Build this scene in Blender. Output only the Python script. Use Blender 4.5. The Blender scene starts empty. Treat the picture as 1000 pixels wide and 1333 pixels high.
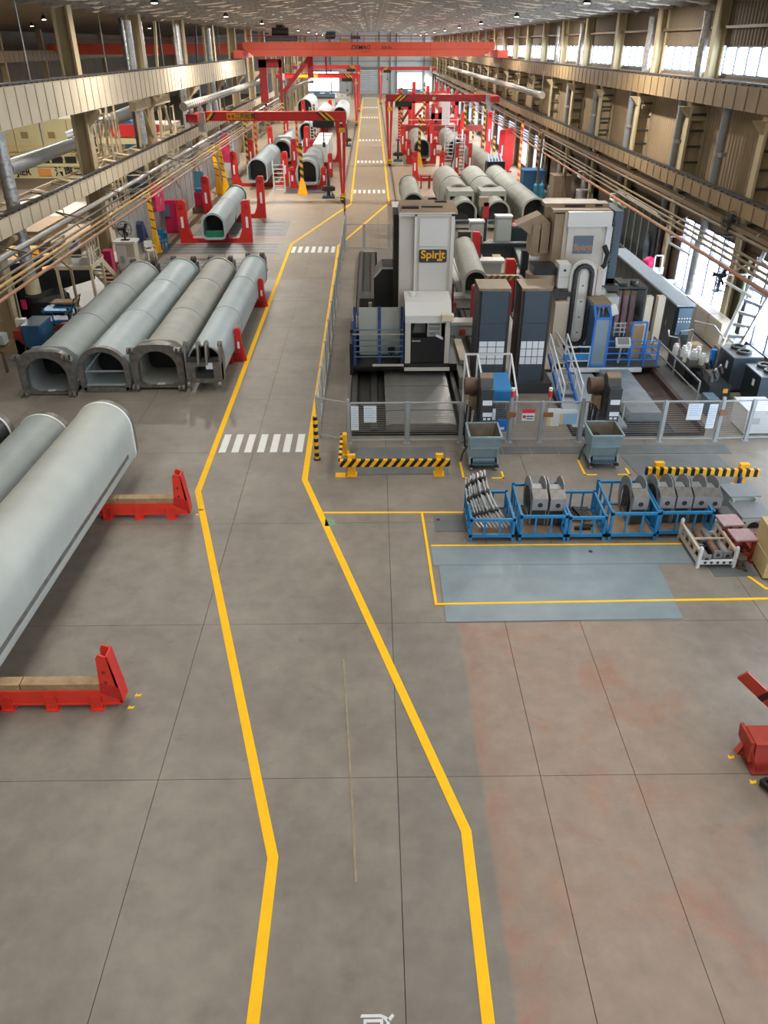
import bpy, bmesh, math, random
from mathutils import Vector, Matrix
random.seed(7)
ORD = ('first', 'second', 'third', 'fourth', 'fifth', 'sixth', 'seventh', 'eighth')
S = bpy.context.scene
COL = S.collection
PI = math.pi

# ------------------------------------------------------------------ camera
cam_data = bpy.data.cameras.new('camera')
cam = bpy.data.objects.new('camera', cam_data)
COL.objects.link(cam)
cam_data.sensor_fit = 'VERTICAL'
cam_data.sensor_height = 36.0
cam_data.lens = 36.0 * 1010.0 / 1333.0
cam_data.clip_end = 600
cam.location = (0, 0, 10)
cam.rotation_euler = (math.radians(90 - 31.068), 0, math.radians(-0.777))
S.camera = cam
# ------------------------------------------------------------------ view, world, lights
S.view_settings.view_transform = 'Standard'
S.view_settings.look = 'None'
S.view_settings.gamma = 1
S.view_settings.use_curve_mapping = False
S.view_settings.exposure = 0.42
W = bpy.data.worlds.new('sky')
S.world = W
W.use_nodes = True
bg = W.node_tree.nodes['Background']
bg.inputs[0].default_value = (0.80, 0.90, 1.0, 1)
bg.inputs[1].default_value = 13.0


def area(name, loc, sx, sy, power, rot=(0, 0, 0), color=(1, .96, .9), portal=False):
    l = bpy.data.lights.new(name, 'AREA')
    l.shape = 'RECTANGLE'
    l.size, l.size_y = sx, sy
    l.energy = power
    l.color = color
    if portal:
        l.cycles.is_portal = True
    o = bpy.data.objects.new(name, l)
    o.location = loc
    o.rotation_euler = rot
    COL.objects.link(o)
    return o


# area lamps added unseen under the roof, standing in for assumed skylights
for sx in (-7.0, 6.5):
    area('roof_fill', (sx, 8, 11.9), 3.2, 46, 1700, color=(1, .96, .90))
area('roof_fill', (-27, 28, 11.6), 5, 60, 900, color=(1, .93, .82))  # same kind of added lamp, brightening the next bay
# sky portals at the strip windows and the tall windows of the right-hand wall
area('window_portal', (14.44, 95, 9.42), .96, 210, 1, rot=(0, math.radians(90), 0), portal=True)
area('window_portal', (13.88, 15, 1.98), 3.0, 44, 1, rot=(0, math.radians(90), 0), portal=True)
area('window_portal', (13.88, 132, 1.98), 3.0, 135, 1, rot=(0, math.radians(90), 0), portal=True)

# ------------------------------------------------------------------ materials
MATS = {}


def lin(c):
    return tuple(((v / 255) / 12.92 if v / 255 <= .04045 else ((v / 255 + .055) / 1.055) ** 2.4) for v in c)


def mat(name, rgb, rough=.55, metal=0., var=.10, sc=2.5, bump=0., rgb2=None, detail=4):
    m = bpy.data.materials.new(name)
    m.use_nodes = True
    nt = m.node_tree
    b = nt.nodes['Principled BSDF']
    c = lin(rgb)
    b.inputs['Roughness'].default_value = rough
    b.inputs['Metallic'].default_value = metal
    tc = nt.nodes.new('ShaderNodeTexCoord')
    nz = nt.nodes.new('ShaderNodeTexNoise')
    nz.inputs['Scale'].default_value = sc
    nz.inputs['Detail'].default_value = detail
    nt.links.new(tc.outputs['Object'], nz.inputs['Vector'])
    rp = nt.nodes.new('ShaderNodeValToRGB')
    rp.color_ramp.elements[0].position = .3
    rp.color_ramp.elements[1].position = .7
    lo = lin(rgb2) if rgb2 else tuple(v * (1 - var) for v in c)
    hi = c if rgb2 else tuple(min(1, v * (1 + var)) for v in c)
    rp.color_ramp.elements[0].color = (*lo, 1)
    rp.color_ramp.elements[1].color = (*hi, 1)
    nt.links.new(nz.outputs['Fac'], rp.inputs['Fac'])
    nt.links.new(rp.outputs['Color'], b.inputs['Base Color'])
    if bump:
        bp = nt.nodes.new('ShaderNodeBump')
        bp.inputs['Strength'].default_value = bump
        bp.inputs['Distance'].default_value = .05
        nt.links.new(nz.outputs['Fac'], bp.inputs['Height'])
        nt.links.new(bp.outputs['Normal'], b.inputs['Normal'])
    MATS[name] = m
    return m


def stripes(name, a, b_, d, period, rough=.5):
    """hazard print: two colours alternating along direction d"""
    m = mat(name, a, rough)
    nt = m.node_tree
    b = nt.nodes['Principled BSDF']
    tc = nt.nodes.new('ShaderNodeTexCoord')
    vm = nt.nodes.new('ShaderNodeVectorMath')
    vm.operation = 'DOT_PRODUCT'
    vm.inputs[1].default_value = d
    nt.links.new(tc.outputs['Object'], vm.inputs[0])
    m1 = nt.nodes.new('ShaderNodeMath'); m1.operation = 'DIVIDE'; m1.inputs[1].default_value = period
    m2 = nt.nodes.new('ShaderNodeMath'); m2.operation = 'FRACT'
    m3 = nt.nodes.new('ShaderNodeMath'); m3.operation = 'GREATER_THAN'; m3.inputs[1].default_value = .5
    nt.links.new(vm.outputs['Value'], m1.inputs[0])
    nt.links.new(m1.outputs[0], m2.inputs[0])
    nt.links.new(m2.outputs[0], m3.inputs[0])
    mx = nt.nodes.new('ShaderNodeMix'); mx.data_type = 'RGBA'
    mx.inputs[6].default_value = (*lin(a), 1)
    mx.inputs[7].default_value = (*lin(b_), 1)
    nt.links.new(m3.outputs[0], mx.inputs[0])
    nt.links.new(mx.outputs[2], b.inputs['Base Color'])
    return m


mat('boom_grey', (146, 154, 153), .55, 0, .10, 1.2, .05)
mat('boom_blue', (156, 170, 173), .5, 0, .08, 1.2, .05)
mat('boom_dull', (150, 152, 144), .6, 0, .12, 1.5, .05)
mat('boom_near', (166, 170, 164), .55, 0, .08, 1.2, .05)
mat('boom_warm', (156, 157, 150), .6, 0, .10, 1.5, .05)
mat('boom_white', (205, 210, 208), .5, 0, .05, 1)
mat('boom_inner', (120, 135, 140), .6, 0, .15, 2)
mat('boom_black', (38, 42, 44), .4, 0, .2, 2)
mat('raw_steel', (118, 116, 112), .45, .5, .25, 6, .15)
mat('dark_steel', (62, 62, 60), .5, .3, .25, 6, .1)
mat('bright_steel', (200, 200, 198), .3, .8, .1, 5)
mat('silver_paint', (132, 136, 138), .4, .3, .06, 4)
mat('nose_grey', (150, 152, 154), .45, .2, .08, 5)
mat('zinc', (170, 172, 172), .35, .6, .2, 5, .1)
mat('cradle_red', (226, 60, 44), .45, 0, .08, 3)
mat('red_paint', (196, 40, 36), .45, 0, .08, 3)
mat('red_deep', (160, 30, 30), .5, 0, .10, 3)
mat('crane_red', (212, 84, 58), .5, 0, .06, 1)
mat('rust_red', (160, 50, 30), .55, 0, .15, 5)
mat('tube_brown', (122, 92, 76), .5, .2, .2, 5)
mat('maroon', (140, 50, 42), .55, 0, .15, 5)
mat('pink_top', (176, 148, 150), .4, .1, .12, 6)
mat('wood', (158, 132, 98), .75, 0, .25, 5, .3)
mat('wood_pale', (196, 176, 140), .7, 0, .15, 5, .2)
mat('yellow', (240, 178, 20), .5, 0, .08, 4)
mat('line_yellow', (255, 194, 0), .8, 0, .05, 5)
mat('line_worn', (148, 134, 108), .6, 0, .2, 6)
mat('white_paint', (226, 228, 224), .55, 0, .05, 8)
mat('stencil_white', (215, 218, 220), .6, 0, .06, 8)
mat('beam_cream', (196, 182, 156), .6, 0, .08, .8)
mat('beam_rib', (168, 144, 110), .6, 0, .1, 1)
mat('beam_tan', (128, 106, 74), .6, 0, .12, 1)
mat('beam_tan_rib', (100, 82, 56), .6, 0, .12, 1)
mat('rail_steel', (66, 62, 58), .5, .4, .2, 3)
mat('column_cream', (160, 142, 110), .6, 0, .1, .7)
mat('column_flange', (178, 162, 126), .6, 0, .08, 1)
mat('wall_beige', (132, 112, 84), .7, 0, .12, .6)
mat('wall_brown', (104, 88, 68), .7, 0, .12, .6)
mat('wall_far', (186, 186, 182), .7, 0, .05, .3)
mat('wall_grey', (138, 134, 130), .7, 0, .12, 1.5)
mat('girt', (120, 122, 120), .6, 0, .1, 1)
mat('door_white', (206, 208, 208), .6, 0, .03, 1)
mat('window_frame', (110, 116, 124), .5, .1, .1, 2)
mat('window_bar', (120, 118, 138), .5, 0, .05, 2)
mat('frame_white', (200, 204, 206), .5, 0, .05, 2)
mat('blue_frame', (32, 122, 174), .5, 0, .12, 4)
mat('blue_rail', (30, 108, 190), .45, 0, .08, 4)
mat('blue_navy', (36, 62, 120), .5, 0, .08, 4)
mat('blue_box', (44, 96, 140), .5, 0, .1, 3)
mat('blue_bright', (36, 118, 176), .45, 0, .06, 3)
mat('blue_gas', (70, 140, 170), .45, 0, .1, 3)
mat('rust_plate', (150, 118, 88), .7, 0, .25, 4, .1, rgb2=(112, 100, 90))
mat('machine_white', (186, 182, 174), .45, 0, .03, 1)
mat('machine_panel', (198, 198, 195), .4, 0, .02, 1)
mat('machine_cream', (196, 184, 164), .5, 0, .06, 1)
mat('machine_tan', (140, 122, 100), .55, 0, .1, 2)
mat('machine_grey', (160, 166, 160), .5, 0, .05, 2)
mat('guard_slate', (66, 78, 90), .4, .1, .06, 2)
mat('guard_side', (54, 52, 50), .5, .1, .1, 2)
mat('guard_top', (128, 112, 90), .55, 0, .1, 3)
mat('black_paint', (26, 27, 29), .4, 0, .2, 3)
mat('black_rubber', (20, 20, 20), .7, 0, .1, 3)
mat('cabinet_top', (150, 160, 168), .45, .1, .06, 3)
mat('cabinet_dark', (34, 44, 48), .4, 0, .12, 3)
mat('cabinet_blue', (86, 108, 124), .4, .1, .08, 3)
mat('hopper_blue', (134, 156, 164), .5, .1, .08, 3)
mat('hopper_in', (106, 98, 86), .6, .1, .2, 4)
mat('conveyor_dark', (58, 62, 66), .45, .1, .1, 3)
mat('conveyor_brown', (110, 92, 74), .5, 0, .1, 3)
mat('bed_steel', (128, 128, 124), .38, .45, .12, 3, .03)
mat('bed_bright', (166, 176, 182), .3, .6, .12, 3, .03)
mat('bed_slot', (46, 46, 46), .5, .3, .1, 3)
mat('bay_floor', (112, 98, 80), .6, 0, .12, .4)
mat('pit_dark', (34, 32, 30), .7, 0, .15, 2)
mat('pit_brown', (66, 52, 44), .6, 0, .2, 2)
mat('plate_floor', (124, 138, 144), .4, .0, .10, 1.6, .02)
mat('plate_dull', (104, 108, 108), .45, .15, .14, 2, .02)
mat('fence_grey', (160, 166, 168), .45, .15, .06, 3)
mat('paper', (214, 220, 226), .6, 0, .03, 3)
mat('paper_blue', (150, 190, 228), .6, 0, .04, 3)
mat('paper_ink', (70, 80, 100), .6, 0, .1, 6)
mat('sign_red', (214, 40, 62), .5, 0, .06, 3)
mat('banner_pink', (206, 50, 92), .6, 0, .15, 4)
mat('plate_dark', (56, 54, 54), .4, .1, .08, 2)
mat('plate_blue', (84, 100, 118), .35, .2, .1, 2)
mat('gold', (226, 172, 44), .4, .2, .08, 5)
mat('gold_dull', (170, 120, 70), .5, .2, .1, 5)
mat('ink_dark', (40, 36, 36), .6, 0, .05, 5)
mat('foil_pipe', (170, 168, 164), .35, .6, .25, 7, .5)
mat('grey_duct', (128, 130, 130), .45, .2, .1, 2)
mat('perf_duct', (142, 138, 126), .55, .1, .08, 2)
mat('pipe_rust', (146, 98, 66), .5, .1, .15, 3)
mat('pipe_yellow', (166, 124, 58), .5, 0, .12, 3)
mat('pipe_grey', (140, 138, 134), .4, .3, .1, 3)
mat('pipe_tan', (112, 94, 70), .5, .1, .12, 3)
mat('pipe_green', (110, 132, 110), .5, .1, .12, 3)
mat('scaffold_cream', (196, 180, 148), .6, 0, .12, 3)
mat('teal_paint', (38, 88, 98), .5, 0, .1, 3)
mat('green_paint', (30, 112, 84), .5, 0, .1, 3)
mat('green_tape', (124, 150, 116), .6, 0, .12, 6)
mat('magenta', (172, 24, 72), .5, 0, .12, 3)
mat('pink_hot', (230, 40, 110), .5, 0, .06, 3)
mat('beige_block', (184, 164, 118), .6, 0, .1, 2)
mat('jier_cream', (212, 200, 152), .6, 0, .05, 1)
mat('jier_orange', (222, 150, 80), .6, 0, .05, 1)
mat('tray_tan', (154, 128, 92), .6, 0, .1, 2)
mat('plastic_white', (214, 214, 208), .45, 0, .04, 3)
mat('cloth_navy', (40, 50, 84), .8, 0, .2, 6)
mat('hose_purple', (188, 136, 138), .6, 0, .1, 3)
mat('lamp_black', (22, 20, 18), .5, .2, .1, 3)
mat('screen_grey', (128, 130, 128), .25, .2, .1, 2)
mat('spool_brown', (92, 74, 62), .6, .1, .2, 5)
stripes('hazard', (244, 180, 20), (24, 22, 20), (.8, 0, -.6), .19)
stripes('hazard_block', (244, 186, 40), (24, 22, 20), (1, 0, 0), .2)
stripes('hazard_steep', (244, 180, 20), (24, 22, 20), (0, .5, .85), .16)
stripes('hazard_post', (240, 180, 20), (24, 22, 20), (0, 0, 1), .22)
stripes('hazard_mast', (214, 164, 60), (70, 58, 40), (.5, 0, .85), .42)
stripes('hazard_mast_red', (190, 62, 44), (206, 160, 70), (.5, 0, .85), .42)
stripes('tick_yellow', (238, 176, 24), (40, 34, 22), (.35, 0, .94), .42)
stripes('hazard_brown', (150, 118, 70), (70, 54, 40), (.8, 0, -.6), .16)
# ticks only thinly printed
for nm, th in (('tick_yellow', .86),):
    for n in MATS[nm].node_tree.nodes:
        if n.type == 'MATH' and n.operation == 'GREATER_THAN':
            n.inputs[1].default_value = th


def glass_mat():
    m = bpy.data.materials.new('window_glass')
    m.use_nodes = True
    nt = m.node_tree
    nt.nodes.remove(nt.nodes['Principled BSDF'])
    out = nt.nodes['Material Output']
    t = nt.nodes.new('ShaderNodeBsdfTransparent')
    t.inputs[0].default_value = (.94, .97, 1, 1)
    g = nt.nodes.new('ShaderNodeBsdfGlossy')
    g.inputs['Roughness'].default_value = .1
    mx = nt.nodes.new('ShaderNodeMixShader')
    mx.inputs[0].default_value = .08
    nt.links.new(t.outputs[0], mx.inputs[1])
    nt.links.new(g.outputs[0], mx.inputs[2])
    nt.links.new(mx.outputs[0], out.inputs[0])
    MATS['glass'] = m


glass_mat()


def clear_mat():
    m = MATS['glass'].copy()
    m.name = 'clear_sheet'
    for n in m.node_tree.nodes:
        if n.type == 'BSDF_TRANSPARENT':
            n.inputs[0].default_value = (.62, .68, .72, 1)
        if n.type == 'MIX_SHADER':
            n.inputs[0].default_value = .3
        if n.type == 'BSDF_GLOSSY':
            n.inputs['Color'].default_value = (.75, .85, .92, 1)
            n.inputs['Roughness'].default_value = .45
    MATS['clear_sheet'] = m


clear_mat()


def emit_mat(name, rgb, s):
    m = bpy.data.materials.new(name)
    m.use_nodes = True
    b = m.node_tree.nodes['Principled BSDF']
    b.inputs['Base Color'].default_value = (*lin(rgb), 1)
    b.inputs['Emission Color'].default_value = (*lin(rgb), 1)
    b.inputs['Emission Strength'].default_value = s
    MATS[name] = m


emit_mat('bulb', (255, 246, 226), 14)


def floor_mat():
    m = bpy.data.materials.new('concrete_floor')
    m.use_nodes = True
    nt = m.node_tree
    N, Lk = nt.nodes.new, nt.links.new
    b = nt.nodes['Principled BSDF']
    geo = N('ShaderNodeNewGeometry')
    sep = N('ShaderNodeSeparateXYZ')
    Lk(geo.outputs['Position'], sep.inputs[0])

    def noise(sc, det=5, rough=.6, dist=0.):
        n = N('ShaderNodeTexNoise')
        n.inputs['Scale'].default_value = sc
        n.inputs['Detail'].default_value = det
        n.inputs['Roughness'].default_value = rough
        n.inputs['Distortion'].default_value = dist
        Lk(geo.outputs['Position'], n.inputs['Vector'])
        return n.outputs['Fac']

    def ramp(f, a, c):
        r = N('ShaderNodeMapRange')
        r.inputs[1].default_value, r.inputs[2].default_value = a, c
        Lk(f, r.inputs[0])
        return r.outputs[0]

    def mul(a, c):
        k = N('ShaderNodeMath'); k.operation = 'MULTIPLY'
        for i, v in enumerate((a, c)):
            if isinstance(v, (int, float)):
                k.inputs[i].default_value = v
            else:
                Lk(v, k.inputs[i])
        return k.outputs[0]

    def mix(f, a, c):
        x = N('ShaderNodeMix'); x.data_type = 'RGBA'
        if isinstance(f, (int, float)):
            x.inputs[0].default_value = f
        else:
            Lk(f, x.inputs[0])
        for i, v in ((6, a), (7, c)):
            if isinstance(v, tuple):
                x.inputs[i].default_value = (*lin(v), 1)
            else:
                Lk(v, x.inputs[i])
        return x.outputs[2]

    big = noise(.45, 4)
    mid = noise(2.2, 8, .65)
    c = mix(ramp(big, .35, .65), FLOOR_A, FLOOR_B)
    c = mix(ramp(sep.outputs[1], 38, 60), c, FLOOR_FAR)  # lighter tan floor far back, with grazing reflection put into the colour
    # darker wheel-worn grey between the walkway and the right-hand bay
    g = mul(mul(ramp(sep.outputs[0], .3, .34), ramp(sep.outputs[0], 1.75, 1.65)), ramp(sep.outputs[1], 13, 12))
    c = mix(mul(g, .3), c, FLOOR_GREEN)
    # rust-stained bay to the right
    rz = mul(mul(ramp(sep.outputs[0], 1.62, 1.72), ramp(sep.outputs[1], 12.9, 12.0)), ramp(sep.outputs[0], 6.5, 4.6))
    c = mix(mul(rz, .75), c, FLOOR_WARM)
    rust = mul(rz, ramp(noise(.75, 5, .6, .6), .52, .68))
    c = mix(mul(rust, .8), c, (158, 114, 92))
    edge = mul(rz, mul(ramp(sep.outputs[0], 2.15, 1.75), ramp(noise(1.6), .4, .6)))
    c = mix(mul(edge, .7), c, (156, 114, 96))
    dark = ramp(noise(1.3, 6, .6, .4), .6, .74)
    c = mix(mul(dark, .35), c, (92, 86, 80))
    pale = ramp(noise(3.1, 7, .7, .8), .66, .76)
    c = mix(mul(pale, .35), c, (186, 180, 170))
    fine = mix(ramp(mid, .3, .7), (170, 170, 170), (255, 255, 255))
    x = N('ShaderNodeMix'); x.data_type = 'RGBA'; x.blend_type = 'MULTIPLY'
    x.inputs[0].default_value = .45
    Lk(c, x.inputs[6]); Lk(fine, x.inputs[7])
    Lk(x.outputs[2], b.inputs['Base Color'])
    rr = N('ShaderNodeMapRange')
    rr.inputs[3].default_value, rr.inputs[4].default_value = .38, .6
    Lk(mid, rr.inputs[0])
    Lk(rr.outputs[0], b.inputs['Roughness'])
    bp = N('ShaderNodeBump')
    bp.inputs['Strength'].default_value = .08
    bp.inputs['Distance'].default_value = .02
    Lk(mid, bp.inputs['Height'])
    Lk(bp.outputs[0], b.inputs['Normal'])
    MATS['floor'] = m


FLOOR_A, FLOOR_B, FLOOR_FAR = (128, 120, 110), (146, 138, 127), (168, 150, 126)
FLOOR_GREEN, FLOOR_WARM = (116, 116, 108), (156, 134, 116)
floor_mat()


def foil_mat():
    m = mat('foil', (246, 240, 228), .4, .1, .12, 3, .9, detail=8)
    return m


foil_mat()

# ------------------------------------------------------------------ geometry helpers


class B:
    """collects simple solids; P() links them as one mesh object"""

    def __init__(s):
        s.v, s.f = [], []

    def add(s, vs, fs):
        n = len(s.v)
        s.v += [tuple(v) for v in vs]
        s.f += [tuple(i + n for i in f) for f in fs]
        return s

    def bx(s, x0, x1, y0, y1, z0, z1):
        return s.add([(x0, y0, z0), (x1, y0, z0), (x1, y1, z0), (x0, y1, z0), (x0, y0, z1), (x1, y0, z1), (x1, y1, z1), (x0, y1, z1)],
                     [(0, 3, 2, 1), (4, 5, 6, 7), (0, 1, 5, 4), (1, 2, 6, 5), (2, 3, 7, 6), (3, 0, 4, 7)])

    def bar(s, p, q, w, h=None, up=(0, 0, 1)):
        h = h or w
        p, q = Vector(p), Vector(q)
        d = (q - p).normalized()
        u = Vector(up)
        if abs(d.dot(u)) > .95:
            u = Vector((0, 1, 0)) if abs(d.y) < .9 else Vector((1, 0, 0))
        r = d.cross(u).normalized() * (w / 2)
        u = r.cross(d).normalized() * (h / 2)
        vs = [e + a * r + b * u for e in (p, q) for a, b in ((-1, -1), (1, -1), (1, 1), (-1, 1))]
        return s.add(vs, [(0, 1, 2, 3), (7, 6, 5, 4), (0, 4, 5, 1), (1, 5, 6, 2), (2, 6, 7, 3), (3, 7, 4, 0)])

    def cyl(s, p, q, r0, r1=None, n=12):
        r1 = r0 if r1 is None else r1
        p, q = Vector(p), Vector(q)
        d = (q - p).normalized()
        u = Vector((0, 0, 1)) if abs(d.z) < .9 else Vector((1, 0, 0))
        a = d.cross(u).normalized()
        b = d.cross(a)
        vs = [e + (a * math.cos(2 * PI * k / n) + b * math.sin(2 * PI * k / n)) * r for e, r in ((p, r0), (q, r1)) for k in range(n)]
        fs = [(k, (k + 1) % n, n + (k + 1) % n, n + k) for k in range(n)]
        fs += [tuple(range(n - 1, -1, -1)), tuple(range(n, 2 * n))]
        return s.add(vs, fs)

    def tube(s, pts, r, n=8):
        pts = [Vector(p) for p in pts]
        rings = []
        for i, p in enumerate(pts):
            d = (pts[min(i + 1, len(pts) - 1)] - pts[max(i - 1, 0)]).normalized()
            u = Vector((0, 0, 1)) if abs(d.z) < .9 else Vector((1, 0, 0))
            a = d.cross(u).normalized()
            b = d.cross(a)
            rings.append([p + (a * math.cos(2 * PI * k / n) + b * math.sin(2 * PI * k / n)) * r for k in range(n)])
        vs = [v for g in rings for v in g]
        fs = [(i * n + k, i * n + (k + 1) % n, (i + 1) * n + (k + 1) % n, (i + 1) * n + k) for i in range(len(pts) - 1) for k in range(n)]
        fs += [tuple(range(n - 1, -1, -1)), tuple((len(pts) - 1) * n + k for k in range(n))]
        return s.add(vs, fs)

    def _m(s, axis, t, u, v):
        return (t, u, v) if axis == 'x' else (u, t, v) if axis == 'y' else (u, v, t)

    def prism(s, poly, axis, a, b):
        n = len(poly)
        vs = [s._m(axis, t, *p) for t in (a, b) for p in poly]
        fs = [(k, (k + 1) % n, n + (k + 1) % n, n + k) for k in range(n)] + [tuple(range(n - 1, -1, -1)), tuple(range(n, 2 * n))]
        return s.add(vs, fs)

    def ring(s, po, pi_, axis, a, b):
        """hollow prism between two outlines of equal count"""
        n = len(po)
        vs = [s._m(axis, t, *p) for t in (a, b) for pl in (po, pi_) for p in pl]
        fs = []
        for k in range(n):
            j = (k + 1) % n
            fs += [(k, j, 2 * n + j, 2 * n + k), (n + j, n + k, 3 * n + k, 3 * n + j), (j, k, n + k, n + j), (2 * n + k, 2 * n + j, 3 * n + j, 3 * n + k)]
        return s.add(vs, fs)

    def ball(s, c, r, n=10):
        c = Vector(c)
        vs, fs = [], []
        m = n // 2
        for i in range(m + 1):
            for k in range(n):
                t, p = PI * i / m, 2 * PI * k / n
                vs.append(c + Vector((math.sin(t) * math.cos(p), math.sin(t) * math.sin(p), math.cos(t))) * r)
        for i in range(m):
            for k in range(n):
                fs.append((i * n + k, (i + 1) * n + k, (i + 1) * n + (k + 1) % n, i * n + (k + 1) % n))
        return s.add(vs, fs)


def P(name, b, m, parent=None, world=False, kind=None, label=None):
    """link a builder's solids as one mesh; world=True takes world coordinates under an unrotated parent"""
    me = bpy.data.meshes.new(name)
    vs = b.v
    if world and parent:
        o = Vector((0, 0, 0))
        p = parent
        while p:
            o += p.location
            p = p.parent
        vs = [(x - o.x, y - o.y, z - o.z) for x, y, z in vs]
    me.from_pydata(vs, [], b.f)
    bm = bmesh.new()
    bm.from_mesh(me)
    bmesh.ops.recalc_face_normals(bm, faces=bm.faces)
    bm.to_mesh(me)
    bm.free()
    me.polygons.foreach_set('use_smooth', [True] * len(me.polygons))
    me.set_sharp_from_angle(angle=.6)
    me.materials.append(MATS[m])
    o = bpy.data.objects.new(name, me)
    COL.objects.link(o)
    if parent:
        o.parent = parent
    if kind:
        o['kind'] = kind
    if label:
        o['label'] = label
    return o


def T(name, label, cat, loc=(0, 0, 0), rz=0., group=None):
    o = bpy.data.objects.new(name, None)
    o.empty_display_size = .2
    COL.objects.link(o)
    o.location = loc
    o.rotation_euler = (0, 0, rz)
    o['label'] = label
    o['category'] = cat
    if group:
        o['group'] = group
    return o


def tag(o, label, cat, group=None, kind=None):
    o['label'] = label
    o['category'] = cat
    if group:
        o['group'] = group
    if kind:
        o['kind'] = kind
    return o


def struct(name, b, m):
    return P(name, b, m, kind='structure')


def copy_tree(o, loc=None, rz=None, label=None, parent=None):
    c = o.copy()
    COL.objects.link(c)
    if parent:
        c.parent = parent
    if loc is not None:
        c.location = loc
    if rz is not None:
        c.rotation_euler = (0, 0, rz)
    if label:
        c['label'] = label
    for ch in o.children:
        copy_tree(ch, parent=c)
    return c


def piece(src, parent, loc, rot=None):
    """another piece sharing src's mesh"""
    c = bpy.data.objects.new(src.name.split('.')[0], src.data)
    COL.objects.link(c)
    c.parent = parent
    c.location = loc
    if rot:
        c.rotation_euler = rot
    return c


def text(name, s, size, loc, m, parent, rot=(PI / 2, 0, 0), ext=.004, world=True, sx=1., shear=0., bold=0., align='CENTER'):
    cu = bpy.data.curves.new(name, 'FONT')
    cu.body = s
    cu.size = size
    cu.extrude = ext
    cu.align_x = align
    cu.align_y = 'CENTER'
    cu.shear = shear
    cu.offset = bold
    tmp = bpy.data.objects.new(name, cu)
    COL.objects.link(tmp)
    dg = bpy.context.evaluated_depsgraph_get()
    me = bpy.data.meshes.new_from_object(tmp.evaluated_get(dg))
    bpy.data.objects.remove(tmp)
    me.materials.clear()
    me.materials.append(MATS[m])
    o = bpy.data.objects.new(name, me)
    COL.objects.link(o)
    o.parent = parent
    if world:
        q = Vector(loc)
        p = parent
        while p:
            q -= p.location
            p = p.parent
        loc = q
    o.location = loc
    o.rotation_euler = rot
    o.scale = (sx, 1, 1)
    return o


def arch(W, H, rb=.22, n=48, inset=0.):
    """upside-down U outline of a boom section, sampled at n equal angles about its middle"""
    w, h = W / 2, H
    R = w
    pts = []
    pts += [(-w + rb + rb * math.cos(a), rb + rb * math.sin(a)) for a in [PI + PI / 2 * k / 8 for k in range(9)]]
    pts += [(w - rb + rb * math.cos(a), rb + rb * math.sin(a)) for a in [1.5 * PI + PI / 2 * k / 8 for k in range(9)]]
    pts += [(R * math.cos(a), h - R * .95 + R * .95 * math.sin(a)) for a in [PI * k / 24 for k in range(25)]]
    return polar(pts, H / 2, n, inset)


def box_outline(W, H, n=48, c=.12, cy=None):
    w = W / 2
    pts = [(-w + c * .4, 0), (w - c * .4, 0), (w, c), (w, H - 1.6 * c), (w - 1.6 * c, H - .2 * c), (0, H), (-w + 1.6 * c, H - .2 * c), (-w, H - 1.6 * c), (-w, c)]
    return polar(pts, H / 2 if cy is None else cy, n)


def polar(pts, cy, n, inset=0.):
    out = []
    m = len(pts)
    for k in range(n):
        a = 2 * PI * (k + .5) / n
        dx, dy = math.cos(a), math.sin(a)
        best = 0
        for i in range(m):
            (x1, y1), (x2, y2) = pts[i], pts[(i + 1) % m]
            y1, y2 = y1 - cy, y2 - cy
            ex, ey = x2 - x1, y2 - y1
            den = dx * ey - dy * ex
            if abs(den) < 1e-9:
                continue
            t = (x1 * ey - y1 * ex) / den
            u = (x1 * dy - y1 * dx) / den
            if t > 0 and -1e-6 <= u <= 1 + 1e-6:
                best = max(best, t)
        best -= inset
        out.append((dx * best, cy + dy * best))
    return out


def shift(poly, du, dv):
    return [(u + du, v + dv) for u, v in poly]
# ================================================================== FLOOR
fl = B()
fl.bx(-46, 14.6, -8, 212, -.5, -.015)
floor = struct('floor', fl, 'pit_dark')
XS = [-14.6, -11.07, -7.27, -3.47, .33, 2.61, 4.13, 7.93, 11.73, 14.4]
Y0, DY = -3.13, 3.845
gap = .005
seen = {}
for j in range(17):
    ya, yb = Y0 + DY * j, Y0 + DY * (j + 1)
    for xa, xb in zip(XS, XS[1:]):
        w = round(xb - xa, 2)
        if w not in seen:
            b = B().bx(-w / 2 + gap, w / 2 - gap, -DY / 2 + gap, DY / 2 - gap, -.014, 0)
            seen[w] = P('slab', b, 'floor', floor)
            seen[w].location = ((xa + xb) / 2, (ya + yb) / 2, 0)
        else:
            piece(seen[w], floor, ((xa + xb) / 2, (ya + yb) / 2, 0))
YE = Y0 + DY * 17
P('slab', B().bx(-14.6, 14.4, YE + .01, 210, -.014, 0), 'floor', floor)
P('slab', B().bx(-46, -14.62, -6, 210, -.014, 0), 'bay_floor', floor)

# ------------------------------------------------------------------ painted lines


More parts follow.
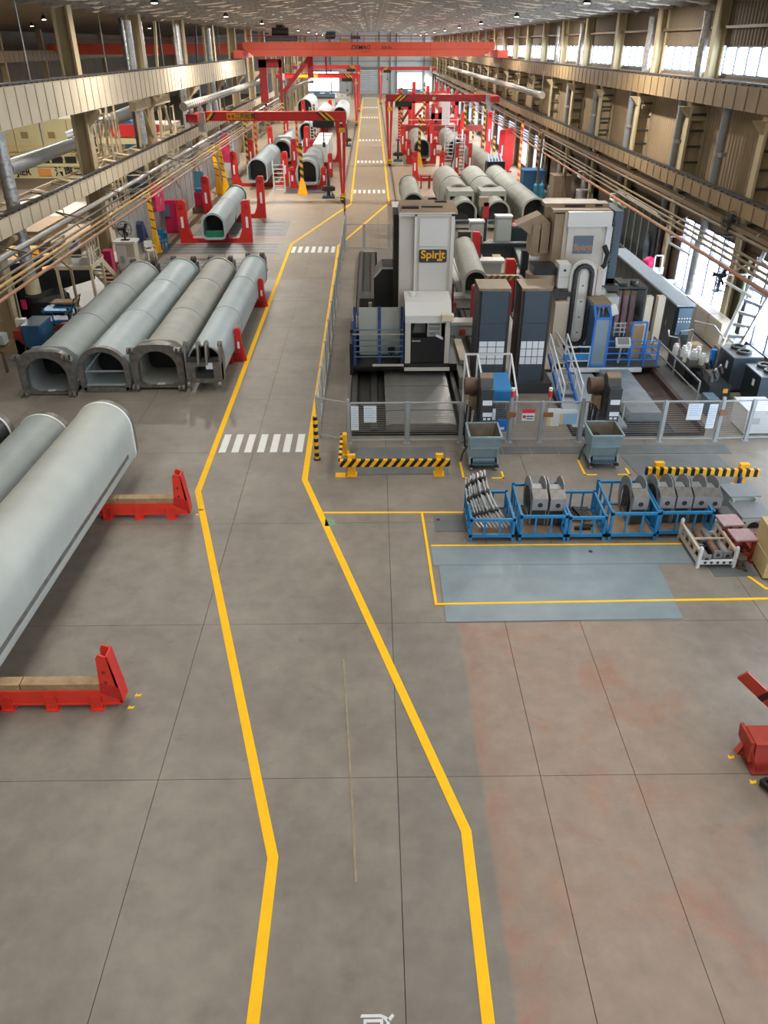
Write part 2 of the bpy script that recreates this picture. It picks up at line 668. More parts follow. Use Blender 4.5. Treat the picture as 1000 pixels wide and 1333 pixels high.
def ribbon(pts, w, z0=.0, z1=.006):
    b = B()
    n = len(pts)
    L, R = [], []
    for i, p in enumerate(pts):
        p = Vector(p)
        d0 = (p - Vector(pts[i - 1])).normalized() if i else None
        d1 = (Vector(pts[i + 1]) - p).normalized() if i < n - 1 else None
        d0 = d0 or d1
        d1 = d1 or d0
        m = (d0 + d1).normalized()
        nn = Vector((-m.y, m.x))
        k = w / 2 / max(.3, nn.dot(Vector((-d0.y, d0.x))))
        L.append(p + nn * k)
        R.append(p - nn * k)
    vs = [(q.x, q.y, z) for z in (z0, z1) for q in L + R]
    fs = []
    for i in range(n - 1):
        fs += [(2 * n + i, 2 * n + i + 1, 3 * n + i + 1, 3 * n + i), (i, i + 1, 2 * n + i + 1, 2 * n + i), (n + i, 3 * n + i, 3 * n + i + 1, n + i + 1)]
    fs += [(0, 2 * n, 3 * n, n), (n - 1, 2 * n - 1, 4 * n - 1, 3 * n - 1)]
    return b.add(vs, fs)


def mark(name, label, cat, pts, w, m='line_yellow', group=None, z1=.006):
    return tag(P(name, ribbon(pts, w, 0, z1), m), label, cat, group)


mark('lane_line', 'long yellow painted line along the left edge of the walkway', 'floor line',
     [(-1.5, 2.0), (-1.5, 7.0), (-4.62, 17.7), (-4.78, 47.0), (-1.62, 60.3), (-2.0, 193)], .155)
mark('lane_line', 'long yellow painted line along the right edge of the walkway beside the machines', 'floor line',
     [(1.3, 2.0), (1.32, 7.4), (-1.88, 18.3), (-2.0, 46.6), (1.2, 60.8), (1.2, 193)], .155)
zebra_at = [(-3.27, 20.55, 2.4, 1.2, 'broad zebra crossing nearest the camera, beside the first cradle'),
            (-3.4, 45.6, 2.45, 1.5, 'zebra crossing at the bend beside the back corner of the mesh fence'),
            (-.28, 65.9, 2.5, 1.7, 'zebra crossing just past the foot of the big left gantry leg'),
            (-.28, 84.2, 2.5, 1.8, 'zebra crossing level with the foot of the right gantry leg'),
            (-.32, 104.5, 2.6, 2.0, 'zebra crossing between the near and far red gantries'),
            (-.42, 139, 2.7, 2.6, 'third zebra crossing counted from the roll-up door'),
            (-.42, 162, 2.7, 2.8, 'second zebra crossing counted from the roll-up door'),
            (-.45, 192, 2.8, 3.2, 'farthest zebra crossing right in front of the roll-up door')]
for x, y, w, l, lab in zebra_at:
    t = T('zebra_crossing', lab, 'crosswalk', (x, y, 0), 0, 'zebra crossings on the walkway')
    p = w / 6.55
    st = None
    for k in range(7):
        px = -w / 2 + p * .275 + p * k
        if st is None:
            st = P('stripe', B().bx(-p * .275, p * .275, -l / 2, l / 2, 0, .006), 'white_paint', t)
            st.location = (px, 0, 0)
        else:
            piece(st, t, (px, 0, 0))
# rails of the walkway gantries, sunk flush in the floor
for x, y0, y1, side in ((-2.35, 61.0, 200, 'left'), (1.72, 50.0, 200, 'right')):
    tag(P('floor_rail', B().bx(x - .05, x + .05, y0, y1, 0, .012).bx(x + .11, x + .13, y0, y1, 0, .01).bx(x - .13, x - .11, y0, y1, 0, .01), 'rail_steel'),
        'dark steel gantry rail in the floor along the %s of the walkway' % side, 'rail')
# thinner yellow lines of the storage bays
mark('bay_line', 'thin yellow line running from the walkway to the blue crates', 'floor line', [(-1.3, 16.58), (2.25, 16.55)], .07)
mark('bay_line', 'thin yellow line around the left and near edge of the steel floor plate', 'floor line', [(1.17, 16.5), (1.26, 12.84), (8.3, 12.94)], .06, z1=.019)
mark('bay_line', 'thin yellow line in front of the row of blue crates', 'floor line', [(1.3, 15.06), (7.2, 15.06)], .06)
mark('bay_line', 'thin yellow line angled beside the beige block', 'floor line', [(7.9, 14.45), (8.38, 13.3), (9.2, 13.28)], .07)


def corner(name, x0, x1, y0, y1, lab):
    b = B().bx(x0, x0 + .06, y0, y1, 0, .006).bx(x0, x0 + .35, y0, y0 + .06, 0, .006).bx(x1 - .35, x1, y0, y0 + .06, 0, .006).bx(x1 - .06, x1, y0, y0 + .4, 0, .006)
    tag(P(name, b, 'line_yellow'), lab, 'floor line')


corner('parking_mark', 2.36, 3.5, 18.3, 19.25, 'yellow corner marks under the chip bin behind the curved rails')
corner('parking_mark', 5.68, 6.95, 18.45, 19.35, 'yellow corner marks under the chip bin left of the striped barrier')
for x, y, lab in ((-4.33, 10.25, 'upper yellow paint dab beside the near red cradle'), (-4.38, 9.95, 'lower yellow paint dab beside the near red cradle'),
                  (-4.42, 16.72, 'yellow paint dab behind the end of the far red cradle'), (-4.45, 16.5, 'yellow paint dab right at the end of the far red cradle'),
                  (5.75, 8.7, 'yellow paint dab left of the red steel block'), (5.9, 8.2, 'yellow paint dab in front of the red steel block')):
    b = B().prism([(x, y), (x + .1, y + .01), (x + .12, y + .07), (x + .05, y + .05), (x + .02, y + .09)], 'z', 0, .006)
    tag(P('paint_dab', b, 'line_yellow'), lab, 'floor mark')
tag(P('tape_patch', B().bx(-1.22, -.98, 15.95, 16.3, 0, .006), 'green_tape'), 'square of pale green tape on the floor inside the bend', 'tape')
mark('worn_line', 'faint worn remains of an old line down the middle of the floor', 'floor mark', [(-.62, 11.2), (-.5, 9.6), (-.36, 7.6), (-.3, 6.6)], .03, 'line_worn')
t = T('floor_stencil', 'white stencilled character at the bottom edge of the walkway floor', 'floor marking', (0, 4.6, 0))
P('stroke', B().prism([(-.205, 4.88), (.03, 4.88), (.1, 4.85), (.135, 4.8), (.135, 4.3), (.095, 4.3), (.095, 4.79), (.06, 4.825), (.02, 4.845), (-.22, 4.845)], 'z', 0, .005), 'stencil_white', t, world=True)
P('stroke', B().prism([(.1, 4.82), (.165, 4.885), (.19, 4.86), (.13, 4.79)], 'z', 0, .005), 'stencil_white', t, world=True)
P('stroke', B().bx(-.18, .055, 4.79, 4.825, 0, .005).bx(-.18, -.145, 4.5, 4.79, 0, .005).bx(.02, .055, 4.5, 4.79, 0, .005), 'stencil_white', t, world=True)

# ------------------------------------------------------------------ steel cover plates let into the floor


def plate(name, lab, poly, m='plate_floor', z=.012, hole=None):
    t = tag(P(name, B().prism(poly, 'z', 0.0, z), m), lab, 'floor plate')
    if hole:
        P('lifting_hole', B().cyl((*hole, z), (*hole, z + .002), .05, n=10), 'ink_dark', t)
    return t


plate('floor_plate', 'big blue-grey steel floor plate in front of the blue crates', [(1.42, 12.26), (6.25, 12.3), (6.34, 14.24), (1.42, 14.24)], z=.016)
plate('floor_plate', 'long blue-grey floor plate strip between the big plate and the blue crates', [(1.3, 14.255), (7.45, 14.255), (7.9, 15.0), (1.3, 15.0)], z=.014, hole=(4.95, 14.75))
plate('floor_plate', 'small grey steel floor plate left of the crate of curved rails', [(1.45, 15.66), (2.2, 15.66), (2.2, 16.42), (1.45, 16.42)], 'plate_dull', hole=(1.55, 16.2))
plate('floor_plate', 'grey pit cover behind the left striped barrier', [(-.72, 18.55), (2.02, 18.55), (2.02, 20.2), (-.72, 20.2)], 'plate_dull')
plate('floor_plate', 'wide grey pit cover behind the right striped barrier', [(7.2, 17.75), (9.9, 17.75), (9.75, 19.6), (7.0, 19.6)], 'plate_dull')
plate('floor_plate', 'narrow steel plate along the foot of the right mesh fence', [(6.9, 19.7), (10.2, 19.7), (10.2, 20.25), (6.9, 20.25)], 'plate_dull')
plate('floor_plate', 'small steel plate under the near end of the white pallet', [(7.45, 13.75), (8.4, 13.75), (8.4, 14.6), (7.45, 14.6)], 'plate_dull', hole=(8.2, 13.95))
b = B()
for k in range(5):
    b.bx(2.9 + k * .8, 3.66 + k * .8, 19.75, 20.2, 0, .01)
tag(P('floor_plate', b, 'plate_dull'), 'row of small dark cover plates under the chip conveyors', 'floor plate')
# machine tables of the far stands, flush in the floor
for x0, x1, y0, y1, lab in ((-11.5, -6.0, 40.5, 43.6, 'flush grey steel bed plate just behind the row of four boom sections'),
                            (-12.0, -5.2, 44.6, 47.2, 'flush grey steel bed plate in front of the left boom stand'),
                            (-11.0, -5.4, 49.5, 54.0, 'flush grey steel bed plate under the boom held in red uprights'),
                            (-7.0, -3.2, 65.0, 69.0, 'flush steel bed plate behind the yellow mast')):
    t = plate('bed_plate', lab, [(x0, y0), (x1, y0), (x1, y1), (x0, y1)], 'plate_dull')
    for k in range(4):
        P('slot', B().bx(x0 + .3, x1 - .3, y0 + (k + .5) * (y1 - y0) / 4 - .05, y0 + (k + .5) * (y1 - y0) / 4 + .05, .0121, .0145), 'bed_slot', t)

# ================================================================== CEILING


def roof_z(x):
    return 12.85 - .085 * abs(x)


def foil_sheet(x0, x1, y0, y1, nx, ny):
    ph, fr = random.uniform(0, 6), random.uniform(.7, 2.3)
    vs, fs = [], []
    for j in range(ny + 1):
        for i in range(nx + 1):
            x, y = x0 + (x1 - x0) * i / nx, y0 + (y1 - y0) * j / ny
            sag = .3 * abs(math.sin(PI * (y - y0) / (y1 - y0))) * (.55 + .45 * math.sin(i * fr + ph + y * 1.6))
            vs.append((x, y, roof_z(x) - sag - random.uniform(0, .045) + .1))
    for j in range(ny):
        for i in range(nx):
            a = j * (nx + 1) + i
            fs.append((a, a + 1, a + nx + 2, a + nx + 1))
    return B().add(vs, fs)


roof = struct('ceiling', B().prism([(-14.6, roof_z(14.6) + .3), (0, roof_z(0) + .3), (14.6, roof_z(14.6) + .3), (14.6, roof_z(14.6) + .45), (0, roof_z(0) + .45), (-14.6, roof_z(14.6) + .45)], 'y', -8, 211), 'wall_brown')
sheet0 = [P('foil_sheet', foil_sheet(-14.5, 14.5, 0, 3.0, 60, 6), 'foil', roof) for _ in range(7)]
purl = P('purlin', B().bar((-14.5, 0, roof_z(14.5) - .1), (0, 0, roof_z(0) - .1), .1, .22).bar((0, 0, roof_z(0) - .1), (14.5, 0, roof_z(14.5) - .1), .1, .22), 'foil_pipe', roof)
k = 0
for i in range(60):
    y = 32 + 3.0 * i
    if i < 7:
        sheet0[i].location = (0, y, 0)
    else:
        piece(sheet0[(i * 3 + i // 7) % 7], roof, (0, y, 0))
    if i == 0:
        purl.location = (0, y, 0)
    else:
        piece(purl, roof, (0, y, 0))
# roof of the next bay, seen through the columns
struct('ceiling', B().prism([(-45.3, 11.4), (-29, 12.2), (-14.6, 11.75), (-14.6, 11.95), (-29, 12.4), (-45.3, 11.6)], 'y', -8, 211), 'wall_brown')

# ================================================================== FAR END WALL
fw = B()
Yw = 209.0
X = [(-46, -15.6), (-15.6, -7.8), (-7.8, -3.4), (1.6, 5.9), (11.8, 14.6)]
# pieces around the openings: left window, roll-up door, right window
fw.bx(-46, -15.4, Yw, Yw + .4, 0, 13).bx(-15.4, -7.8, Yw, Yw + .4, 0, .6).bx(-15.4, -7.8, Yw, Yw + .4, 4.6, 13)
fw.bx(-7.8, 6.0, Yw, Yw + .4, 0, 13).bx(6.0, 11.8, Yw, Yw + .4, 0, 1.0).bx(6.0, 11.8, Yw, Yw + .4, 4.4, 13).bx(11.8, 14.6, Yw, Yw + .4, 0, 13)
wall_back = struct('wall_back', fw, 'wall_far')
for z in (5.4, 6.6, 8.0):
    P('girt', B().bx(-14.4, 14.4, Yw - .12, Yw, z, z + .14), 'girt', wall_back)
for x in (-9.6, -4.6, -3.2, 1.7, 4.3, 5.7, 12.2):
    P('wall_post', B().bx(x - .15, x + .15, Yw - .25, Yw, 0, 12.6), 'girt', wall_back)
dr = struct('door_1', B().bx(-3.0, 1.45, Yw - .1, Yw, 0, .2), 'door_white')
slat = None
for k in range(12):
    z = .2 + k * .4
    if slat is None:
        slat = P('slat', B().prism([(Yw - .12, .02), (Yw - .22, .08), (Yw - .22, .32), (Yw - .12, .38)], 'x', -3.0, 1.45), 'door_white', dr)
        slat.location = (0, 0, z)
    else:
        piece(slat, dr, (0, 0, z))
P('door_frame', B().bx(-3.2, -3.0, Yw - .3, Yw, 0, 5.2).bx(1.45, 1.65, Yw - .3, Yw, 0, 5.2).bx(-3.2, 1.65, Yw - .3, Yw, 5.0, 5.3), 'girt', dr)
wn = struct('window_1', B().bx(-15.5, -7.7, Yw - .05, Yw + .3, .5, .65).bx(-15.5, -7.7, Yw - .05, Yw + .3, 4.5, 4.65), 'window_frame')
for k in range(6):
    P('mullion', B().bx(-15.4 + k * 1.52 - .05, -15.4 + k * 1.52 + .05, Yw, Yw + .2, .6, 4.6), 'window_frame', wn)
    if k < 5:
        P('pane', B().bx(-15.35 + k * 1.52, -13.93 + k * 1.52, Yw + .08, Yw + .1, .65, 4.5), 'glass', wn)
wn = struct('window_2', B().bx(5.9, 11.9, Yw - .05, Yw + .3, .9, 1.05).bx(5.9, 11.9, Yw - .05, Yw + .3, 4.3, 4.45), 'window_frame')
for k in range(5):
    P('mullion', B().bx(6.0 + k * 1.45 - .05, 6.0 + k * 1.45 + .05, Yw, Yw + .2, 1, 4.4), 'window_frame', wn)
    if k < 4:
        P('pane', B().bx(6.05 + k * 1.45, 7.4 + k * 1.45, Yw + .08, Yw + .1, 1.05, 4.3), 'glass', wn)

# ================================================================== RIGHT-HAND WALL
BAY = 7.4
YB = [29.6 + BAY * k for k in range(-5, 24)]
wr = B()
wr.bx(14.45, 14.75, -8, 210, 9.95, 12.0)        # sheeting above the strip windows
wr.bx(14.45, 14.75, -8, 210, 4.0, 8.9)          # below them
wr.bx(13.9, 14.75, -8, 210, 4.0, 4.35)
wr.bx(13.9, 14.1, -8, 210, 0, .5)               # sill wall of the tall windows
wr.bx(13.9, 14.1, -8, 210, 3.45, 4.1)
for i, y in enumerate(YB):
    wr.bx(13.9, 14.1, y - .9, y + .9, .5, 3.5)
    if 6 <= i <= 9:
        wr.bx(13.9, 14.1, y, y + BAY, .5, 3.5)
wall_right = struct('wall_right', wr, 'wall_brown')
# ribbed beige sheets between the columns
rib = B().bx(14.28, 14.34, .5, BAY - .55, 4.5, 8.8)
for k in range(21):
    y = .62 + k * .31
    rib.prism([(14.28, y), (14.245, y + .06), (14.245, y + .14), (14.28, y + .2)], 'z', 4.5, 8.8)
sheet = P('wall_sheet', rib, 'wall_beige', wall_right)
sheet.location = (0, YB[0], 0)
rib = B()
for k in range(24):
    rib.prism([(14.45, .02 + k * .308), (14.41, .08 + k * .308), (14.41, .16 + k * .308), (14.45, .22 + k * .308)], 'z', 9.97, 11.6)
sheet2 = P('wall_sheet', rib, 'wall_brown', wall_right)
sheet2.location = (0, YB[0], 0)
for y in YB[1:]:
    piece(sheet, wall_right, (0, y, 0))
    piece(sheet2, wall_right, (0, y, 0))
P('girt', B().bx(14.2, 14.42, -8, 210, 10.55, 10.65), 'pipe_tan', wall_right)
# battened steel columns
cols_r = []


def col_right(y):
    c = struct('column', B().bx(13.5, 13.6, -.2, .2, 0, 7.9), 'column_flange')
    c.location = (0, y, 0)
    P('back_flange', B().bx(14.2, 14.3, -.28, .28, 0, 7.9), 'column_cream', c)
    P('web', B().bx(13.62, 14.2, .2, .26, 0, 7.9), 'column_cream', c)
    bt = None
    for k in range(7):
        z = 4.3 + k * .62
        if bt is None:
            bt = P('batten', B().bx(13.6, 14.22, -.27, -.23, 0, .1), 'dark_steel', c)
            bt.location = (0, 0, z)
        else:
            piece(bt, c, (0, 0, z))
    P('upper_column', B().bx(13.95, 14.05, -.22, .22, 7.9, 11.6).bx(14.05, 14.4, -.03, .03, 7.9, 11.6).bx(14.35, 14.42, -.22, .22, 7.9, 11.6), 'column_flange', c)
    P('bracket', B().prism([(13.1, 7.75), (14.2, 7.75), (14.2, 7.2), (13.6, 7.2)], 'y', -.14, .14), 'column_cream', c)
    return c


c0 = col_right(YB[0])
for y in YB[1:]:
    copy_tree(c0, (0, y, 0))
# strip windows high on the wall
wu = struct('window_3', B().bx(14.46, 14.6, .25, BAY - .25, 8.88, 8.98).bx(14.46, 14.6, .25, BAY - .25, 9.9, 9.97), 'window_frame')
wu.location = (0, YB[0], 0)
for k in range(7):
    y = .3 + k * (BAY - .6) / 6
    P('mullion', B().bx(14.46, 14.58, y - .055, y + .055, 8.95, 9.93), 'window_bar', wu)
    if k < 6:
        P('pane', B().bx(14.51, 14.52, y + .045, y + (BAY - .6) / 6 - .045, 8.97, 9.92), 'glass', wu)
for y in YB[1:]:
    copy_tree(wu, (0, y, 0))
# tall windows by the machines
wl = struct('window_4', B().bx(13.9, 14.12, .9, BAY - .9, .42, .52).bx(13.9, 14.12, .9, BAY - .9, 3.42, 3.5).bx(13.93, 14.07, .9, BAY - .9, 2.42, 2.54), 'window_bar')
wl.location = (0, YB[0], 0)
for k in range(6):
    y = .92 + k * (BAY - 1.84) / 5
    P('mullion', B().bx(13.9, 14.08, y - .06, y + .06, .5, 3.45), 'window_bar', wl)
    if k < 5:
        for z0, z1 in ((.52, 2.45), (2.53, 3.42)):
            P('pane', B().bx(13.99, 14.0, y + .05, y + (BAY - 1.84) / 5 - .05, z0, z1), 'glass', wl)
for i, y in enumerate(YB):
    if i and not 6 <= i <= 9:
        copy_tree(wl, (0, y, 0))

# ================================================================== CRANE RUNWAY BEAMS


def beam(name, lab, x, z0, z1, y0, y1, side, m, mr, rail=True, step=1.0):
    """deep plate girder along the hall with a stiffener every metre on its inner face"""
    t = T(name, lab, 'crane beam', (x, y0, 0))
    s = side
    xs = sorted((x + s * .17, x + s * .2))
    P('web', B().bx(xs[0], xs[1], y0, y1, z0, z1), m, t, world=True)
    P('flange', B().bx(x - .15, x + .15, y0, y1, z1 - .05, z1 + .001).bx(xs[0], xs[1] + s * .02 if s > 0 else xs[1], y0, y1, z1, z1 + .02), mr, t, world=True)
    P('flange', B().bx(x - .15, x + .17, y0, y1, z0, z0 + .05), mr, t, world=True)
    st = None
    n = int((y1 - y0) / step)
    for k in range(min(n, 150)):
        if st is None:
            xs = sorted((x + s * .2, x + s * .222))
            st = P('stiffener', B().bx(xs[0], xs[1], y0, y0 + .06, z0 + .02, z1 - .02), mr, t, world=True)
            l0 = st.location.copy()
        else:
            piece(st, t, (0, k * step, 0))
    if rail:
        P('crane_rail', B().bx(x - .05, x + .05, y0, y1, z1, z1 + .11).bx(x - .11, x + .11, y0, y1, z1, z1 + .03), 'rail_steel', t, world=True)
        cl = P('rail_clip', B().bx(x + s * .12 - .05, x + s * .12 + .05, y0, y0 + .12, z1, z1 + .05), 'dark_steel', t, world=True)
        for k in range(1, min(110, int((y1 - y0) / .6))):
            piece(cl, t, (0, k * .6, 0))
    return t


beam('runway_beam', 'deep cream crane beam high along the left columns', -13.5, 7.33, 8.68, 20, 94, 1, 'beam_cream', 'beam_rib')
beam('runway_beam', 'shallow cream gantry beam along the left columns below the deep one', -13.5, 3.98, 4.62, 18, 120, 1, 'beam_cream', 'beam_rib')
beam('runway_beam', 'tan crane beam below the strip windows of the right wall', 13.5, 7.95, 8.72, 18, 200, -1, 'beam_tan', 'beam_tan_rib')
beam('runway_beam', 'low tan gantry beam above the tall windows on the right', 13.3, 4.72, 5.22, 18, 200, -1, 'beam_tan', 'beam_tan_rib')
# walkway of boards and lattice behind the lower left beam
t = T('lattice_walkway', 'horizontal steel lattice with loose boards behind the lower left beam', 'walkway', (-14.3, 20, 4.4))
P('chord', B().bx(-15.2, -15.1, 20, 110, 4.35, 4.47), 'column_cream', t, world=True)
for k in range(34):
    y = 20 + k * 2.6
    if any(y - .4 < 30 + 12.5 * q < y + 3 for q in range(8)):
        continue
    P('brace', B().bar((-13.75, y, 4.42), (-15.1, y + 1.3, 4.42), .09, .05), 'column_cream', t, world=True)
    P('brace', B().bar((-15.1, y + 1.3, 4.42), (-13.75, y + 2.6, 4.42), .09, .05), 'column_cream', t, world=True)
for y in (32.5, 35.8, 39, 43.5, 46.2, 49, 51.5, 57):
    P('board', B().bar((-13.8, y, 4.52), (-14.9, y + .9, 4.54), .3, .04), 'wood_pale', t, world=True)

# ================================================================== LEFT COLUMNS
YL = [30.0 + 12.5 * k for k in range(14)]


def col_left(y):
    c = struct('column', B().bx(-14.6, -14.5, -.3, .3, 0, 11.6), 'column_flange')
    c.location = (0, y, 0)
    P('web', B().bx(-14.5, -13.95, -.04, .04, 0, 11.6), 'column_cream', c)
    P('flange', B().bx(-13.95, -13.85, -.3, .3, 0, 11.6), 'column_cream', c)
    P('bracket', B().prism([(-13.9, 7.3), (-13.2, 7.3), (-13.2, 7.1), (-13.9, 6.5)], 'y', -.15, .15), 'column_cream', c)
    P('bracket', B().prism([(-13.9, 3.95), (-13.2, 3.95), (-13.2, 3.8), (-13.9, 3.3)], 'y', -.15, .15), 'column_cream', c)
    P('base_plate', B().bx(-14.8, -13.65, -.45, .45, 0, .06), 'column_cream', c)
    return c


c0 = col_left(YL[0])
for y in YL[1:]:
    copy_tree(c0, (0, y, 0))
# slender wind posts and knee braces between them
for i, (y, lean) in enumerate(((52, 0), (58, 2.2), (61, 0), (66.5, 0), (72, 1.8), (77, 0), (84, 0), (90, 0))):
    tag(P('wind_post', B().bar((-14.2, y, 4.6), (-14.2, y + lean, 11.3), .16, .16), 'column_flange' if i % 2 else 'dark_steel'),
        '%s steel post, %s of the row between the left columns behind the deep beam' % ('slanting pale' if lean else ('pale' if i % 2 else 'dark'), ORD[i]), 'post', 'wind posts of the left side')
tag(P('knee_frame', B().bar((-13.95, 51, 6.9), (-13.95, 60, 6.9), .35, .5).bar((-13.95, 52, 6.7), (-13.95, 51.6, 4.7), .12).bar((-13.95, 53.2, 6.7), (-13.95, 55, 4.7), .12)
      .bar((-13.95, 57.5, 6.7), (-13.95, 56.8, 4.7), .12).bar((-13.95, 58.6, 6.7), (-13.95, 60.2, 4.7), .12), 'column_cream'),
    'cream portal brace with slanting legs between two left columns', 'brace')
# silver wrapped pipes running down the left columns
for i, (x, y, z0, z1, r) in enumerate(((-14.05, 32.35, 1.9, 8.0, .26), (-14.2, 53.2, 4.7, 11.2, .27), (-14.2, 55.75, 4.7, 11.2, .27), (-14.2, 43.2, 4.5, 11.4, .12),
                                      (-14.2, 66.5, 0, 11.2, .24), (-14.2, 79.2, 0, 11.2, .24))):
    lab = ('fat silver duct down the nearest left column ending in a pale collar', 'first of two silver pipes side by side behind the deep left beam',
           'second of two silver pipes side by side behind the deep left beam', 'thin silver pipe beside the left column at the top corner',
           'silver pipe beside the end of the near left gantry', 'silver pipe farther back between the left gantries')[i]
    t = T('silver_pipe', lab, 'pipe', (x, y, z0))
    P('pipe_run', B().cyl((x, y, z0), (x, y, z1), r, n=16), 'foil_pipe', t, world=True)
    for k in range(int((z1 - z0) / 1.2)):
        P('joint_band', B().cyl((x, y, z0 + .6 + k * 1.2), (x, y, z0 + .68 + k * 1.2), r + .02, n=16), 'foil_pipe', t, world=True)
    if i == 0:
        P('collar', B().cyl((x, y, 1.2), (x, y, 1.95), .3, .3, 16), 'scaffold_cream', t, world=True)
# long pipes hung along the left side
for i, (x, z, r, m, lab, y0, y1) in enumerate(((-12.75, 3.72, .11, 'pipe_grey', 'thick grey pipe along the left side just below the lower beam', 20, 120),
                                               (-11.25, 3.92, .045, 'pipe_tan', 'upper thin tan pipe of the bundle along the left partition', 20, 110),
                                               (-11.2, 3.77, .05, 'pipe_yellow', 'yellow gas pipe of the bundle along the left partition', 20, 110),
                                               (-11.15, 3.64, .04, 'pipe_tan', 'lower thin tan pipe of the bundle along the left partition', 20, 110),
                                               (-11.1, 3.46, .055, 'pipe_rust', 'orange-brown lowest pipe of the bundle along the left partition', 20, 110),
                                               (-11.4, 4.08, .04, 'dark_steel', 'dark cable pipe behind the bundle along the left partition', 20, 110))):
    t = T('pipe_line', lab, 'pipe', (x, y0, z))
    P('pipe_run', B().cyl((x, y0, z), (x, y1, z), r, n=10), m, t, world=True)
    if i in (0, 4):
        h = None
        for k in range(14):
            y = 22 + k * 6.3
            P('hanger', B().bar((x, y, z), (-13.4, y, 4.0), .05).bar((x, y, z), (x, y + .9, z - .55), .04), 'pipe_grey' if i == 0 else 'pipe_tan', t, world=True)


# perforated fabric air ducts
def air_duct(lab, x, z, y0, y1, r):
    t = T('air_duct', lab, 'duct', (x, y0, z))
    P('duct_body', B().cyl((x, y0, z), (x, y1, z), r, n=18), 'perf_duct', t, world=True)
    side = 1 if x < 0 else -1
    hole = None
    for k in range(28):
        for a in (-.15, .45):
            c = Vector((x + side * r * math.cos(a), y0 + .5 + k * .75, z + r * math.sin(a)))
            d = Vector((side * math.cos(a), 0, math.sin(a))) * .012
            if hole is None:
                hole = P('nozzle', B().cyl(c - d * 2, c + d, .07, n=8), 'dark_steel', t, world=True)
                c0 = c
            else:
                o = piece(hole, t, c - c0)
                if a > 0:
                    o.location = (c - c0)
    for k in range(int((y1 - y0) / 6) + 1):
        P('hanger_strap', B().ring([((r + .02) * math.cos(q * PI / 9) + x, (r + .02) * math.sin(q * PI / 9) + z) for q in range(18)],
                                   [((r - .01) * math.cos(q * PI / 9) + x, (r - .01) * math.sin(q * PI / 9) + z) for q in range(18)], 'y', y0 + .2 + k * 6, y0 + .28 + k * 6), 'zinc', t, world=True)
        P('hanger_rod', B().cyl((x, y0 + .24 + k * 6, z + r), (x, y0 + .24 + k * 6, z + 1.6), .02, n=6), 'zinc', t, world=True)


air_duct('pale perforated air duct above the lower left beam, next to the gantry end', -12.4, 6.5, 57.5, 100, .26)
air_duct('pale perforated air duct along the right wall above the far gantry', 12.9, 6.7, 66.5, 150, .24)
for i, y in enumerate((61, 64.5, 68, 71)):
    tag(P('filter_can', B().cyl((-12.7, y, 5.2), (-12.7, y, 6.0), .22, n=14).cyl((-12.7, y, 6.0), (-12.7, y, 6.3), .12, n=14), 'zinc'),
        'silver canister under the left air duct, %s from its near end' % ORD[i], 'canister', 'canisters under the air duct')

# right-hand pipes and trays
for i, (x, z, r, m, lab) in enumerate(((12.95, 4.2, .06, 'pipe_tan', 'highest of the thin pipes under the low right beam'), (12.85, 3.75, .05, 'pipe_tan', 'second of the thin pipes under the low right beam'),
                                       (12.75, 3.6, .05, 'pipe_tan', 'third of the thin pipes under the low right beam'), (12.65, 3.45, .05, 'pipe_tan', 'fourth of the thin pipes under the low right beam'),
                                       (12.55, 3.2, .07, 'pipe_rust', 'lowest and brownest of the pipes under the low right beam'))):
    t = T('pipe_line', lab, 'pipe', (x, 18, z))
    P('pipe_run', B().cyl((x, 18, z), (x, 180, z), r, n=8), m, t, world=True)
    if i in (0, 4):
        for k in range(20):
            P('hanger', B().bar((x, 20 + k * 7.4, z), (13.5, 20 + k * 7.4, z + .5), .05), 'pipe_tan', t, world=True)
t = T('cable_tray', 'long brown cable tray hung under the low right beam', 'cable tray', (13.1, 18, 4.4))
P('tray_base', B().bx(12.95, 13.3, 18, 180, 4.32, 4.35), 'beam_tan_rib', t, world=True)
P('tray_edge', B().bx(12.93, 12.96, 18, 180, 4.32, 4.45), 'pipe_tan', t, world=True)
P('tray_edge', B().bx(13.3, 13.33, 18, 180, 4.32, 4.45), 'pipe_tan', t, world=True)
# vertical silver pipes on the right wall
for i, y in enumerate((33.4, 38.4, 46.0, 53.6, 61.2)):
    t = T('silver_pipe', 'silver drain pipe on the right wall, %s from the near end' % ORD[i], 'pipe', (13.75, y, 3))
    P('pipe_run', B().cyl((13.7, y, 3.0), (13.7, y, 8.0), .17, n=14), 'grey_duct', t, world=True)
    P('pipe_foot', B().cyl((13.66, y, .0), (13.66, y, 3.0), .2, n=14), 'foil_pipe', t, world=True)
    P('joint_band', B().cyl((13.75, y, 6.2), (13.75, y, 6.35), .23, n=14), 'foil_pipe', t, world=True)
for i, y in enumerate((37.8, 45.2, 60.0, 67.4)):
    tag(P('foil_downpipe', B().tube([(13.9, y, 8.8), (13.88, y, 9.8), (13.95, y + .1, 10.6), (13.9, y, 11.2)], .18, 10), 'foil_pipe'),
        'foil-wrapped pipe beside the strip windows, %s from the near end' % ORD[i], 'pipe')
# fluorescent fittings on arms
for i, (x, y, z) in enumerate(((12.3, 33.2, 2.95), (12.3, 27.2, 2.9), (12.4, 43, 3.1), (12.4, 50.5, 3.2))):
    t = T('wall_lamp', 'white tube lamp on a pipe arm under the right beams, %s from the near end' % ORD[(1, 0, 2, 3)[i]], 'lamp', (x, y, z))
    P('arm', B().tube([(13.3, y, z + .25), (x, y, z + .25), (x, y, z + .05)], .03, 6), 'frame_white', t, world=True)
    P('tube_housing', B().bar((x, y, z), (x + .55, y - 1.1, z - .25), .1, .06), 'frame_white', t, world=True)

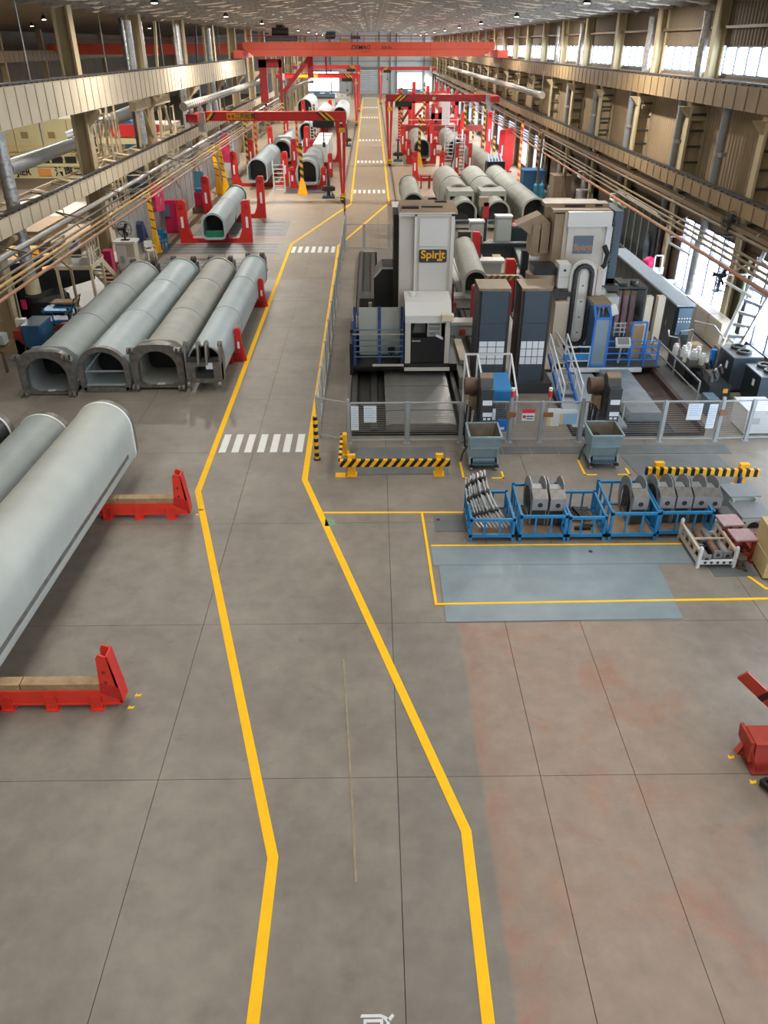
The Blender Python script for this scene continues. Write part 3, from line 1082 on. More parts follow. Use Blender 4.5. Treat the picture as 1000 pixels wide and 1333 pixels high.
# ================================================================== NEXT BAY (seen through the left columns)
struct('wall_left', B().bx(-45.3, -45, -8, 210, 0, 12), 'wall_brown')
struct('wall_front', B().bx(-45.3, 14.75, -8.4, -8, 0, 13.3), 'wall_beige')
tb = beam('runway_beam', 'distant ochre crane beam on the far side of the next bay', -40, 8.3, 9.4, 60, 200, 1, 'beam_tan', 'beam_tan_rib', rail=False, step=1.4)
for k in range(11):
    y = 62 + 12.5 * k
    c = struct('column', B().bx(-41, -40.4, y - .2, y + .2, 0, 11.6), 'column_cream')
tcr = T('bridge_crane', 'red bridge crane in the next bay seen between the left columns', 'crane', (-28, 116, 9.6))
P('girder', B().bx(-39.5, -16, 115.4, 116.6, 8.9, 10.1), 'crane_red', tcr, world=True)
P('end_carriage', B().bx(-40.6, -39.5, 113.6, 118.4, 9.3, 10.0), 'crane_red', tcr, world=True)
P('end_carriage', B().bx(-16, -14.9, 113.6, 118.4, 9.3, 10.0), 'crane_red', tcr, world=True)
P('walk_rail', B().bx(-39.5, -16, 115.3, 115.34, 10.6, 10.66).bx(-39.5, -16, 115.3, 115.34, 10.3, 10.34), 'crane_red', tcr, world=True)

# ================================================================== PENDANT LAMPS
lamp0 = None
n = 0


def pendant(x, y, zt, drop, lab, power):
    global lamp0
    z = zt - drop
    if lamp0 is None:
        t = T('pendant_lamp', lab, 'lamp', (x, y, z), 0, 'high-bay lamps under the roof')
        P('shade', B().cyl((0, 0, 0), (0, 0, .26), .22, .06, 16), 'lamp_black', t)
        P('stem', B().cyl((0, 0, .26), (0, 0, drop), .025, n=6), 'lamp_black', t)
        P('bulb', B().cyl((0, 0, -.03), (0, 0, -.005), .13, n=14), 'bulb', t)
        lamp0 = t
    else:
        t = copy_tree(lamp0, (x, y, z), 0, lab)
    if power:
        l = bpy.data.lights.new('lamp_light', 'AREA')
        l.shape = 'DISK'
        l.size = .5
        l.energy = power
        l.color = (1, .96, .9)
        o = bpy.data.objects.new('lamp_light', l)
        COL.objects.link(o)
        o.parent = t
        o.location = (0, 0, -.06)


for i in range(8):
    y = 42 + 20 * i
    for s, nm in ((-1, 'left'), (1, 'right')):
        pendant(s * 9.8, y, roof_z(9.8), .4, 'black pendant lamp, %s of the %s row under the silver roof' % (ORD[i], nm), 620)
for x, y, lab in ((-21, 50, 'lit pendant lamp in the next bay nearest to the camera'), (-22, 62, 'lit pendant lamp in the next bay beside the top of a left column'), (-31, 84, 'lit pendant lamp in the next bay over the cream lettered machine'),
                  (-23, 95, 'lit pendant lamp in the next bay in front of the red crane')):
    pendant(x, y, 11.95, .5, lab, 700)
# ================================================================== BOOM SECTIONS
NEAR_ = 'boom sections on the red cradles at the left edge'
def boom(lab, x, y, z, W, H, L, m, front='frame', rz=0., back='ring', group=None, seams=(.35, .7), dk=.13):
    """hollow upside-down U boom section lying along +Y from its front end"""
    t = T('boom_section', lab, 'boom', (x, y, z), rz, group)
    N = 48
    o, i = arch(W, H, n=N), arch(W, H, n=N, inset=.05)
    P('shell', B().ring(o, i, 'y', .0, L), m, t)
    P('mouth_shade', B().prism(arch(W, H, n=N, inset=.04), 'y', L * dk, L * dk + .04), 'boom_black', t)  # black panel put inside the tube to imitate the shade of its mouth
    o2 = arch(W, H, n=N, inset=-.015)
    for s in seams:
        P('weld_band', B().ring(o2, i, 'y', L * s, L * s + .05), m, t)
    if z >= .3 and group and group != NEAR_:
        for f in (.2, .78):
            P('support', B().bx(-W * .4, W * .4, L * f - .15, L * f + .15, -z, .02), 'red_deep', t)
    if front == 'frame':
        F = shift(box_outline(W + .2, H + .1, N, .2, cy=H / 2), 0, -.02)
        P('end_frame', B().ring(F, arch(W - .16, H - .1, n=N, inset=.05), 'y', -.14, .1), 'raw_steel', t)
        P('end_frame', B().ring(shift(box_outline(W + .1, H + .02, N, .18, cy=H / 2), 0, 0), arch(W - .1, H, n=N, inset=.02), 'y', .55, .63), m, t)
        for sx in (-1, 1):
            P('side_rib', B().bx(min(sx * (W / 2 - .02), sx * (W / 2 + .06)), max(sx * (W / 2 - .02), sx * (W / 2 + .06)), .1, 2.2, .15, .3), m, t)
            for zz in (.02, H - .1):
                P('lug', B().cyl((sx * (W / 2 + .02), -.26, zz), (sx * (W / 2 + .1), -.26, zz), .1, n=14).cyl((sx * (W / 2 - .12), -.26, zz), (sx * (W / 2 - .05), -.26, zz), .1, n=14)
                  .bx(sx * W / 2 - .12, sx * W / 2 + .1, -.26, -.12, zz - .08, zz + .08), 'raw_steel', t)
        P('paper_tag', B().bx(-.12, .12, -.05, .12, .052, .058), 'paper', t)
    elif front == 'u':
        P('end_frame', B().ring(arch(W, H, n=N, inset=-.07), arch(W, H, n=N, inset=.1), 'y', -.1, .1), 'raw_steel', t)
        P('cross_brace', B().bar((-W / 2 + .1, .1, H * .42), (W / 2 - .1, .1, H * .42), .05), 'boom_grey', t)
        P('cross_brace', B().bar((-W / 2 + .12, .12, H * .44), (-.1, .9, H * .95 - .1), .05), 'boom_grey', t)
        P('bottom_bar', B().bar((-W / 2 + .12, .0, .16), (W / 2 - .12, .0, .16), .07), 'boom_grey', t)
        P('foot', B().bx(W / 2 - .12, W / 2 - .02, -.1, .0, -.08, .1).bx(-W / 2 + .02, -W / 2 + .12, -.1, 0, -.08, .1), 'raw_steel', t)
    elif front == 'fork':
        P('end_frame', B().ring(shift(box_outline(W + .06, H * .62, N, .05, cy=H * .3), 0, 0), shift(box_outline(W * .55, H * .36, N, .04, cy=H * .3 - .14), 0, .14), 'y', -.3, .0), 'raw_steel', t)
        for sx in (-1, 1):
            P('side_plate', B().prism([(-.36, 0), (.2, 0), (.5, H * .5), (.1, H * 1.1), (-.1, H * 1.14), (-.3, H * .8)], 'x', sx * W * .5 - .03, sx * W * .5 + .03), 'raw_steel', t)
            P('pin_boss', B().cyl((sx * W * .5 - .07, -.02, H * 1.04), (sx * W * .5 + .07, -.02, H * 1.04), .1, n=14), 'raw_steel', t)
        P('top_shelf', B().bx(-W * .5, W * .5, -.3, .05, H * .6, H * .66), 'dark_steel', t)
        for sx in (-.12, .12):
            P('lug_plate', B().prism([(-.42, H * .55), (.15, H * .55), (.1, H * 1.0), (-.02, H * 1.16), (-.16, H * 1.16), (-.26, H)], 'x', sx * W - .035, sx * W + .035), 'raw_steel', t)
            P('pin_boss', B().cyl((sx * W - .07, -.1, H * 1.05), (sx * W + .07, -.1, H * 1.05), .09, n=14), 'raw_steel', t)
        for sx in (-1, 1):
            P('roller', B().cyl((sx * W * .46 - .05, -.4, -.02), (sx * W * .46 + .05, -.4, -.02), .11, n=14).bx(sx * W * .46 - .06, sx * W * .46 + .06, -.4, -.1, 0, .2), 'raw_steel', t)
        P('paper_tag', B().bx(.08, .3, -.312, -.302, H * .4, H * .58), 'paper', t)
    elif front == 'ring':
        P('end_frame', B().ring(arch(W, H, n=N, inset=-.05), arch(W, H, n=N, inset=.06), 'y', -.06, .1), m, t)
    elif front == 'collar':
        P('end_frame', B().ring(arch(W, H, n=N, inset=-.09), arch(W, H, n=N, inset=.06), 'y', -.08, .12), 'boom_grey', t)
        P('collar', B().ring(shift(box_outline(W + .3, H + .22, N, .16, cy=H / 2), 0, -.06), arch(W, H, n=N, inset=.0), 'y', 2.2, 3.6), m, t)
    if back == 'ring':
        P('rear_flange', B().ring(arch(W, H, n=N, inset=-.05), arch(W, H, n=N, inset=.06), 'y', L - .12, L), m, t)
    elif back == 'cap':
        P('rear_flange', B().ring(arch(W, H, n=N, inset=-.02), arch(W, H, n=N, inset=.06), 'y', L - .06, L), 'white_paint', t)
        P('rear_cap', B().ring(arch(W * .98, H * .98, n=N), arch(W * .8, H * .8, n=N), 'y', L, L + .25), 'raw_steel', t)
    elif back == 'gear':
        P('rear_flange', B().ring(arch(W, H, n=N, inset=-.05), arch(W, H, n=N, inset=.06), 'y', L - .12, L), m, t)
        g = B()
        for sx in (-1, 1):
            g.bx(sx * W * .35 - .1, sx * W * .35 + .1, L, L + .9, .2, H * .8).cyl((sx * W * .3 - .1, L + .6, H * .85), (sx * W * .3 + .1, L + .6, H * .85), .2, n=14)
        g.bx(-W * .5, W * .5, L + .5, L + .62, .35, .47)
        P('rear_fork', g, 'dark_steel', t)
    return t


ROW = 'four grey boom sections lying in a row on the left'
boom('grey boom section, outer left of the row of four, with a square lugged frame', -10.75, 24.4, .06, 1.6, 1.38, 12.3, 'boom_grey', 'frame', 0, 'gear', ROW)
boom('pale blue-grey boom section, second from left in the row, with rounded open end', -8.95, 24.6, .08, 1.55, 1.42, 12.4, 'boom_blue', 'u', 0, 'gear', ROW)
boom('warm grey boom section, third from left in the row, with a square lugged frame', -7.2, 24.8, .12, 1.55, 1.4, 12.2, 'boom_warm', 'frame', 0, 'gear', ROW)
boom('slender pale boom section nearest the walkway in the row, with forked steel end', -5.62, 24.75, .34, 1.12, 1.2, 12.6, 'boom_blue', 'fork', 0, 'gear', ROW)
NEAR = 'boom sections on the red cradles at the left edge'
boom('big pale grey boom section on the red cradles, dark stripe along its side', -7.42, 4.6, .56, 1.4, 1.62, 13.9, 'boom_near', 'ring', -.03, 'cap', NEAR, ())
boom('second grey boom section on the red cradles, lower, behind the big pale one', -8.95, 7.0, .56, 1.3, 1.3, 11.5, 'boom_grey', 'ring', -.03, 'cap', NEAR, (.3, .55))
boom('black boom section with a white end ring at the left edge of the cradles', -10.45, 6.9, .56, 1.3, 1.4, 11.6, 'boom_black', 'ring', -.03, 'cap', NEAR)
tb = [o for o in COL.objects if o.get('label', '').startswith('big pale grey boom')][0]
P('side_strip', B().bx(.694, .712, .6, 13.3, .34, .44), 'raw_steel', tb)
P('chock', B().bx(.2, .3, 4.0, 4.02, 1.5, 1.6), 'raw_steel', tb)


# ------------------------------------------------------------------ red cradles
def cradle(lab, x1, y, x0, rz=0.):
    t = T('boom_cradle', lab, 'cradle', (x1, y, 0), rz, 'red cradles carrying the near boom sections')
    L = x1 - x0
    P('beam', B().bx(-L, 0, -.14, -.11, .12, .42).bx(-L, 0, .11, .14, .12, .42).bx(-L, 0, -.16, .16, .12, .15).bx(-.03, 0, -.14, .14, .12, .42), 'cradle_red', t)
    f = None
    for k in range(5):
        px = -.45 - k * .78
        if f is None:
            f = P('foot', B().bx(-.12, .12, -.2, .2, 0, .03).bx(-.1, -.07, -.17, .17, .03, .3).bx(.07, .1, -.17, .17, .03, .3).bx(-.1, .1, -.155, -.14, .03, .3), 'cradle_red', t)
            f.location = (px, 0, 0)
        else:
            piece(f, t, (px, 0, 0))
    for a, b in ((-.32, -1.7), (-1.72, -3.2), (-3.22, -L + .02)):
        P('timber', B().bx(b, a, -.11, .1, .4, .55), 'wood', t)
    up = B()
    for s in (-.14, .11):
        up.prism([(-.34, .38), (.0, .2), (.01, .45), (-.1, 1.18), (-.24, 1.24), (-.28, 1.16)], 'y', s, s + .03)
    P('upright', up, 'cradle_red', t)
    P('upright_back', B().prism([(-.02, .15), (.03, .16), (-.08, 1.2), (-.11, 1.2)], 'y', -.14, .14).bx(-.34, -.02, -.14, .14, .38, .42).prism([(-.34, .4), (.0, .2), (.0, .5), (-.3, .62)], 'y', -.145, -.135), 'red_paint', t)
    h = B()
    for z in (.62, .85):
        h.cyl((-.2, -.146, z), (-.2, -.138, z), .035, n=10)
        h.cyl((-.19, .1, z + .1), (-.19, .146, z + .1), .035, n=10)
    P('bolt_hole', h, 'maroon', t)
    return t


cradle('red steel cradle with timber top, nearest the camera at the left edge', -4.44, 10.1, -10.8)
cradle('red steel cradle with timber top under the far end of the near booms', -4.56, 16.5, -11.2)
for y, lab in ((27.5, 'nearer'), (34.4, 'farther')):
    t = T('boom_stop', '%s of the two red steel props holding the slender boom beside the walkway' % lab, 'stand', (-4.95, y, 0))
    P('base', B().bx(-1.25, .12, -.13, .13, .0, .3), 'red_deep', t)
    P('upright', B().prism([(-.12, 0), (.14, 0), (.12, 1.15), (.06, 1.25), (-.06, 1.25), (-.1, 1.15)], 'y', -.1, .1), 'red_paint', t)
    P('gusset', B().prism([(.14, 0), (.26, 0), (.13, .7)], 'y', -.03, .03), 'red_paint', t)
    P('decal', B().bx(-.02, .06, -.106, -.1, .5, .75), 'paper', t)
t = T('boom_stop', 'low red prop glimpsed between the third and slender boom sections', 'stand', (-6.4, 33.4, 0))
P('base', B().bx(-.4, .35, -.2, .2, 0, .75), 'red_deep', t)
P('saddle', B().bx(-.45, .4, -.25, .25, .75, .85), 'red_deep', t)
t = T('boom_stop', 'small red prop with a round head standing left of the outer grey boom', 'stand', (-11.95, 29.5, 0))
P('base', B().bx(-.15, .15, -.12, .12, 0, .5), 'red_deep', t)
P('head', B().cyl((0, -.14, .6), (0, .14, .6), .22, n=14), 'red_deep', t)


# ------------------------------------------------------------------ red welding stands with two uprights
def upright_bm(h, w, side):
    """curved side plate: wide foot sweeping inwards into a straight post"""
    s = side
    pts = [(0, 0), (-s * w * 2.1, 0), (-s * w * 2.05, .12), (-s * w * 1.45, .3), (-s * w * 1.12, .7), (-s * w * 1.0, 1.1), (-s * w, h - .12), (-s * w * .75, h), (-s * w * .1, h), (0, h - .1)]
    return B().prism(pts, 'y', -.17, .17)


def stand(lab, x, y, half, h, w=.5, beam_=True, m='red_paint', group='red boom stands'):
    t = T('boom_stand', lab, 'stand', (x, y, 0), 0, group)
    for s in (-1, 1):
        u = P('upright', upright_bm(h, w, s), m, t)
        u.location = (s * half, 0, 0)
        P('decal', B().bx(-.07 - s * w * .45, .07 - s * w * .45, -.178, -.171, h * .36, h * .62), 'paper', u)
        P('roller', B().cyl((-s * w * .5, -.24, h - .3), (-s * w * .5, .24, h - .3), .13, n=12), 'red_deep', u)
    if beam_:
        P('base_beam', B().bx(-half, half, -.15, .15, 0, .24), 'red_deep', t)
    return t


stand('nearest red stand with tall curved uprights around the grey boom', -9.2, 47.6, 2.1, 2.35)
stand('second red stand, around the green-ringed far end of the first fixture boom', -9.25, 55.2, 2.05, 2.6)
stand('red stand around the black mouth of the second fixture boom in the left row', -9.2, 68.8, 2.3, 2.6)
stand('red stand halfway along the second fixture boom of the left row', -9.1, 77.5, 2.2, 2.7)
stand('red stand behind the second fixture boom of the left row', -8.6, 88, 2.1, 2.9)
stand('red stand around the big open boom mouth behind the yellow mast', -5.2, 67.6, 1.45, 1.6, .4)
stand('red stand along the middle of the boom behind the yellow mast', -5.0, 74, 1.5, 1.9, .4)
stand('red stand behind the white box of the walkway-side boom on the left', -4.6, 84, 1.5, 2.1, .4)
stand('red stand near the second left gantry, on the outer side', -8.4, 104, 2.2, 3.0)
stand('red stand near the far left window, on the outer side', -8.0, 126, 2.2, 3.2)
FX = 'boom sections in the welding fixtures'
t = boom('pale boom with green end rings held in the two nearest red stands', -9.0, 45.9, .55, 1.25, 1.35, 10.2, 'boom_blue', 'ring', .02, 'ring', FX, (.5,))
P('green_ring', B().ring(arch(1.25, 1.35, inset=-.06), arch(1.25, 1.35, inset=-.005), 'y', 9.75, 9.95), 'green_paint', t)
P('green_insert', B().bx(-.5, .5, .05, .3, .06, .4), 'green_paint', t)
P('sling', B().bar((.66, 4.2, .2), (.45, 6.2, 1.1), .05).bar((.45, 6.2, 1.1), (.66, 8.6, .5), .05), 'black_rubber', t)
boom('boom with a round black mouth, second fixture in the left row', -9.15, 66.8, .6, 1.55, 1.7, 10.4, 'boom_blue', 'ring', 0, 'ring', FX)
boom('boom with a dark mouth and square sleeve, third fixture in the left row', -8.5, 80.2, .6, 1.55, 1.7, 12, 'boom_grey', 'collar', 0, 'ring', FX)
boom('boom with a wide black mouth at the back of the left row', -7.4, 97, .7, 1.6, 1.8, 12, 'boom_blue', 'ring', 0, 'ring', FX)
boom('boom with a large open mouth and square sleeve behind the yellow mast', -5.2, 66.6, .5, 1.55, 1.7, 9.5, 'boom_grey', 'collar', 0, 'ring', FX)
t = T('boom_box', 'long white box girder lying beyond the boom behind the yellow mast', 'boom', (-4.75, 79, 0))
P('shell', B().bx(-5.45, -4.1, 78, 89, .7, 2.2), 'boom_white', t, world=True)
P('lid_seam', B().bx(-5.47, -4.08, 82, 82.1, .7, 2.22).bx(-5.47, -4.08, 86, 86.1, .7, 2.22), 'boom_grey', t, world=True)
P('support', B().bx(-5.4, -4.2, 79, 79.4, 0, .7).bx(-5.4, -4.2, 87, 87.4, 0, .7), 'red_deep', t, world=True)
boom('distant white boom with a black mouth, left of the far gantry leg', -6.6, 112, .8, 1.9, 2.0, 14, 'boom_white', 'ring', 0, 'ring', FX)
boom('distant white boom with a black mouth nearest the left window', -10.2, 132, .8, 2.2, 2.2, 14, 'boom_white', 'ring', 0, 'ring', FX)
boom('distant white boom standing closest to the far walkway on the left', -4.4, 118, .8, 1.9, 2.0, 16, 'boom_white', 'ring', 0, 'ring', FX)


# ------------------------------------------------------------------ striped and yellow masts
def mast(lab, x, y, h, m, base_m='yellow', base=True, r=.12, lean=0., bw=.36):
    r = r if base else min(r, .1)
    t = T('striped_mast', lab, 'mast', (x, y, 0), 0, 'striped masts at the welding fixtures')
    P('pole', B().bar((0, 0, .9 if base else 0), (lean, 0, h), r * 2, r * 1.4), m, t)
    P('cap', B().bx(lean - r * 1.1, lean + r * 1.1, -r, r, h, h + .12), 'dark_steel', t)
    if base:
        P('base', B().add([(-bw, -bw * .8, .1), (bw, -bw * .8, .1), (bw, bw * .8, .1), (-bw, bw * .8, .1), (-r, -r * .8, 1.15), (r, -r * .8, 1.15), (r, r * .8, 1.15), (-r, r * .8, 1.15)],
                          [(0, 3, 2, 1), (4, 5, 6, 7), (0, 1, 5, 4), (1, 2, 6, 5), (2, 3, 7, 6), (3, 0, 4, 7)]), base_m, t)
        P('foot_plate', B().bx(-bw - .05, bw + .05, -bw * .9, bw * .9, 0, .1), base_m, t)
    return t


mast('yellow mast with black ticks standing by the grey partition, nearest of all masts', -12.1, 45.0, 3.2, 'tick_yellow', r=.11, lean=-.1, bw=.2)
mast('yellow mast with black ticks left of the pair beyond the pink banner', -12.0, 65.2, 3.5, 'tick_yellow', r=.13, lean=-.2, bw=.3)
mast('yellow mast with black ticks right of the pair beyond the pink banner', -11.35, 64.4, 3.6, 'tick_yellow', r=.14, lean=-.25, bw=.3)
mast('yellow and black mast with cone base in front of the left open boom mouth', -5.45, 64.6, 3.5, 'hazard_mast')
mast('striped mast behind the stand of the second left fixture', -11.2, 76, 4.6, 'hazard_mast', base=False)
mast('red and yellow striped mast beside the second left fixture boom', -10.6, 78, 4.6, 'hazard_mast_red', base=False)
mast('striped mast between the two left fixture rows, nearer one', -6.75, 77, 4.8, 'hazard_mast_red', base=False)
mast('striped mast between the two left fixture rows, farther one', -6.0, 90, 4.6, 'hazard_mast', base=False)
mast('striped mast far back at the left wall side, beside another', -11.6, 96, 5.2, 'hazard_mast', base=False)
mast('striped mast far back at the left wall side, behind another', -10.6, 104, 5.2, 'hazard_mast', base=False)
mast('yellow and black mast with a cone base in front of the right fixture boom', 4.45, 81.0, 4.3, 'hazard_mast')
mast('yellow and black mast with a cone base near the right windows', 11.6, 81.2, 2.6, 'hazard_mast')
mast('striped mast over the walkway side of the right fixtures', 3.3, 98, 5.8, 'hazard_mast', base=False)
mast('striped mast in front of the red frames in the right fixtures', 6.3, 106, 6.0, 'hazard_mast', base=False)
mast('striped mast beside the second right fixture boom', 8.9, 83, 5.2, 'hazard_mast', base=False)
mast('striped mast left of the bright windows on the right', 10.9, 84, 5.0, 'hazard_mast', base=False)
mast('striped mast standing in front of the bright windows, red at its foot', 12.3, 70.5, 4.6, 'hazard_mast_red', base=False, r=.2)
mast('striped mast nearest the camera along the right windows', 13.0, 66.5, 4.4, 'hazard_mast', base=False, r=.15)
mast('striped mast far back among the right fixtures', 12.2, 104, 5.6, 'hazard_mast', base=False)


# ------------------------------------------------------------------ ladders
def ladder(lab, x, y, h, w=.75, m='frame_white', lean=0., z0=0.):
    t = T('ladder', lab, 'ladder', (x, y, z0))
    for s in (-1, 1):
        P('stile', B().bar((s * w / 2, 0, 0), (s * w / 2, lean, h), .07), m, t)
        P('stile', B().bar((s * w / 2, .7, 0), (s * w / 2, lean + .05, h), .06), m, t)
    for k in range(int(h / .3)):
        z = .2 + k * .3
        P('rung', B().bar((-w / 2, lean * z / h, z), (w / 2, lean * z / h, z), .06), m, t)
    return t


ladder('white step ladder beside the second fixture boom of the left row', -7.35, 65.6, 2.3, .85)
ladder('white step ladder by the left partition under the gantry', -12.4, 73.5, 3.8, .8)
ladder('white step ladder in the middle of the right fixtures, left one', 6.9, 76.5, 4.0, .8)
ladder('white step ladder in the middle of the right fixtures, right one', 7.75, 75.3, 3.3, .8)
ladder('pale ladder farther back beside the right gantry leg', 2.9, 98, 3.6, 1.0)
ladder('pale ladder far back between the left fixture rows', -6.4, 95, 4.2, .9)


# ------------------------------------------------------------------ small drilling columns by the gantry feet
def pedestal(lab, x, y):
    t = T('pedestal_column', lab, 'machine', (x, y, 0))
    P('base', B().bx(-.45, .45, -.4, .4, 0, .18), 'teal_paint', t)
    P('body', B().bx(-.35, .35, -.3, .3, .5, .85).cyl((-.5, 0, .65), (.5, 0, .65), .15, n=10), 'dark_steel', t)
    P('column', B().cyl((0, 0, .18), (0, 0, 1.9), .13, .09, 12).cyl((0, 0, 1.9), (0, 0, 2.4), .05, .02, 8), 'conveyor_dark', t)
    P('crank', B().bar((.3, -.3, .3), (.3, .45, .3), .08), 'dark_steel', t)


pedestal('small dark screw column beside the foot of the near left gantry', -3.35, 63.0)
pedestal('small dark screw column beside the foot of the right gantry', 2.55, 84.5)
pedestal('small dark screw column farther back along the left walkway edge', -2.9, 98)

# ================================================================== RED SEMI-GANTRIES
def gantry(lab, y, xl, xe, top, side, leg_x, plate=True):
    """girder from the walkway leg at leg_x to a carriage on the side beam at xe"""
    t = T('gantry_crane', lab, 'crane', (leg_x, y, 0), 0, 'red semi-gantries beside the walkway')
    s = side
    x0, x1 = sorted((leg_x + s * -.35, xe))
    P('girder', B().bx(x0, x1, y - .22, y + .22, top - .5, top).bx(x0, x1, y - .3, y + .3, top, top + .04).bx(x0, x1, y - .3, y + .3, top - .54, top - .5), 'red_deep' if y > 70 and s > 0 else 'red_paint', t, world=True)
    lx = leg_x
    P('leg', B().add([(lx - .42, y - .18, top - .5), (lx - .12, y - .18, top - .5), (lx - .12, y + .18, top - .5), (lx - .42, y + .18, top - .5),
                      (lx - .13, y - .14, .5), (lx + .0, y - .14, .5), (lx + .0, y + .14, .5), (lx - .13, y + .14, .5)], [(0, 1, 2, 3), (7, 6, 5, 4), (0, 4, 5, 1), (1, 5, 6, 2), (2, 6, 7, 3), (3, 7, 4, 0)]), 'red_paint', t, world=True)
    P('leg', B().add([(lx + .08, y - .18, top - .5), (lx + .34, y - .18, top - .5), (lx + .34, y + .18, top - .5), (lx + .08, y + .18, top - .5),
                      (lx + .0, y - .14, .5), (lx + .13, y - .14, .5), (lx + .13, y + .14, .5), (lx + .0, y + .14, .5)], [(0, 1, 2, 3), (7, 6, 5, 4), (0, 4, 5, 1), (1, 5, 6, 2), (2, 6, 7, 3), (3, 7, 4, 0)]), 'red_paint', t, world=True)
    P('foot_carriage', B().bx(lx - .18, lx + .18, y - 1.1, y + 1.1, .18, .55), 'hazard_steep', t, world=True)
    for dy in (-.85, .85):
        P('wheel', B().cyl((lx - .08, y + dy, .17), (lx + .08, y + dy, .17), .17, n=14), 'dark_steel', t, world=True)
    ex = xe
    P('end_carriage', B().bx(min(ex, ex + s * .8), max(ex, ex + s * .8), y - 1.3, y + 1.3, top - .55, top - .05), 'red_deep', t, world=True)
    P('drive_box', B().bx(ex - .35, ex + .35, y - .5, y - .25, top - .75, top + .02), 'machine_grey', t, world=True)
    P('support_post', B().bx(ex - .2, ex + .2, y - .2, y + .2, 4.7, top - .5), 'machine_grey', t, world=True)
    # trolley with hoist
    hx = leg_x + s * 1.25
    P('hoist', B().bx(hx - .5, hx + .5, y - .75, y - .3, top - .95, top - .5).cyl((hx - .75, y - .5, top - .72), (hx + .75, y - .5, top - .72), .22, n=14), 'black_paint', t, world=True)
    P('hook_rope', B().bar((hx, y - .5, top - .95), (hx, y - .5, top - 1.9), .05).bx(hx - .1, hx + .1, y - .58, y - .42, top - 2.2, top - 1.9), 'dark_steel', t, world=True)
    for dx in (1.0, 1.4):
        P('warning_stripe', B().prism([(leg_x + s * dx, top), (leg_x + s * (dx + .2), top), (leg_x + s * (dx - .4), top - .5), (leg_x + s * (dx - .6), top - .5)], 'y', y - .235, y - .22), 'yellow', t, world=True)
        P('warning_stripe', B().prism([(leg_x + s * (dx + .2), top), (leg_x + s * (dx + .4), top), (leg_x + s * (dx - .2), top - .5), (leg_x + s * (dx - .4), top - .5)], 'y', y - .234, y - .22), 'ink_dark', t, world=True)
    P('number_plate', B().bx(lx - .2, lx + .25, y - .2, y - .185, top - 1.3, top - 1.0), 'gold', t, world=True)
    return t


g1 = gantry('near left red semi-gantry with a yellow name plate on its girder', 61.5, 0, -12.1, 5.92, -1, -2.2)
P('name_plate', B().bx(-10.25, -8.35, 61.27, 61.28, 5.47, 5.88), 'gold', g1, world=True)
P('plate_square', B().bx(-10.17, -9.98, 61.262, 61.27, 5.56, 5.78).bx(-9.9, -9.71, 61.262, 61.27, 5.56, 5.78), 'red_paint', g1, world=True)
text('lettering', '江阴起重', .36, (-8.95, 61.262, 5.66), 'ink_dark', g1, bold=.006)
P('end_stripe', B().prism([(-11.55, 5.42), (-11.35, 5.42), (-10.95, 5.92), (-11.15, 5.92)], 'y', 61.262, 61.275), 'ink_dark', g1, world=True)
P('end_stripe', B().prism([(-11.75, 5.42), (-11.55, 5.42), (-11.15, 5.92), (-11.35, 5.92)], 'y', 61.262, 61.275), 'yellow', g1, world=True)
g2 = gantry('second left red semi-gantry, halfway down the hall', 125, 0, -12.6, 6.5, -1, -2.25)
P('name_plate', B().bx(-10.6, -7.6, 124.76, 124.77, 6.03, 6.45), 'gold', g2, world=True)
g3 = gantry('third left red semi-gantry, closest to the far window', 152, 0, -12.6, 7.0, -1, -2.3)
g4 = gantry('right red semi-gantry spanning the right fixtures', 81.6, 0, 10.9, 6.0, 1, 1.62)
P('number_plate', B().bx(5.6, 5.9, 81.36, 81.38, 5.6, 5.85), 'beige_block', g4, world=True)
g5 = gantry('far right red semi-gantry in front of the far window', 172, 0, 11.5, 6.3, 1, 1.7)

# ================================================================== BIG OVERHEAD CRANE
t = T('bridge_crane', 'big orange-red bridge crane spanning the hall, lettered on its girder', 'crane', (0, 93, 9))
Yc = 93
gb = B().prism([(-12.1, 8.95), (11.3, 8.95), (12.6, 9.6), (12.6, 10.22), (-13.2, 10.22), (-13.2, 9.7)], 'y', Yc - .5, Yc + .5)
P('girder', gb, 'crane_red', t, world=True)
P('girder', B().prism([(-12.1, 8.95), (11.3, 8.95), (12.6, 9.6), (12.6, 10.15), (-13.2, 10.15), (-13.2, 9.7)], 'y', Yc + 2.6, Yc + 3.5), 'crane_red', t, world=True)
P('girder_seam', B().bx(-12.6, 12.0, Yc - .52, Yc - .5, 9.58, 9.61).bx(-6.0, -5.97, Yc - .515, Yc - .5, 9.0, 10.2).bx(-.9, -.87, Yc - .515, Yc - .5, 9.6, 10.2).bx(6.0, 6.03, Yc - .515, Yc - .5, 9.0, 10.2), 'red_deep', t, world=True)
P('end_carriage', B().bx(-13.9, -13.1, Yc - 2.2, Yc + 5.2, 8.82, 9.5), 'crane_red', t, world=True)
P('end_carriage', B().bx(12.7, 13.8, Yc - 2.2, Yc + 5.2, 8.85, 9.5), 'crane_red', t, world=True)
rb = B().bx(-12.8, 12.4, Yc - .5, Yc - .46, 10.72, 10.78).bx(-12.8, 12.4, Yc - .5, Yc - .46, 10.46, 10.5)
for k in range(22):
    rb.bx(-12.8 + k * 1.2, -12.75 + k * 1.2, Yc - .5, Yc - .46, 10.2, 10.75)
P('hand_rail', rb, 'red_deep', t, world=True)
text('lettering', 'DEMAG', .52, (-1.15, Yc - .507, 9.73), 'ink_dark', t, sx=1.1, shear=.25, bold=.012)
text('lettering', '20t/5t', .46, (1.45, Yc - .507, 9.72), 'ink_dark', t, sx=1.0, shear=.25)
P('underline', B().bx(-1.1, -.1, Yc - .507, Yc - .5, 9.36, 9.4), 'maroon', t, world=True)
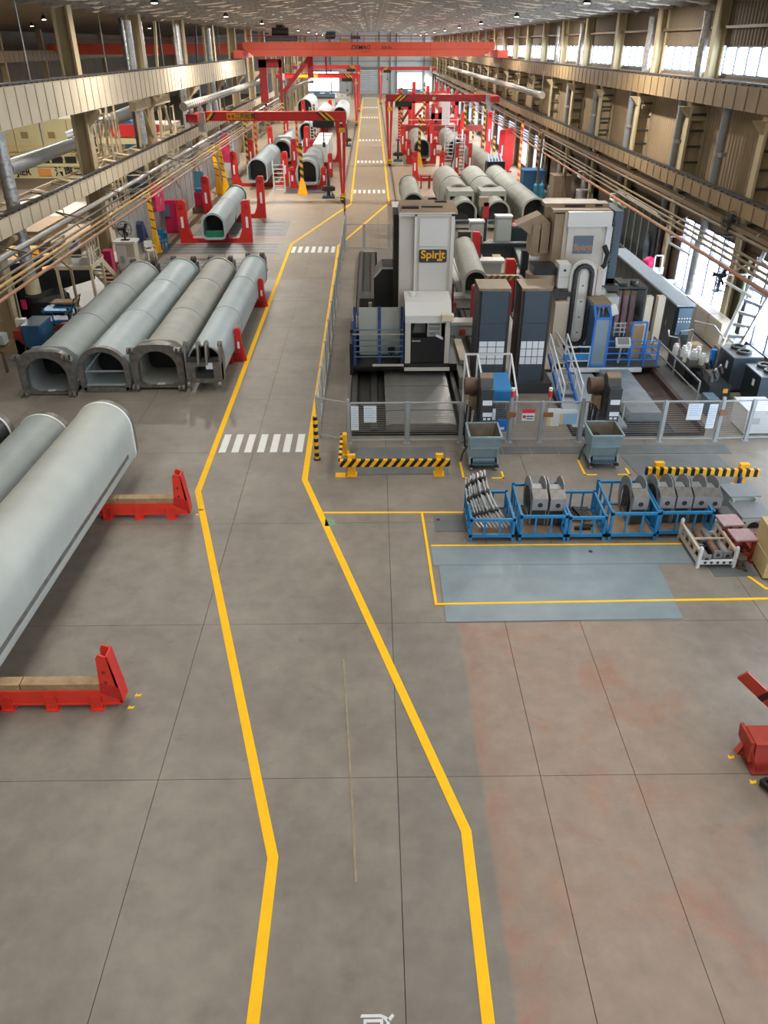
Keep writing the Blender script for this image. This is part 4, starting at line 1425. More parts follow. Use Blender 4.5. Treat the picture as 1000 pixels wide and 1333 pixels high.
P('trolley', B().bx(-10.9, -7.6, Yc + .4, Yc + 2.8, 10.3, 10.75), 'teal_paint', t, world=True)
P('winch', B().cyl((-10.3, Yc + 1.6, 11.1), (-8.6, Yc + 1.6, 11.1), .42, n=16).bx(-9.9, -9.2, Yc + 1.9, Yc + 2.6, 10.75, 11.75), 'dark_steel', t, world=True)
P('winch', B().bx(-4.9, -3.9, Yc + 3, Yc + 3.8, 10.5, 11.0).cyl((-4.8, Yc + 3.1, 10.9), (-3.8, Yc + 3.1, 10.9), .3, n=14), 'teal_paint', t, world=True)
P('drive_motor', B().bx(-2.2, -1.2, Yc + 3, Yc + 3.6, 10.5, 10.8), 'teal_paint', t, world=True)
P('beacon', B().bx(-3.1, -2.3, Yc + .2, Yc + .5, 10.3, 10.5), 'gold', t, world=True)
# red bracket frames under its left end
t = T('bracket_frame', 'dark red steel portal hanging below the left end of the bridge crane', 'frame', (-11, 95, 4.6))
P('post', B().bx(-12.0, -11.2, 95, 95.5, 4.6, 8.6), 'red_deep', t, world=True)
P('post', B().bx(-9.9, -9.6, 95, 95.4, 4.6, 8.6), 'red_deep', t, world=True)
P('cross_beam', B().bx(-12.1, -9.5, 95, 95.5, 7.9, 8.7), 'red_deep', t, world=True)
P('strut', B().bar((-9.5, 95.2, 5.6), (-6.6, 95.2, 8.8), .5, .4), 'red_deep', t, world=True)
P('post', B().bx(-6.9, -6.3, 96, 96.4, 6.9, 8.9), 'red_deep', t, world=True)
P('post', B().bx(-5.0, -4.8, 96, 96.2, 7.2, 8.9), 'red_deep', t, world=True)
P('cable_bundle', B().tube([(-9.1, 95, 5.2), (-8.6, 95, 5.9), (-7.2, 95, 6.5), (-6.2, 95, 6.6)], .16, 8), 'perf_duct', t, world=True)

# ================================================================== LEFT WORK AREA
pt = B()
t = struct('wall_partition', B().bx(-13.0, -12.94, 40.6, 82, 0, .12), 'wall_grey')
p0 = None
for k in range(26):
    y = 41.0 + 1.6 * k
    bb = B().bx(-12.98, -12.93, 0, 1.58, .1, 2.65).bx(-12.94, -12.91, .75, .8, .1, 2.65)
    if p0 is None:
        p0 = P('panel', bb, 'wall_grey', t)
        p0.location = (0, y, 0)
    else:
        piece(p0, t, (0, y, 0))
P('top_rail', B().bx(-13.0, -12.9, 40.6, 82, 2.65, 2.75), 'pipe_green', t)
t = T('banner', 'pink cloth banner hanging on the grey partition beside the yellow mast', 'banner', (-12.6, 48.7, 0))
P('cloth', B().prism([(-12.85, 48.2), (-12.62, 48.1), (-12.3, 48.8), (-12.4, 48.9), (-12.66, 48.4)], 'z', 1.6, 3.1), 'banner_pink', t, world=True)
P('slogan', B().bar((-12.52, 48.32, 2.4), (-12.4, 48.55, 2.8), .16, .02).bar((-12.5, 48.35, 1.9), (-12.42, 48.5, 2.3), .14, .02), 'beige_block', t, world=True)
P('pole', B().bx(-12.6, -12.55, 48.95, 49.0, 0, 3.3), 'pipe_grey', t, world=True)
for x, y, h, m, lab in ((-12.4, 72, 3.6, 'banner_pink', 'pink and white banner on the partition behind the two yellow masts'), (-12.5, 60.5, 2.2, 'blue_gas', 'blue sheet leaning on the partition left of the yellow masts')):
    t = T('banner', lab, 'banner', (x, y, 0))
    P('cloth', B().bx(x - .35, x + .35, y - .03, y + .03, h * .4, h), m, t, world=True)
    P('lower_cloth', B().bx(x - .35, x + .35, y - .03, y + .03, .2, h * .38), 'plastic_white', t, world=True)
t = T('tool_cabinet', 'maroon cabinet behind the pink banner', 'cabinet', (-12.3, 50.5, 0))
P('body', B().bx(-12.75, -12.0, 50.2, 50.9, 0, 1.9), 'magenta', t, world=True)
P('door', B().bx(-12.7, -12.05, 50.17, 50.2, .1, 1.8), 'magenta', t, world=True)
P('rag', B().bx(-12.8, -12.4, 50.05, 50.17, 1.0, 1.7), 'cabinet_blue', t, world=True)
t = T('tool_cabinet', 'small maroon box with a blue lid by the partition', 'cabinet', (-11.9, 57.6, 0))
P('body', B().bx(-12.3, -11.5, 57.2, 57.9, .3, 1.3), 'magenta', t, world=True)
P('lid', B().bx(-12.2, -11.6, 57.2, 57.9, 1.3, 1.5), 'blue_box', t, world=True)
P('table', B().bx(-12.5, -11.3, 57, 58, .0, .3), 'pipe_tan', t, world=True)
# fan on its cream cabinet
t = T('cream_cabinet', 'cream service cabinet against the partition under the fan', 'cabinet', (-12.3, 40.4, 0))
P('body', B().bx(-12.8, -11.9, 40.0, 40.7, .25, 1.55), 'machine_cream', t, world=True)
P('lid', B().bx(-12.9, -11.8, 39.9, 40.8, 1.55, 1.65), 'plastic_white', t, world=True)
P('leg', B().bx(-12.75, -12.65, 40.05, 40.15, 0, .25).bx(-12.05, -11.95, 40.05, 40.15, 0, .25), 'machine_cream', t, world=True)
P('door', B().bx(-12.75, -12.3, 39.98, 40.0, .35, 1.45), 'plastic_white', t, world=True)
P('nameplate', B().bx(-12.65, -12.45, 39.965, 39.98, .6, .95), 'machine_grey', t, world=True)


def fan(lab, x, y, z, r, face=(0, -1, 0)):
    t = T('fan', lab, 'fan', (x, y, z))
    f = Vector(face)
    a = f.cross(Vector((0, 0, 1))).normalized()
    b = Vector((0, 0, 1))
    c = Vector((0, 0, r + .15))
    g = B()
    for rr, off in ((r, 0), (r * .7, .06), (r * .4, .09), (r, -.15)):
        g.tube([c + f * off + (a * math.cos(q * PI / 10) + b * math.sin(q * PI / 10)) * rr for q in range(21)], .012, 5)
    for q in range(10):
        d = a * math.cos(q * PI / 5) + b * math.sin(q * PI / 5)
        g.tube([c + f * .1, c + d * r * .6 + f * .07, c + d * r, c + d * r - f * .15], .008, 4)
    P('cage', g, 'dark_steel', t)
    bl = B()
    for q in range(3):
        d = a * math.cos(q * 2.094) + b * math.sin(q * 2.094)
        n = f.cross(d)
        bl.add([c + d * .05 + n * .03, c + d * r * .85 + n * .22 * r + f * .03, c + d * r * .9 - n * .22 * r - f * .05, c + d * .05 - n * .05], [(0, 1, 2, 3), (3, 2, 1, 0)])
    P('blade', bl, 'black_paint', t)
    P('motor', B().cyl(c - f * .25, c + f * .05, .1, n=12), 'black_paint', t)
    P('stand', B().bx(-.04, .04, -.04, .04, 0, r + .1).bx(-.2, .2, -.15, .15, 0, .04), 'dark_steel', t)
    return t


fan('black cage fan standing on the cream cabinet by the partition', -12.35, 40.3, 1.65, .36)
t = T('work_clothes', 'dark blue work jacket hanging on the grey partition', 'clothes', (-12.75, 44.6, 0))
P('jacket', B().prism([(44.4, .7), (44.95, .7), (45.0, 1.4), (44.85, 1.7), (44.65, 1.75), (44.45, 1.6)], 'x', -12.9, -12.6), 'cloth_navy', t, world=True)
P('sleeve', B().cyl((-12.7, 44.95, 1.55), (-12.6, 45.1, .8), .09, n=8), 'cloth_navy', t, world=True)


def chair(lab, x, y, rz, m):
    t = T('chair', lab, 'chair', (x, y, 0), rz)
    P('seat', B().bx(-.24, .24, -.23, .23, .42, .46), m, t)
    P('backrest', B().bx(-.22, .22, .21, .25, .55, .9).bx(-.22, -.17, .2, .25, .46, .6).bx(.17, .22, .2, .25, .46, .6), m, t)
    for sx in (-1, 1):
        for sy in (-1, 1):
            P('leg', B().bar((sx * .2, sy * .19, .42), (sx * .23, sy * .22, 0), .045), m, t)
        P('armrest', B().bx(sx * .24 - .03, sx * .24 + .03, -.2, .22, .62, .66), m, t)


chair('white plastic chair beside the dark blue jacket', -12.1, 43.6, .6, 'plastic_white')
chair('blue plastic chair nearer the yellow mast', -11.9, 45.6, -.3, 'blue_bright')
chair('blue plastic chair against the partition behind the white one', -12.35, 46.6, -.2, 'blue_bright')
t = T('notice_stand', 'white framed notice leaning beside the cream cabinet', 'sign', (-11.8, 39.0, 0))
P('frame', B().bx(-12.0, -11.6, 38.98, 39.05, .0, 1.1), 'plastic_white', t, world=True)
P('sheet', B().bx(-11.93, -11.7, 38.965, 38.98, .55, .95), 'machine_grey', t, world=True)
t = T('gas_cabinet', 'maroon steel locker with white dials between the left column and partition', 'cabinet', (-12.3, 37.5, 0))
P('body', B().bx(-12.6, -12.2, 37.2, 37.7, 0, 1.8), 'magenta', t, world=True)
P('side_box', B().bx(-13.0, -12.65, 37.1, 37.5, .9, 1.4), 'blue_gas', t, world=True)
P('dial', B().cyl((-12.85, 37.08, 1.5), (-12.85, 37.12, 1.5), .12, n=12).cyl((-12.6, 37.08, 1.6), (-12.6, 37.12, 1.6), .1, n=12), 'plastic_white', t, world=True)

# stair platform
t = T('stair_platform', 'cream stair platform with handrails beside the left row of booms', 'stairs', (-12.3, 34, 0))
P('deck', B().bx(-13.0, -11.5, 33.0, 34.6, 2.02, 2.1), 'rail_steel', t, world=True)
P('deck_edge', B().bx(-13.02, -11.48, 32.96, 33.02, 1.98, 2.14).bx(-11.52, -11.46, 33, 34.6, 1.98, 2.14), 'scaffold_cream', t, world=True)
for x in (-12.95, -11.55):
    for y in (33.05, 34.55):
        P('leg', B().bx(x - .05, x + .05, y - .05, y + .05, 0, 2.05), 'scaffold_cream', t, world=True)
        P('rail_post', B().bx(x - .03, x + .03, y - .03, y + .03, 2.1, 3.05), 'scaffold_cream', t, world=True)
rb = B()
for z in (2.55, 3.03):
    rb.bar((-12.95, 33.05, z), (-11.55, 33.05, z), .05).bar((-11.55, 33.05, z), (-11.55, 34.55, z), .05).bar((-12.95, 33.05, z), (-12.95, 34.55, z), .05)
for k in range(5):
    rb.bar((-11.55, 33.05 + k * .37, 2.1), (-11.55, 33.05 + k * .37, 3.03), .03)
P('handrail', rb, 'scaffold_cream', t, world=True)
P('board', B().bx(-12.9, -12.25, 32.98, 33.02, 2.25, 2.7), 'wood_pale', t, world=True)
P('stringer', B().bar((-12.35, 34.6, 2.05), (-12.0, 36.9, .0), .06, .25).bar((-11.6, 34.6, 2.05), (-11.3, 36.9, .0), .06, .25), 'scaffold_cream', t, world=True)
st = None
for k in range(8):
    f = (k + .5) / 8
    P('step', B().bx(-12.35 + .35 * f, -11.58 + .3 * f, 34.5 + 2.3 * f, 34.75 + 2.3 * f, 2.05 * (1 - f) - .02, 2.05 * (1 - f) + .02), 'scaffold_cream', t, world=True)
P('front_step', B().bx(-12.1, -11.6, 33.6, 34.1, .0, .2).bx(-12.1, -11.6, 33.9, 34.4, .2, .4), 'scaffold_cream', t, world=True)
t = T('notice_board', 'tilted white board with blue print on the stair platform rail', 'sign', (-12.0, 33.0, 2.5))
P('board', B().add([(-12.3, 32.93, 2.55), (-11.75, 32.93, 2.9), (-11.75, 32.97, 3.4), (-12.3, 32.97, 3.05)], [(0, 1, 2, 3)]).add([(-12.3, 32.96, 2.55), (-11.75, 32.96, 2.9), (-11.75, 33.0, 3.4), (-12.3, 33.0, 3.05)], [(3, 2, 1, 0)]), 'paper', t, world=True)
for k in range(3):
    P('print_line', B().bar((-12.22, 32.925, 2.72 + k * .09), (-11.82, 32.925, 2.975 + k * .09), .01, .04), 'blue_navy', t, world=True)
P('print_figure', B().bar((-12.02, 32.93, 3.07), (-11.9, 32.93, 3.15), .01, .12), 'blue_navy', t, world=True)

for o in (t, [q for q in COL.objects if q.name == 'stair_platform'][0]):
    o.location.x -= .22
# dark machine and tank behind the left pipes
t = T('slewing_table', 'black machine with a round turntable behind the left booms', 'machine', (-14.6, 33.5, 0))
P('base', B().cyl((-14.2, 33.6, 0), (-14.2, 33.6, .7), 1.05, n=28), 'black_paint', t, world=True)
P('turntable', B().cyl((-14.2, 33.6, .7), (-14.2, 33.6, .9), .95, .9, n=28), 'dark_steel', t, world=True)
P('frame', B().bx(-16.5, -15, 32, 36, 0, 1.7).bar((-15.5, 33, 1.9), (-13.4, 36.6, 1.9), .25, .4).bar((-14.9, 32.8, 1.2), (-12.9, 36.4, 1.2), .2, .9), 'black_paint', t, world=True)
P('pink_marker', B().bx(-14.7, -14.5, 32.4, 32.45, .5, .9), 'pink_hot', t, world=True)
t = T('blue_cabinet', 'blue steel cabinet beside the outer grey boom', 'cabinet', (-12.6, 28.6, 0))
P('body', B().bx(-13.05, -12.4, 28.3, 29.5, .05, 1.05), 'blue_box', t, world=True)
P('lid', B().bx(-13.08, -12.37, 28.27, 29.53, 1.05, 1.1), 'cabinet_blue', t, world=True)
P('door', B().bx(-12.4, -12.38, 28.4, 29.4, .15, .98), 'blue_box', t, world=True)
P('rear_box', B().bx(-13.4, -13.08, 28.3, 29.2, .0, .9), 'maroon', t, world=True)
t = T('tool_trolley', 'blue two-tier tool trolley with a wooden top behind the blue cabinet', 'trolley', (-12.8, 31.4, 0))
for z in (.35, .8):
    P('tray', B().bx(-13.3, -12.2, 30.9, 31.8, z, z + .08), 'blue_bright', t, world=True)
P('worktop', B().bx(-13.1, -12.1, 31.5, 32.1, .98, 1.03), 'wood', t, world=True)
for x, y in ((-13.25, 30.95), (-12.25, 30.95), (-13.25, 31.75), (-12.25, 31.75)):
    P('leg', B().bx(x - .03, x + .03, y - .03, y + .03, .1, .98), 'dark_steel', t, world=True)
    P('caster', B().cyl((x - .02, y, .06), (x + .02, y, .06), .06, n=10), 'black_rubber', t, world=True)
P('push_handle', B().tube([(-12.1, 31.0, .9), (-11.95, 31.0, 1.3), (-11.95, 31.8, 1.3), (-12.1, 31.8, .9)], .025, 6), 'dark_steel', t, world=True)
t = T('switch_box', 'white switch box on the near left column with trailing cable', 'switch box', (-13.3, 28.9, 1.0))
P('box', B().bx(-13.5, -13.15, 28.9, 29.15, .7, 1.15), 'plastic_white', t, world=True)
P('cable', B().tube([(-13.3, 28.9, .9), (-13.1, 28.5, 1.1), (-13.05, 28.4, .6), (-13.1, 28.2, .05), (-12.7, 27.2, .03), (-12.3, 26.6, .03)], .025, 6), 'black_rubber', t, world=True)
P('conduit', B().tube([(-13.4, 29.1, 1.15), (-13.45, 29.3, 2.1), (-13.55, 29.5, 2.2)], .03, 6), 'black_rubber', t, world=True)
t = T('steel_guard', 'low beige splayed column guard at the foot of the nearest left column', 'guard', (-13.5, 28.8, 0))
P('plate', B().prism([(-14.1, 0), (-12.7, 0), (-13.3, .55), (-13.9, .55)], 'y', 28.3, 28.36), 'column_cream', t, world=True)
P('rib', B().prism([(28.36, 0), (29.2, 0), (28.36, .5)], 'x', -13.6, -13.5), 'column_cream', t, world=True)
t = T('welding_box', 'blue welding set with grey boxes at the left edge beside the column', 'welder', (-13.6, 26.6, 0))
P('case', B().bx(-13.8, -13.4, 26.4, 26.9, .85, 1.25), 'blue_bright', t, world=True)
P('control_box', B().bx(-13.4, -13.05, 26.7, 27.1, .9, 1.25), 'machine_grey', t, world=True)
P('stand', B().bx(-14.0, -13.0, 26.3, 27.2, .75, .82).bx(-13.95, -13.88, 26.4, 26.5, 0, .75).bx(-13.1, -13.03, 26.4, 26.5, 0, .75), 'pipe_tan', t, world=True)
P('rust_box', B().bx(-14.2, -13.85, 26.3, 26.8, .4, .75), 'maroon', t, world=True)

# ------------------------------------------------------------------ next bay machines
t = T('lathe_machine', 'long cream machine tool lettered along its base in the next bay', 'machine', (-29, 74, 0))
P('body', B().bx(-34, -22.5, 74, 78, 1.2, 4.6), 'jier_cream', t, world=True)
P('base', B().bx(-35, -21, 73.4, 78, .0, .95), 'jier_cream', t, world=True)
P('ledge', B().bx(-35, -21, 73.3, 74, .95, 1.2), 'jier_cream', t, world=True)
v0 = None
for k in range(8):
    v = P('vent_window', B().bx(-33.4 + k * 1.15, -32.45 + k * 1.15, 73.25, 73.3, 1.25, 1.75), 'ink_dark', t, world=True)
P('logo_block', B().bx(-29.0, -27.9, 73.33, 73.4, .2, .8), 'jier_orange', t, world=True)
text('lettering', 'JIER', .75, (-30.3, 73.36, .5), 'ink_dark', t, bold=.02)
text('lettering', '济南二机床', .8, (-25.6, 73.36, .5), 'ink_dark', t, bold=.02)
for k in range(5):
    P('panel_seam', B().bx(-33 + k * 2.3, -32.95 + k * 2.3, 73.97, 74, 1.3, 4.5), 'tray_tan', t, world=True)
    P('louvre', B().bx(-32.4 + k * 2.3, -31.8 + k * 2.3, 73.96, 74, 3.1, 3.6), 'tray_tan', t, world=True)
P('guard_rail', B().bx(-35, -21, 73.28, 73.32, 2.55, 2.6).bx(-35, -21, 73.28, 73.32, 2.0, 2.05), 'yellow', t, world=True)
P('spindle_head', B().bx(-25.5, -23.2, 73.2, 74, 2.2, 3.2).cyl((-24.4, 73.0, 2.7), (-24.4, 73.3, 2.7), .4, n=14), 'dark_steel', t, world=True)
P('red_part', B().bx(-33.5, -31, 74.5, 76, 4.6, 5.2), 'red_deep', t, world=True)
t = T('grey_duct', 'fat grey duct slanting across the next bay behind the left columns', 'duct', (-15, 36, 6))
P('duct_run', B().cyl((-14.3, 33.0, 5.85), (-16.5, 47.4, 5.3), .3, n=16), 'grey_duct', t, world=True)
P('duct_end', B().cyl((-16.5, 47.4, 5.3), (-16.6, 47.9, 5.28), .36, n=16), 'grey_duct', t, world=True)
P('hanger_rod', B().cyl((-15.5, 40.5, 5.6), (-15.5, 40.5, 11.7), .03, n=6), 'zinc', t, world=True)
t = T('grey_duct', 'second grey duct in the next bay, left of the two silver pipes', 'duct', (-18, 60, 6))
P('duct_run', B().cyl((-20.5, 58, 4.6), (-15.5, 60, 6.4), .4, n=16), 'grey_duct', t, world=True)
P('duct_end', B().cyl((-15.5, 60, 6.4), (-14.6, 60.4, 6.7), .48, n=16), 'grey_duct', t, world=True)
P('hanger_rod', B().cyl((-17.5, 59.2, 5.9), (-17.5, 59.2, 11.9), .03, n=6).cyl((-19.8, 58.3, 5.0), (-19.8, 58.3, 11.9), .03, n=6), 'zinc', t, world=True)
t = T('red_girder', 'red beam lying on a cream sill in the next bay', 'beam', (-20, 72, 3))
P('girder', B().bx(-21.8, -17.6, 72, 73, 3.4, 4.3), 'red_paint', t, world=True)
P('sill', B().bx(-23, -17, 71.5, 73.5, 2.9, 3.3), 'jier_cream', t, world=True)
P('post', B().bx(-22.6, -22.2, 72, 73, 0, 2.9).bx(-18, -17.6, 72, 73, 0, 2.9), 'scaffold_cream', t, world=True)
for i, (x, y, z0, h) in enumerate(((-16.5, 50, 4.4, 2.2), (-17.5, 54, 4.4, 2.4), (-15.7, 48.1, 4.4, 2.0), (-15.8, 63, 4.4, 1.8))):
    t = T('scaffold_frame', 'thin cream scaffold frame behind the left beams, %s from the near end' % ORD[(1, 2, 0, 3)[i]], 'scaffold', (x, y, 0))
    for dx in (0, 1.1):
        for dy in (0, 1.6):
            P('standard', B().bx(x + dx - .05, x + dx + .05, y + dy - .05, y + dy + .05, 0, z0 + h), 'scaffold_cream', t, world=True)
    for z in (z0 - 1.5, z0, z0 + h - .1):
        P('ledger', B().bar((x, y, z), (x + 1.1, y, z), .06).bar((x, y + 1.6, z), (x + 1.1, y + 1.6, z), .06).bar((x, y, z), (x, y + 1.6, z), .06), 'scaffold_cream', t, world=True)
    P('diagonal', B().bar((x, y, z0 - 1.5), (x + 1.1, y, z0 + h - .1), .05), 'scaffold_cream', t, world=True)
for i, (x0, y0, x1, y1, h, m, lab) in enumerate(((-19, 38, -16.0, 42, 1.1, 'yellow', 'yellow steel frame on the floor of the next bay behind the left pipes'),
                                                (-20, 44, -16.7, 49, 1.3, 'tray_tan', 'brown workbench of the next bay behind the lower left beam'),
                                                (-22.5, 51, -19, 56, 1.5, 'machine_cream', 'cream machine bed of the next bay left of the partition'),
                                                (-24, 88, -18, 94, 3.0, 'machine_cream', 'pale tall machine deeper in the next bay'),
                                                (-20, 62, -16, 66, 2.0, 'cabinet_dark', 'dark cabinet in the next bay under the air duct'),
                                                (-30, 96, -24, 101, 3.2, 'blue_box', 'blue machine far back in the next bay'))):
    t = T('bay_machine', lab, 'machine', ((x0 + x1) / 2, y0, 0))
    P('body', B().bx(x0, x1, y0, y1, .0, h * .6), m, t, world=True)
    P('head', B().bx(x0 + .3, x0 + (x1 - x0) * .55, y0 + .2, y1 - .3, h * .6, h), m, t, world=True)
    P('table', B().bx(x0 - .2, x1 + .2, y0 - .3, y0, h * .3, h * .42), 'raw_steel', t, world=True)
    P('guard', B().bar((x0, y0 - .4, h * .9), (x1, y0 - .4, h * .9), .06).bar((x0, y0 - .4, 0), (x0, y0 - .4, h * .9), .06).bar((x1, y0 - .4, 0), (x1, y0 - .4, h * .9), .06), 'scaffold_cream', t, world=True)
# ================================================================== BORING MACHINE 1 (left)
t = T('machine_bed', 'long steel bed with dark way channels in front of the left boring machine', 'machine bed', (1.1, 21, 0))
P('base', B().bx(-.78, 2.84, 21.0, 44.5, 0, .1), 'pit_dark', t, world=True)
c = P('way_cover', B().bx(.35, 2.45, 0, .98, .1, .3).prism([(.35, .3), (2.45, .3), (2.3, .34), (.5, .34)], 'y', 0, .98), 'bed_steel', t)
c.location = (-1.1, 0.1, 0)
for k in range(1, 5):
    piece(c, t, (-1.1, .1 + k * 1.0, .0 + .012 * (k % 2)))
P('way_rail', B().bx(-.72, -.55, 21.0, 44, .1, .26).bx(-.1, .1, 21.0, 44, .1, .22), 'dark_steel', t, world=True)
P('way_floor', B().bx(-.55, -.1, 21.0, 44, .1, .13).bx(.1, .34, 21.0, 44, .1, .13), 'pit_dark', t, world=True)
P('way_rail', B().bx(2.6, 2.72, 21, 44, .1, .3), 'dark_steel', t, world=True)
P('rear_table', B().bx(.2, 2.5, 29.8, 44, .1, .3), 'bed_steel', t, world=True)

m = T('boring_machine', 'tall white boring machine with dark Spirit plate and black-fronted cabin, nearest the walkway', 'machine', (1.2, 27, 0))
P('saddle', B().bx(-.8, 2.85, 25.4, 29.6, .36, .62), 'black_paint', m, world=True)
P('saddle_edge', B().bx(1.02, 2.55, 24.88, 24.96, .56, .66).bx(-.05, 1.0, 24.95, 25.02, .66, .76), 'machine_white', m, world=True)
col = P('column', B().bx(.86, 2.64, 26.55, 28.4, .6, 5.3), 'machine_white', m, world=True)
P('column_front', B().bx(1.42, 2.6, 26.45, 26.56, 1.2, 5.28), 'machine_white', m, world=True)
P('column_trim', B().bx(1.36, 1.43, 26.42, 26.56, 2.6, 5.3).bx(2.55, 2.66, 26.42, 26.56, .7, 5.32).bx(.84, 2.66, 26.42, 26.5, 5.24, 5.34), 'machine_panel', m, world=True)
for z0, z1 in ((4.3, 5.16), (2.7, 4.27)):
    p = P('cover_panel', B().bx(1.52, 2.45, 26.425, 26.45, z0, z1), 'machine_panel', m, world=True)
    P('latch', B().bx(1.57, 1.59, 26.415, 26.425, z1 - .1, z1 - .05).bx(2.37, 2.39, 26.415, 26.425, z1 - .1, z1 - .05), 'ink_dark', p, world=False).location = (0, 0, 0)
np_ = P('name_plate', B().prism([(1.56, 3.78), (2.4, 3.78), (2.44, 3.82), (2.44, 4.16), (2.4, 4.2), (1.56, 4.2), (1.52, 4.16), (1.52, 3.82)], 'y', 26.40, 26.425), 'plate_dark', m, world=True)
text('lettering', 'Spirit', .36, (1.98, 26.395, 4.03), 'gold', m, sx=1.05, bold=.008)
P('logo_mark', B().bx(2.12, 2.3, 26.392, 26.4, 3.83, 3.9), 'gold', m, world=True)
P('roof', B().prism([(26.4, 5.3), (28.5, 5.3), (28.4, 5.42), (26.6, 5.4)], 'x', .9, 2.75), 'machine_tan', m, world=True)
P('roof_duct', B().bx(.95, 1.5, 26.8, 27.0, 5.41, 5.47).bx(1.6, 2.3, 27.0, 27.1, 5.41, 5.45).bx(2.1, 2.5, 27.9, 28.1, 5.41, 5.46), 'ink_dark', m, world=True)
P('bellows', B().bx(.68, .86, 26.9, 28.3, .6, 5.2), 'black_paint', m, world=True)
P('gearbox', B().prism([(.02, .65), (.72, .65), (.72, 3.35), (.3, 3.35), (.02, 3.05)], 'y', 27.4, 28.8), 'black_paint', m, world=True)
P('gearbox_rim', B().bar((.3, 27.38, 3.36), (.7, 27.38, 3.36), .05).bar((.02, 27.38, 3.05), (.3, 27.38, 3.36), .05), 'machine_grey', m, world=True)
P('junction_row', B().bx(-.18, -.06, 27.5, 27.7, .8, 1.1).bx(-.18, -.06, 27.5, 27.7, 1.3, 1.55).bx(-.18, -.06, 27.5, 27.7, 1.8, 2.1).bx(.55, .68, 27.35, 27.4, .75, .9), 'bright_steel', m, world=True)
P('cross_beam', B().bx(-.2, .9, 27.1, 27.4, .62, .8), 'conveyor_dark', m, world=True)
P('pump_box', B().bx(-.82, -.28, 26.4, 27.4, .62, 1.5), 'black_paint', m, world=True)
for x in (-.65, -.45):
    P('filter', B().cyl((x, 26.7, 1.5), (x, 26.7, 1.9), .08, n=12).cyl((x, 26.7, 1.9), (x, 26.7, 2.0), .05, n=10), 'plastic_white', m, world=True)
P('rear_carriage', B().bx(-.6, .6, 30.5, 33.0, .3, .9), 'black_paint', m, world=True)
P('rear_pump', B().bx(-.55, .2, 31.0, 32.0, .9, 1.3), 'dark_steel', m, world=True)
P('orange_tray', B().bx(-.5, .3, 30.2, 30.5, .5, .8), 'pipe_yellow', m, world=True)
P('beacon_base', B().cyl((1.3, 25.9, 2.75), (1.3, 25.9, 2.95), .1, n=12), 'plastic_white', m, world=True)
# operator cabin
P('cabin_roof', B().prism([(24.95, 2.4), (25.3, 2.78), (26.4, 2.84), (26.4, 2.74), (25.35, 2.68), (25.05, 2.3)], 'x', 1.03, 2.55), 'machine_panel', m, world=True)
P('cabin_roof', B().bx(1.03, 2.55, 24.95, 25.05, 2.18, 2.42), 'machine_panel', m, world=True)
for x0, x1 in ((1.04, 1.22), (2.36, 2.52)):
    P('cabin_post', B().bx(x0, x1, 24.96, 25.06, .8, 2.3), 'machine_white', m, world=True)
P('cabin_front', B().bx(1.22, 2.36, 25.0, 25.05, .82, 1.66), 'black_paint', m, world=True)
P('cabin_base', B().bx(1.03, 2.54, 24.98, 26.4, .66, .8), 'black_paint', m, world=True)
P('cabin_side', B().bx(2.5, 2.54, 25.06, 26.4, .8, 2.5), 'blue_navy', m, world=True)
P('cabin_back', B().bx(1.05, 2.5, 26.3, 26.38, .8, 2.6), 'conveyor_dark', m, world=True)
P('front_handle', B().bx(1.27, 1.55, 24.95, 25.0, 1.55, 1.59), 'bright_steel', m, world=True)
P('seat_back', B().prism([(1.3, 1.68), (1.75, 1.68), (1.72, 2.15), (1.45, 2.15)], 'y', 25.5, 25.6), 'screen_grey', m, world=True)
cs = P('console', B().bx(1.78, 2.24, 25.1, 25.3, 1.68, 2.2), 'machine_grey', m, world=True)
for z in (1.74, 1.9, 2.06):
    P('display', B().bx(1.84, 2.18, 25.07, 25.1, z, z + .1), 'screen_grey', m, world=True)
P('keyboard', B().bar((2.05, 24.95, 1.78), (2.28, 24.95, 1.66), .16, .04), 'plastic_white', m, world=True)
P('lamp_head', B().bx(2.22, 2.6, 24.75, 25.0, 2.3, 2.5).bx(2.38, 2.44, 24.85, 24.95, 2.1, 2.3), 'machine_cream', m, world=True)
# platform with blue railing
P('platform', B().bx(-.75, 1.02, 24.95, 26.3, .62, .7), 'black_paint', m, world=True)
P('platform_side', B().bx(-.82, -.72, 25.2, 26.4, .3, 1.4), 'black_paint', m, world=True)
for x0, x1 in ((-.5, .16), (.24, .88)):
    P('guard_panel', B().bx(x0, x1, 25.9, 25.94, .78, 2.42), 'machine_grey', m, world=True)
for x in (-.64, .19, .96):
    P('rail_post', B().bx(x - .045, x + .045, 25.1, 25.16, .66, 2.2).bx(x - .045, x + .045, 25.86, 25.92, .7, 2.45), 'blue_navy', m, world=True)
rr = B()
for z in (1.9, 1.55, 1.35, 1.15, .98):
    rr.bx(-.66, .98, 25.06, 25.1, z, z + .035)
P('hand_rail', rr, 'cabinet_blue', m, world=True)
P('hand_rail', B().bx(-.72, 1.0, 25.06, 25.1, 1.75, 1.79), 'bright_steel', m, world=True)
P('hand_wheel_box', B().bx(.48, .72, 25.35, 25.6, 1.0, 1.22).cyl((.6, 25.3, 1.08), (.6, 25.35, 1.08), .09, n=12), 'black_paint', m, world=True)

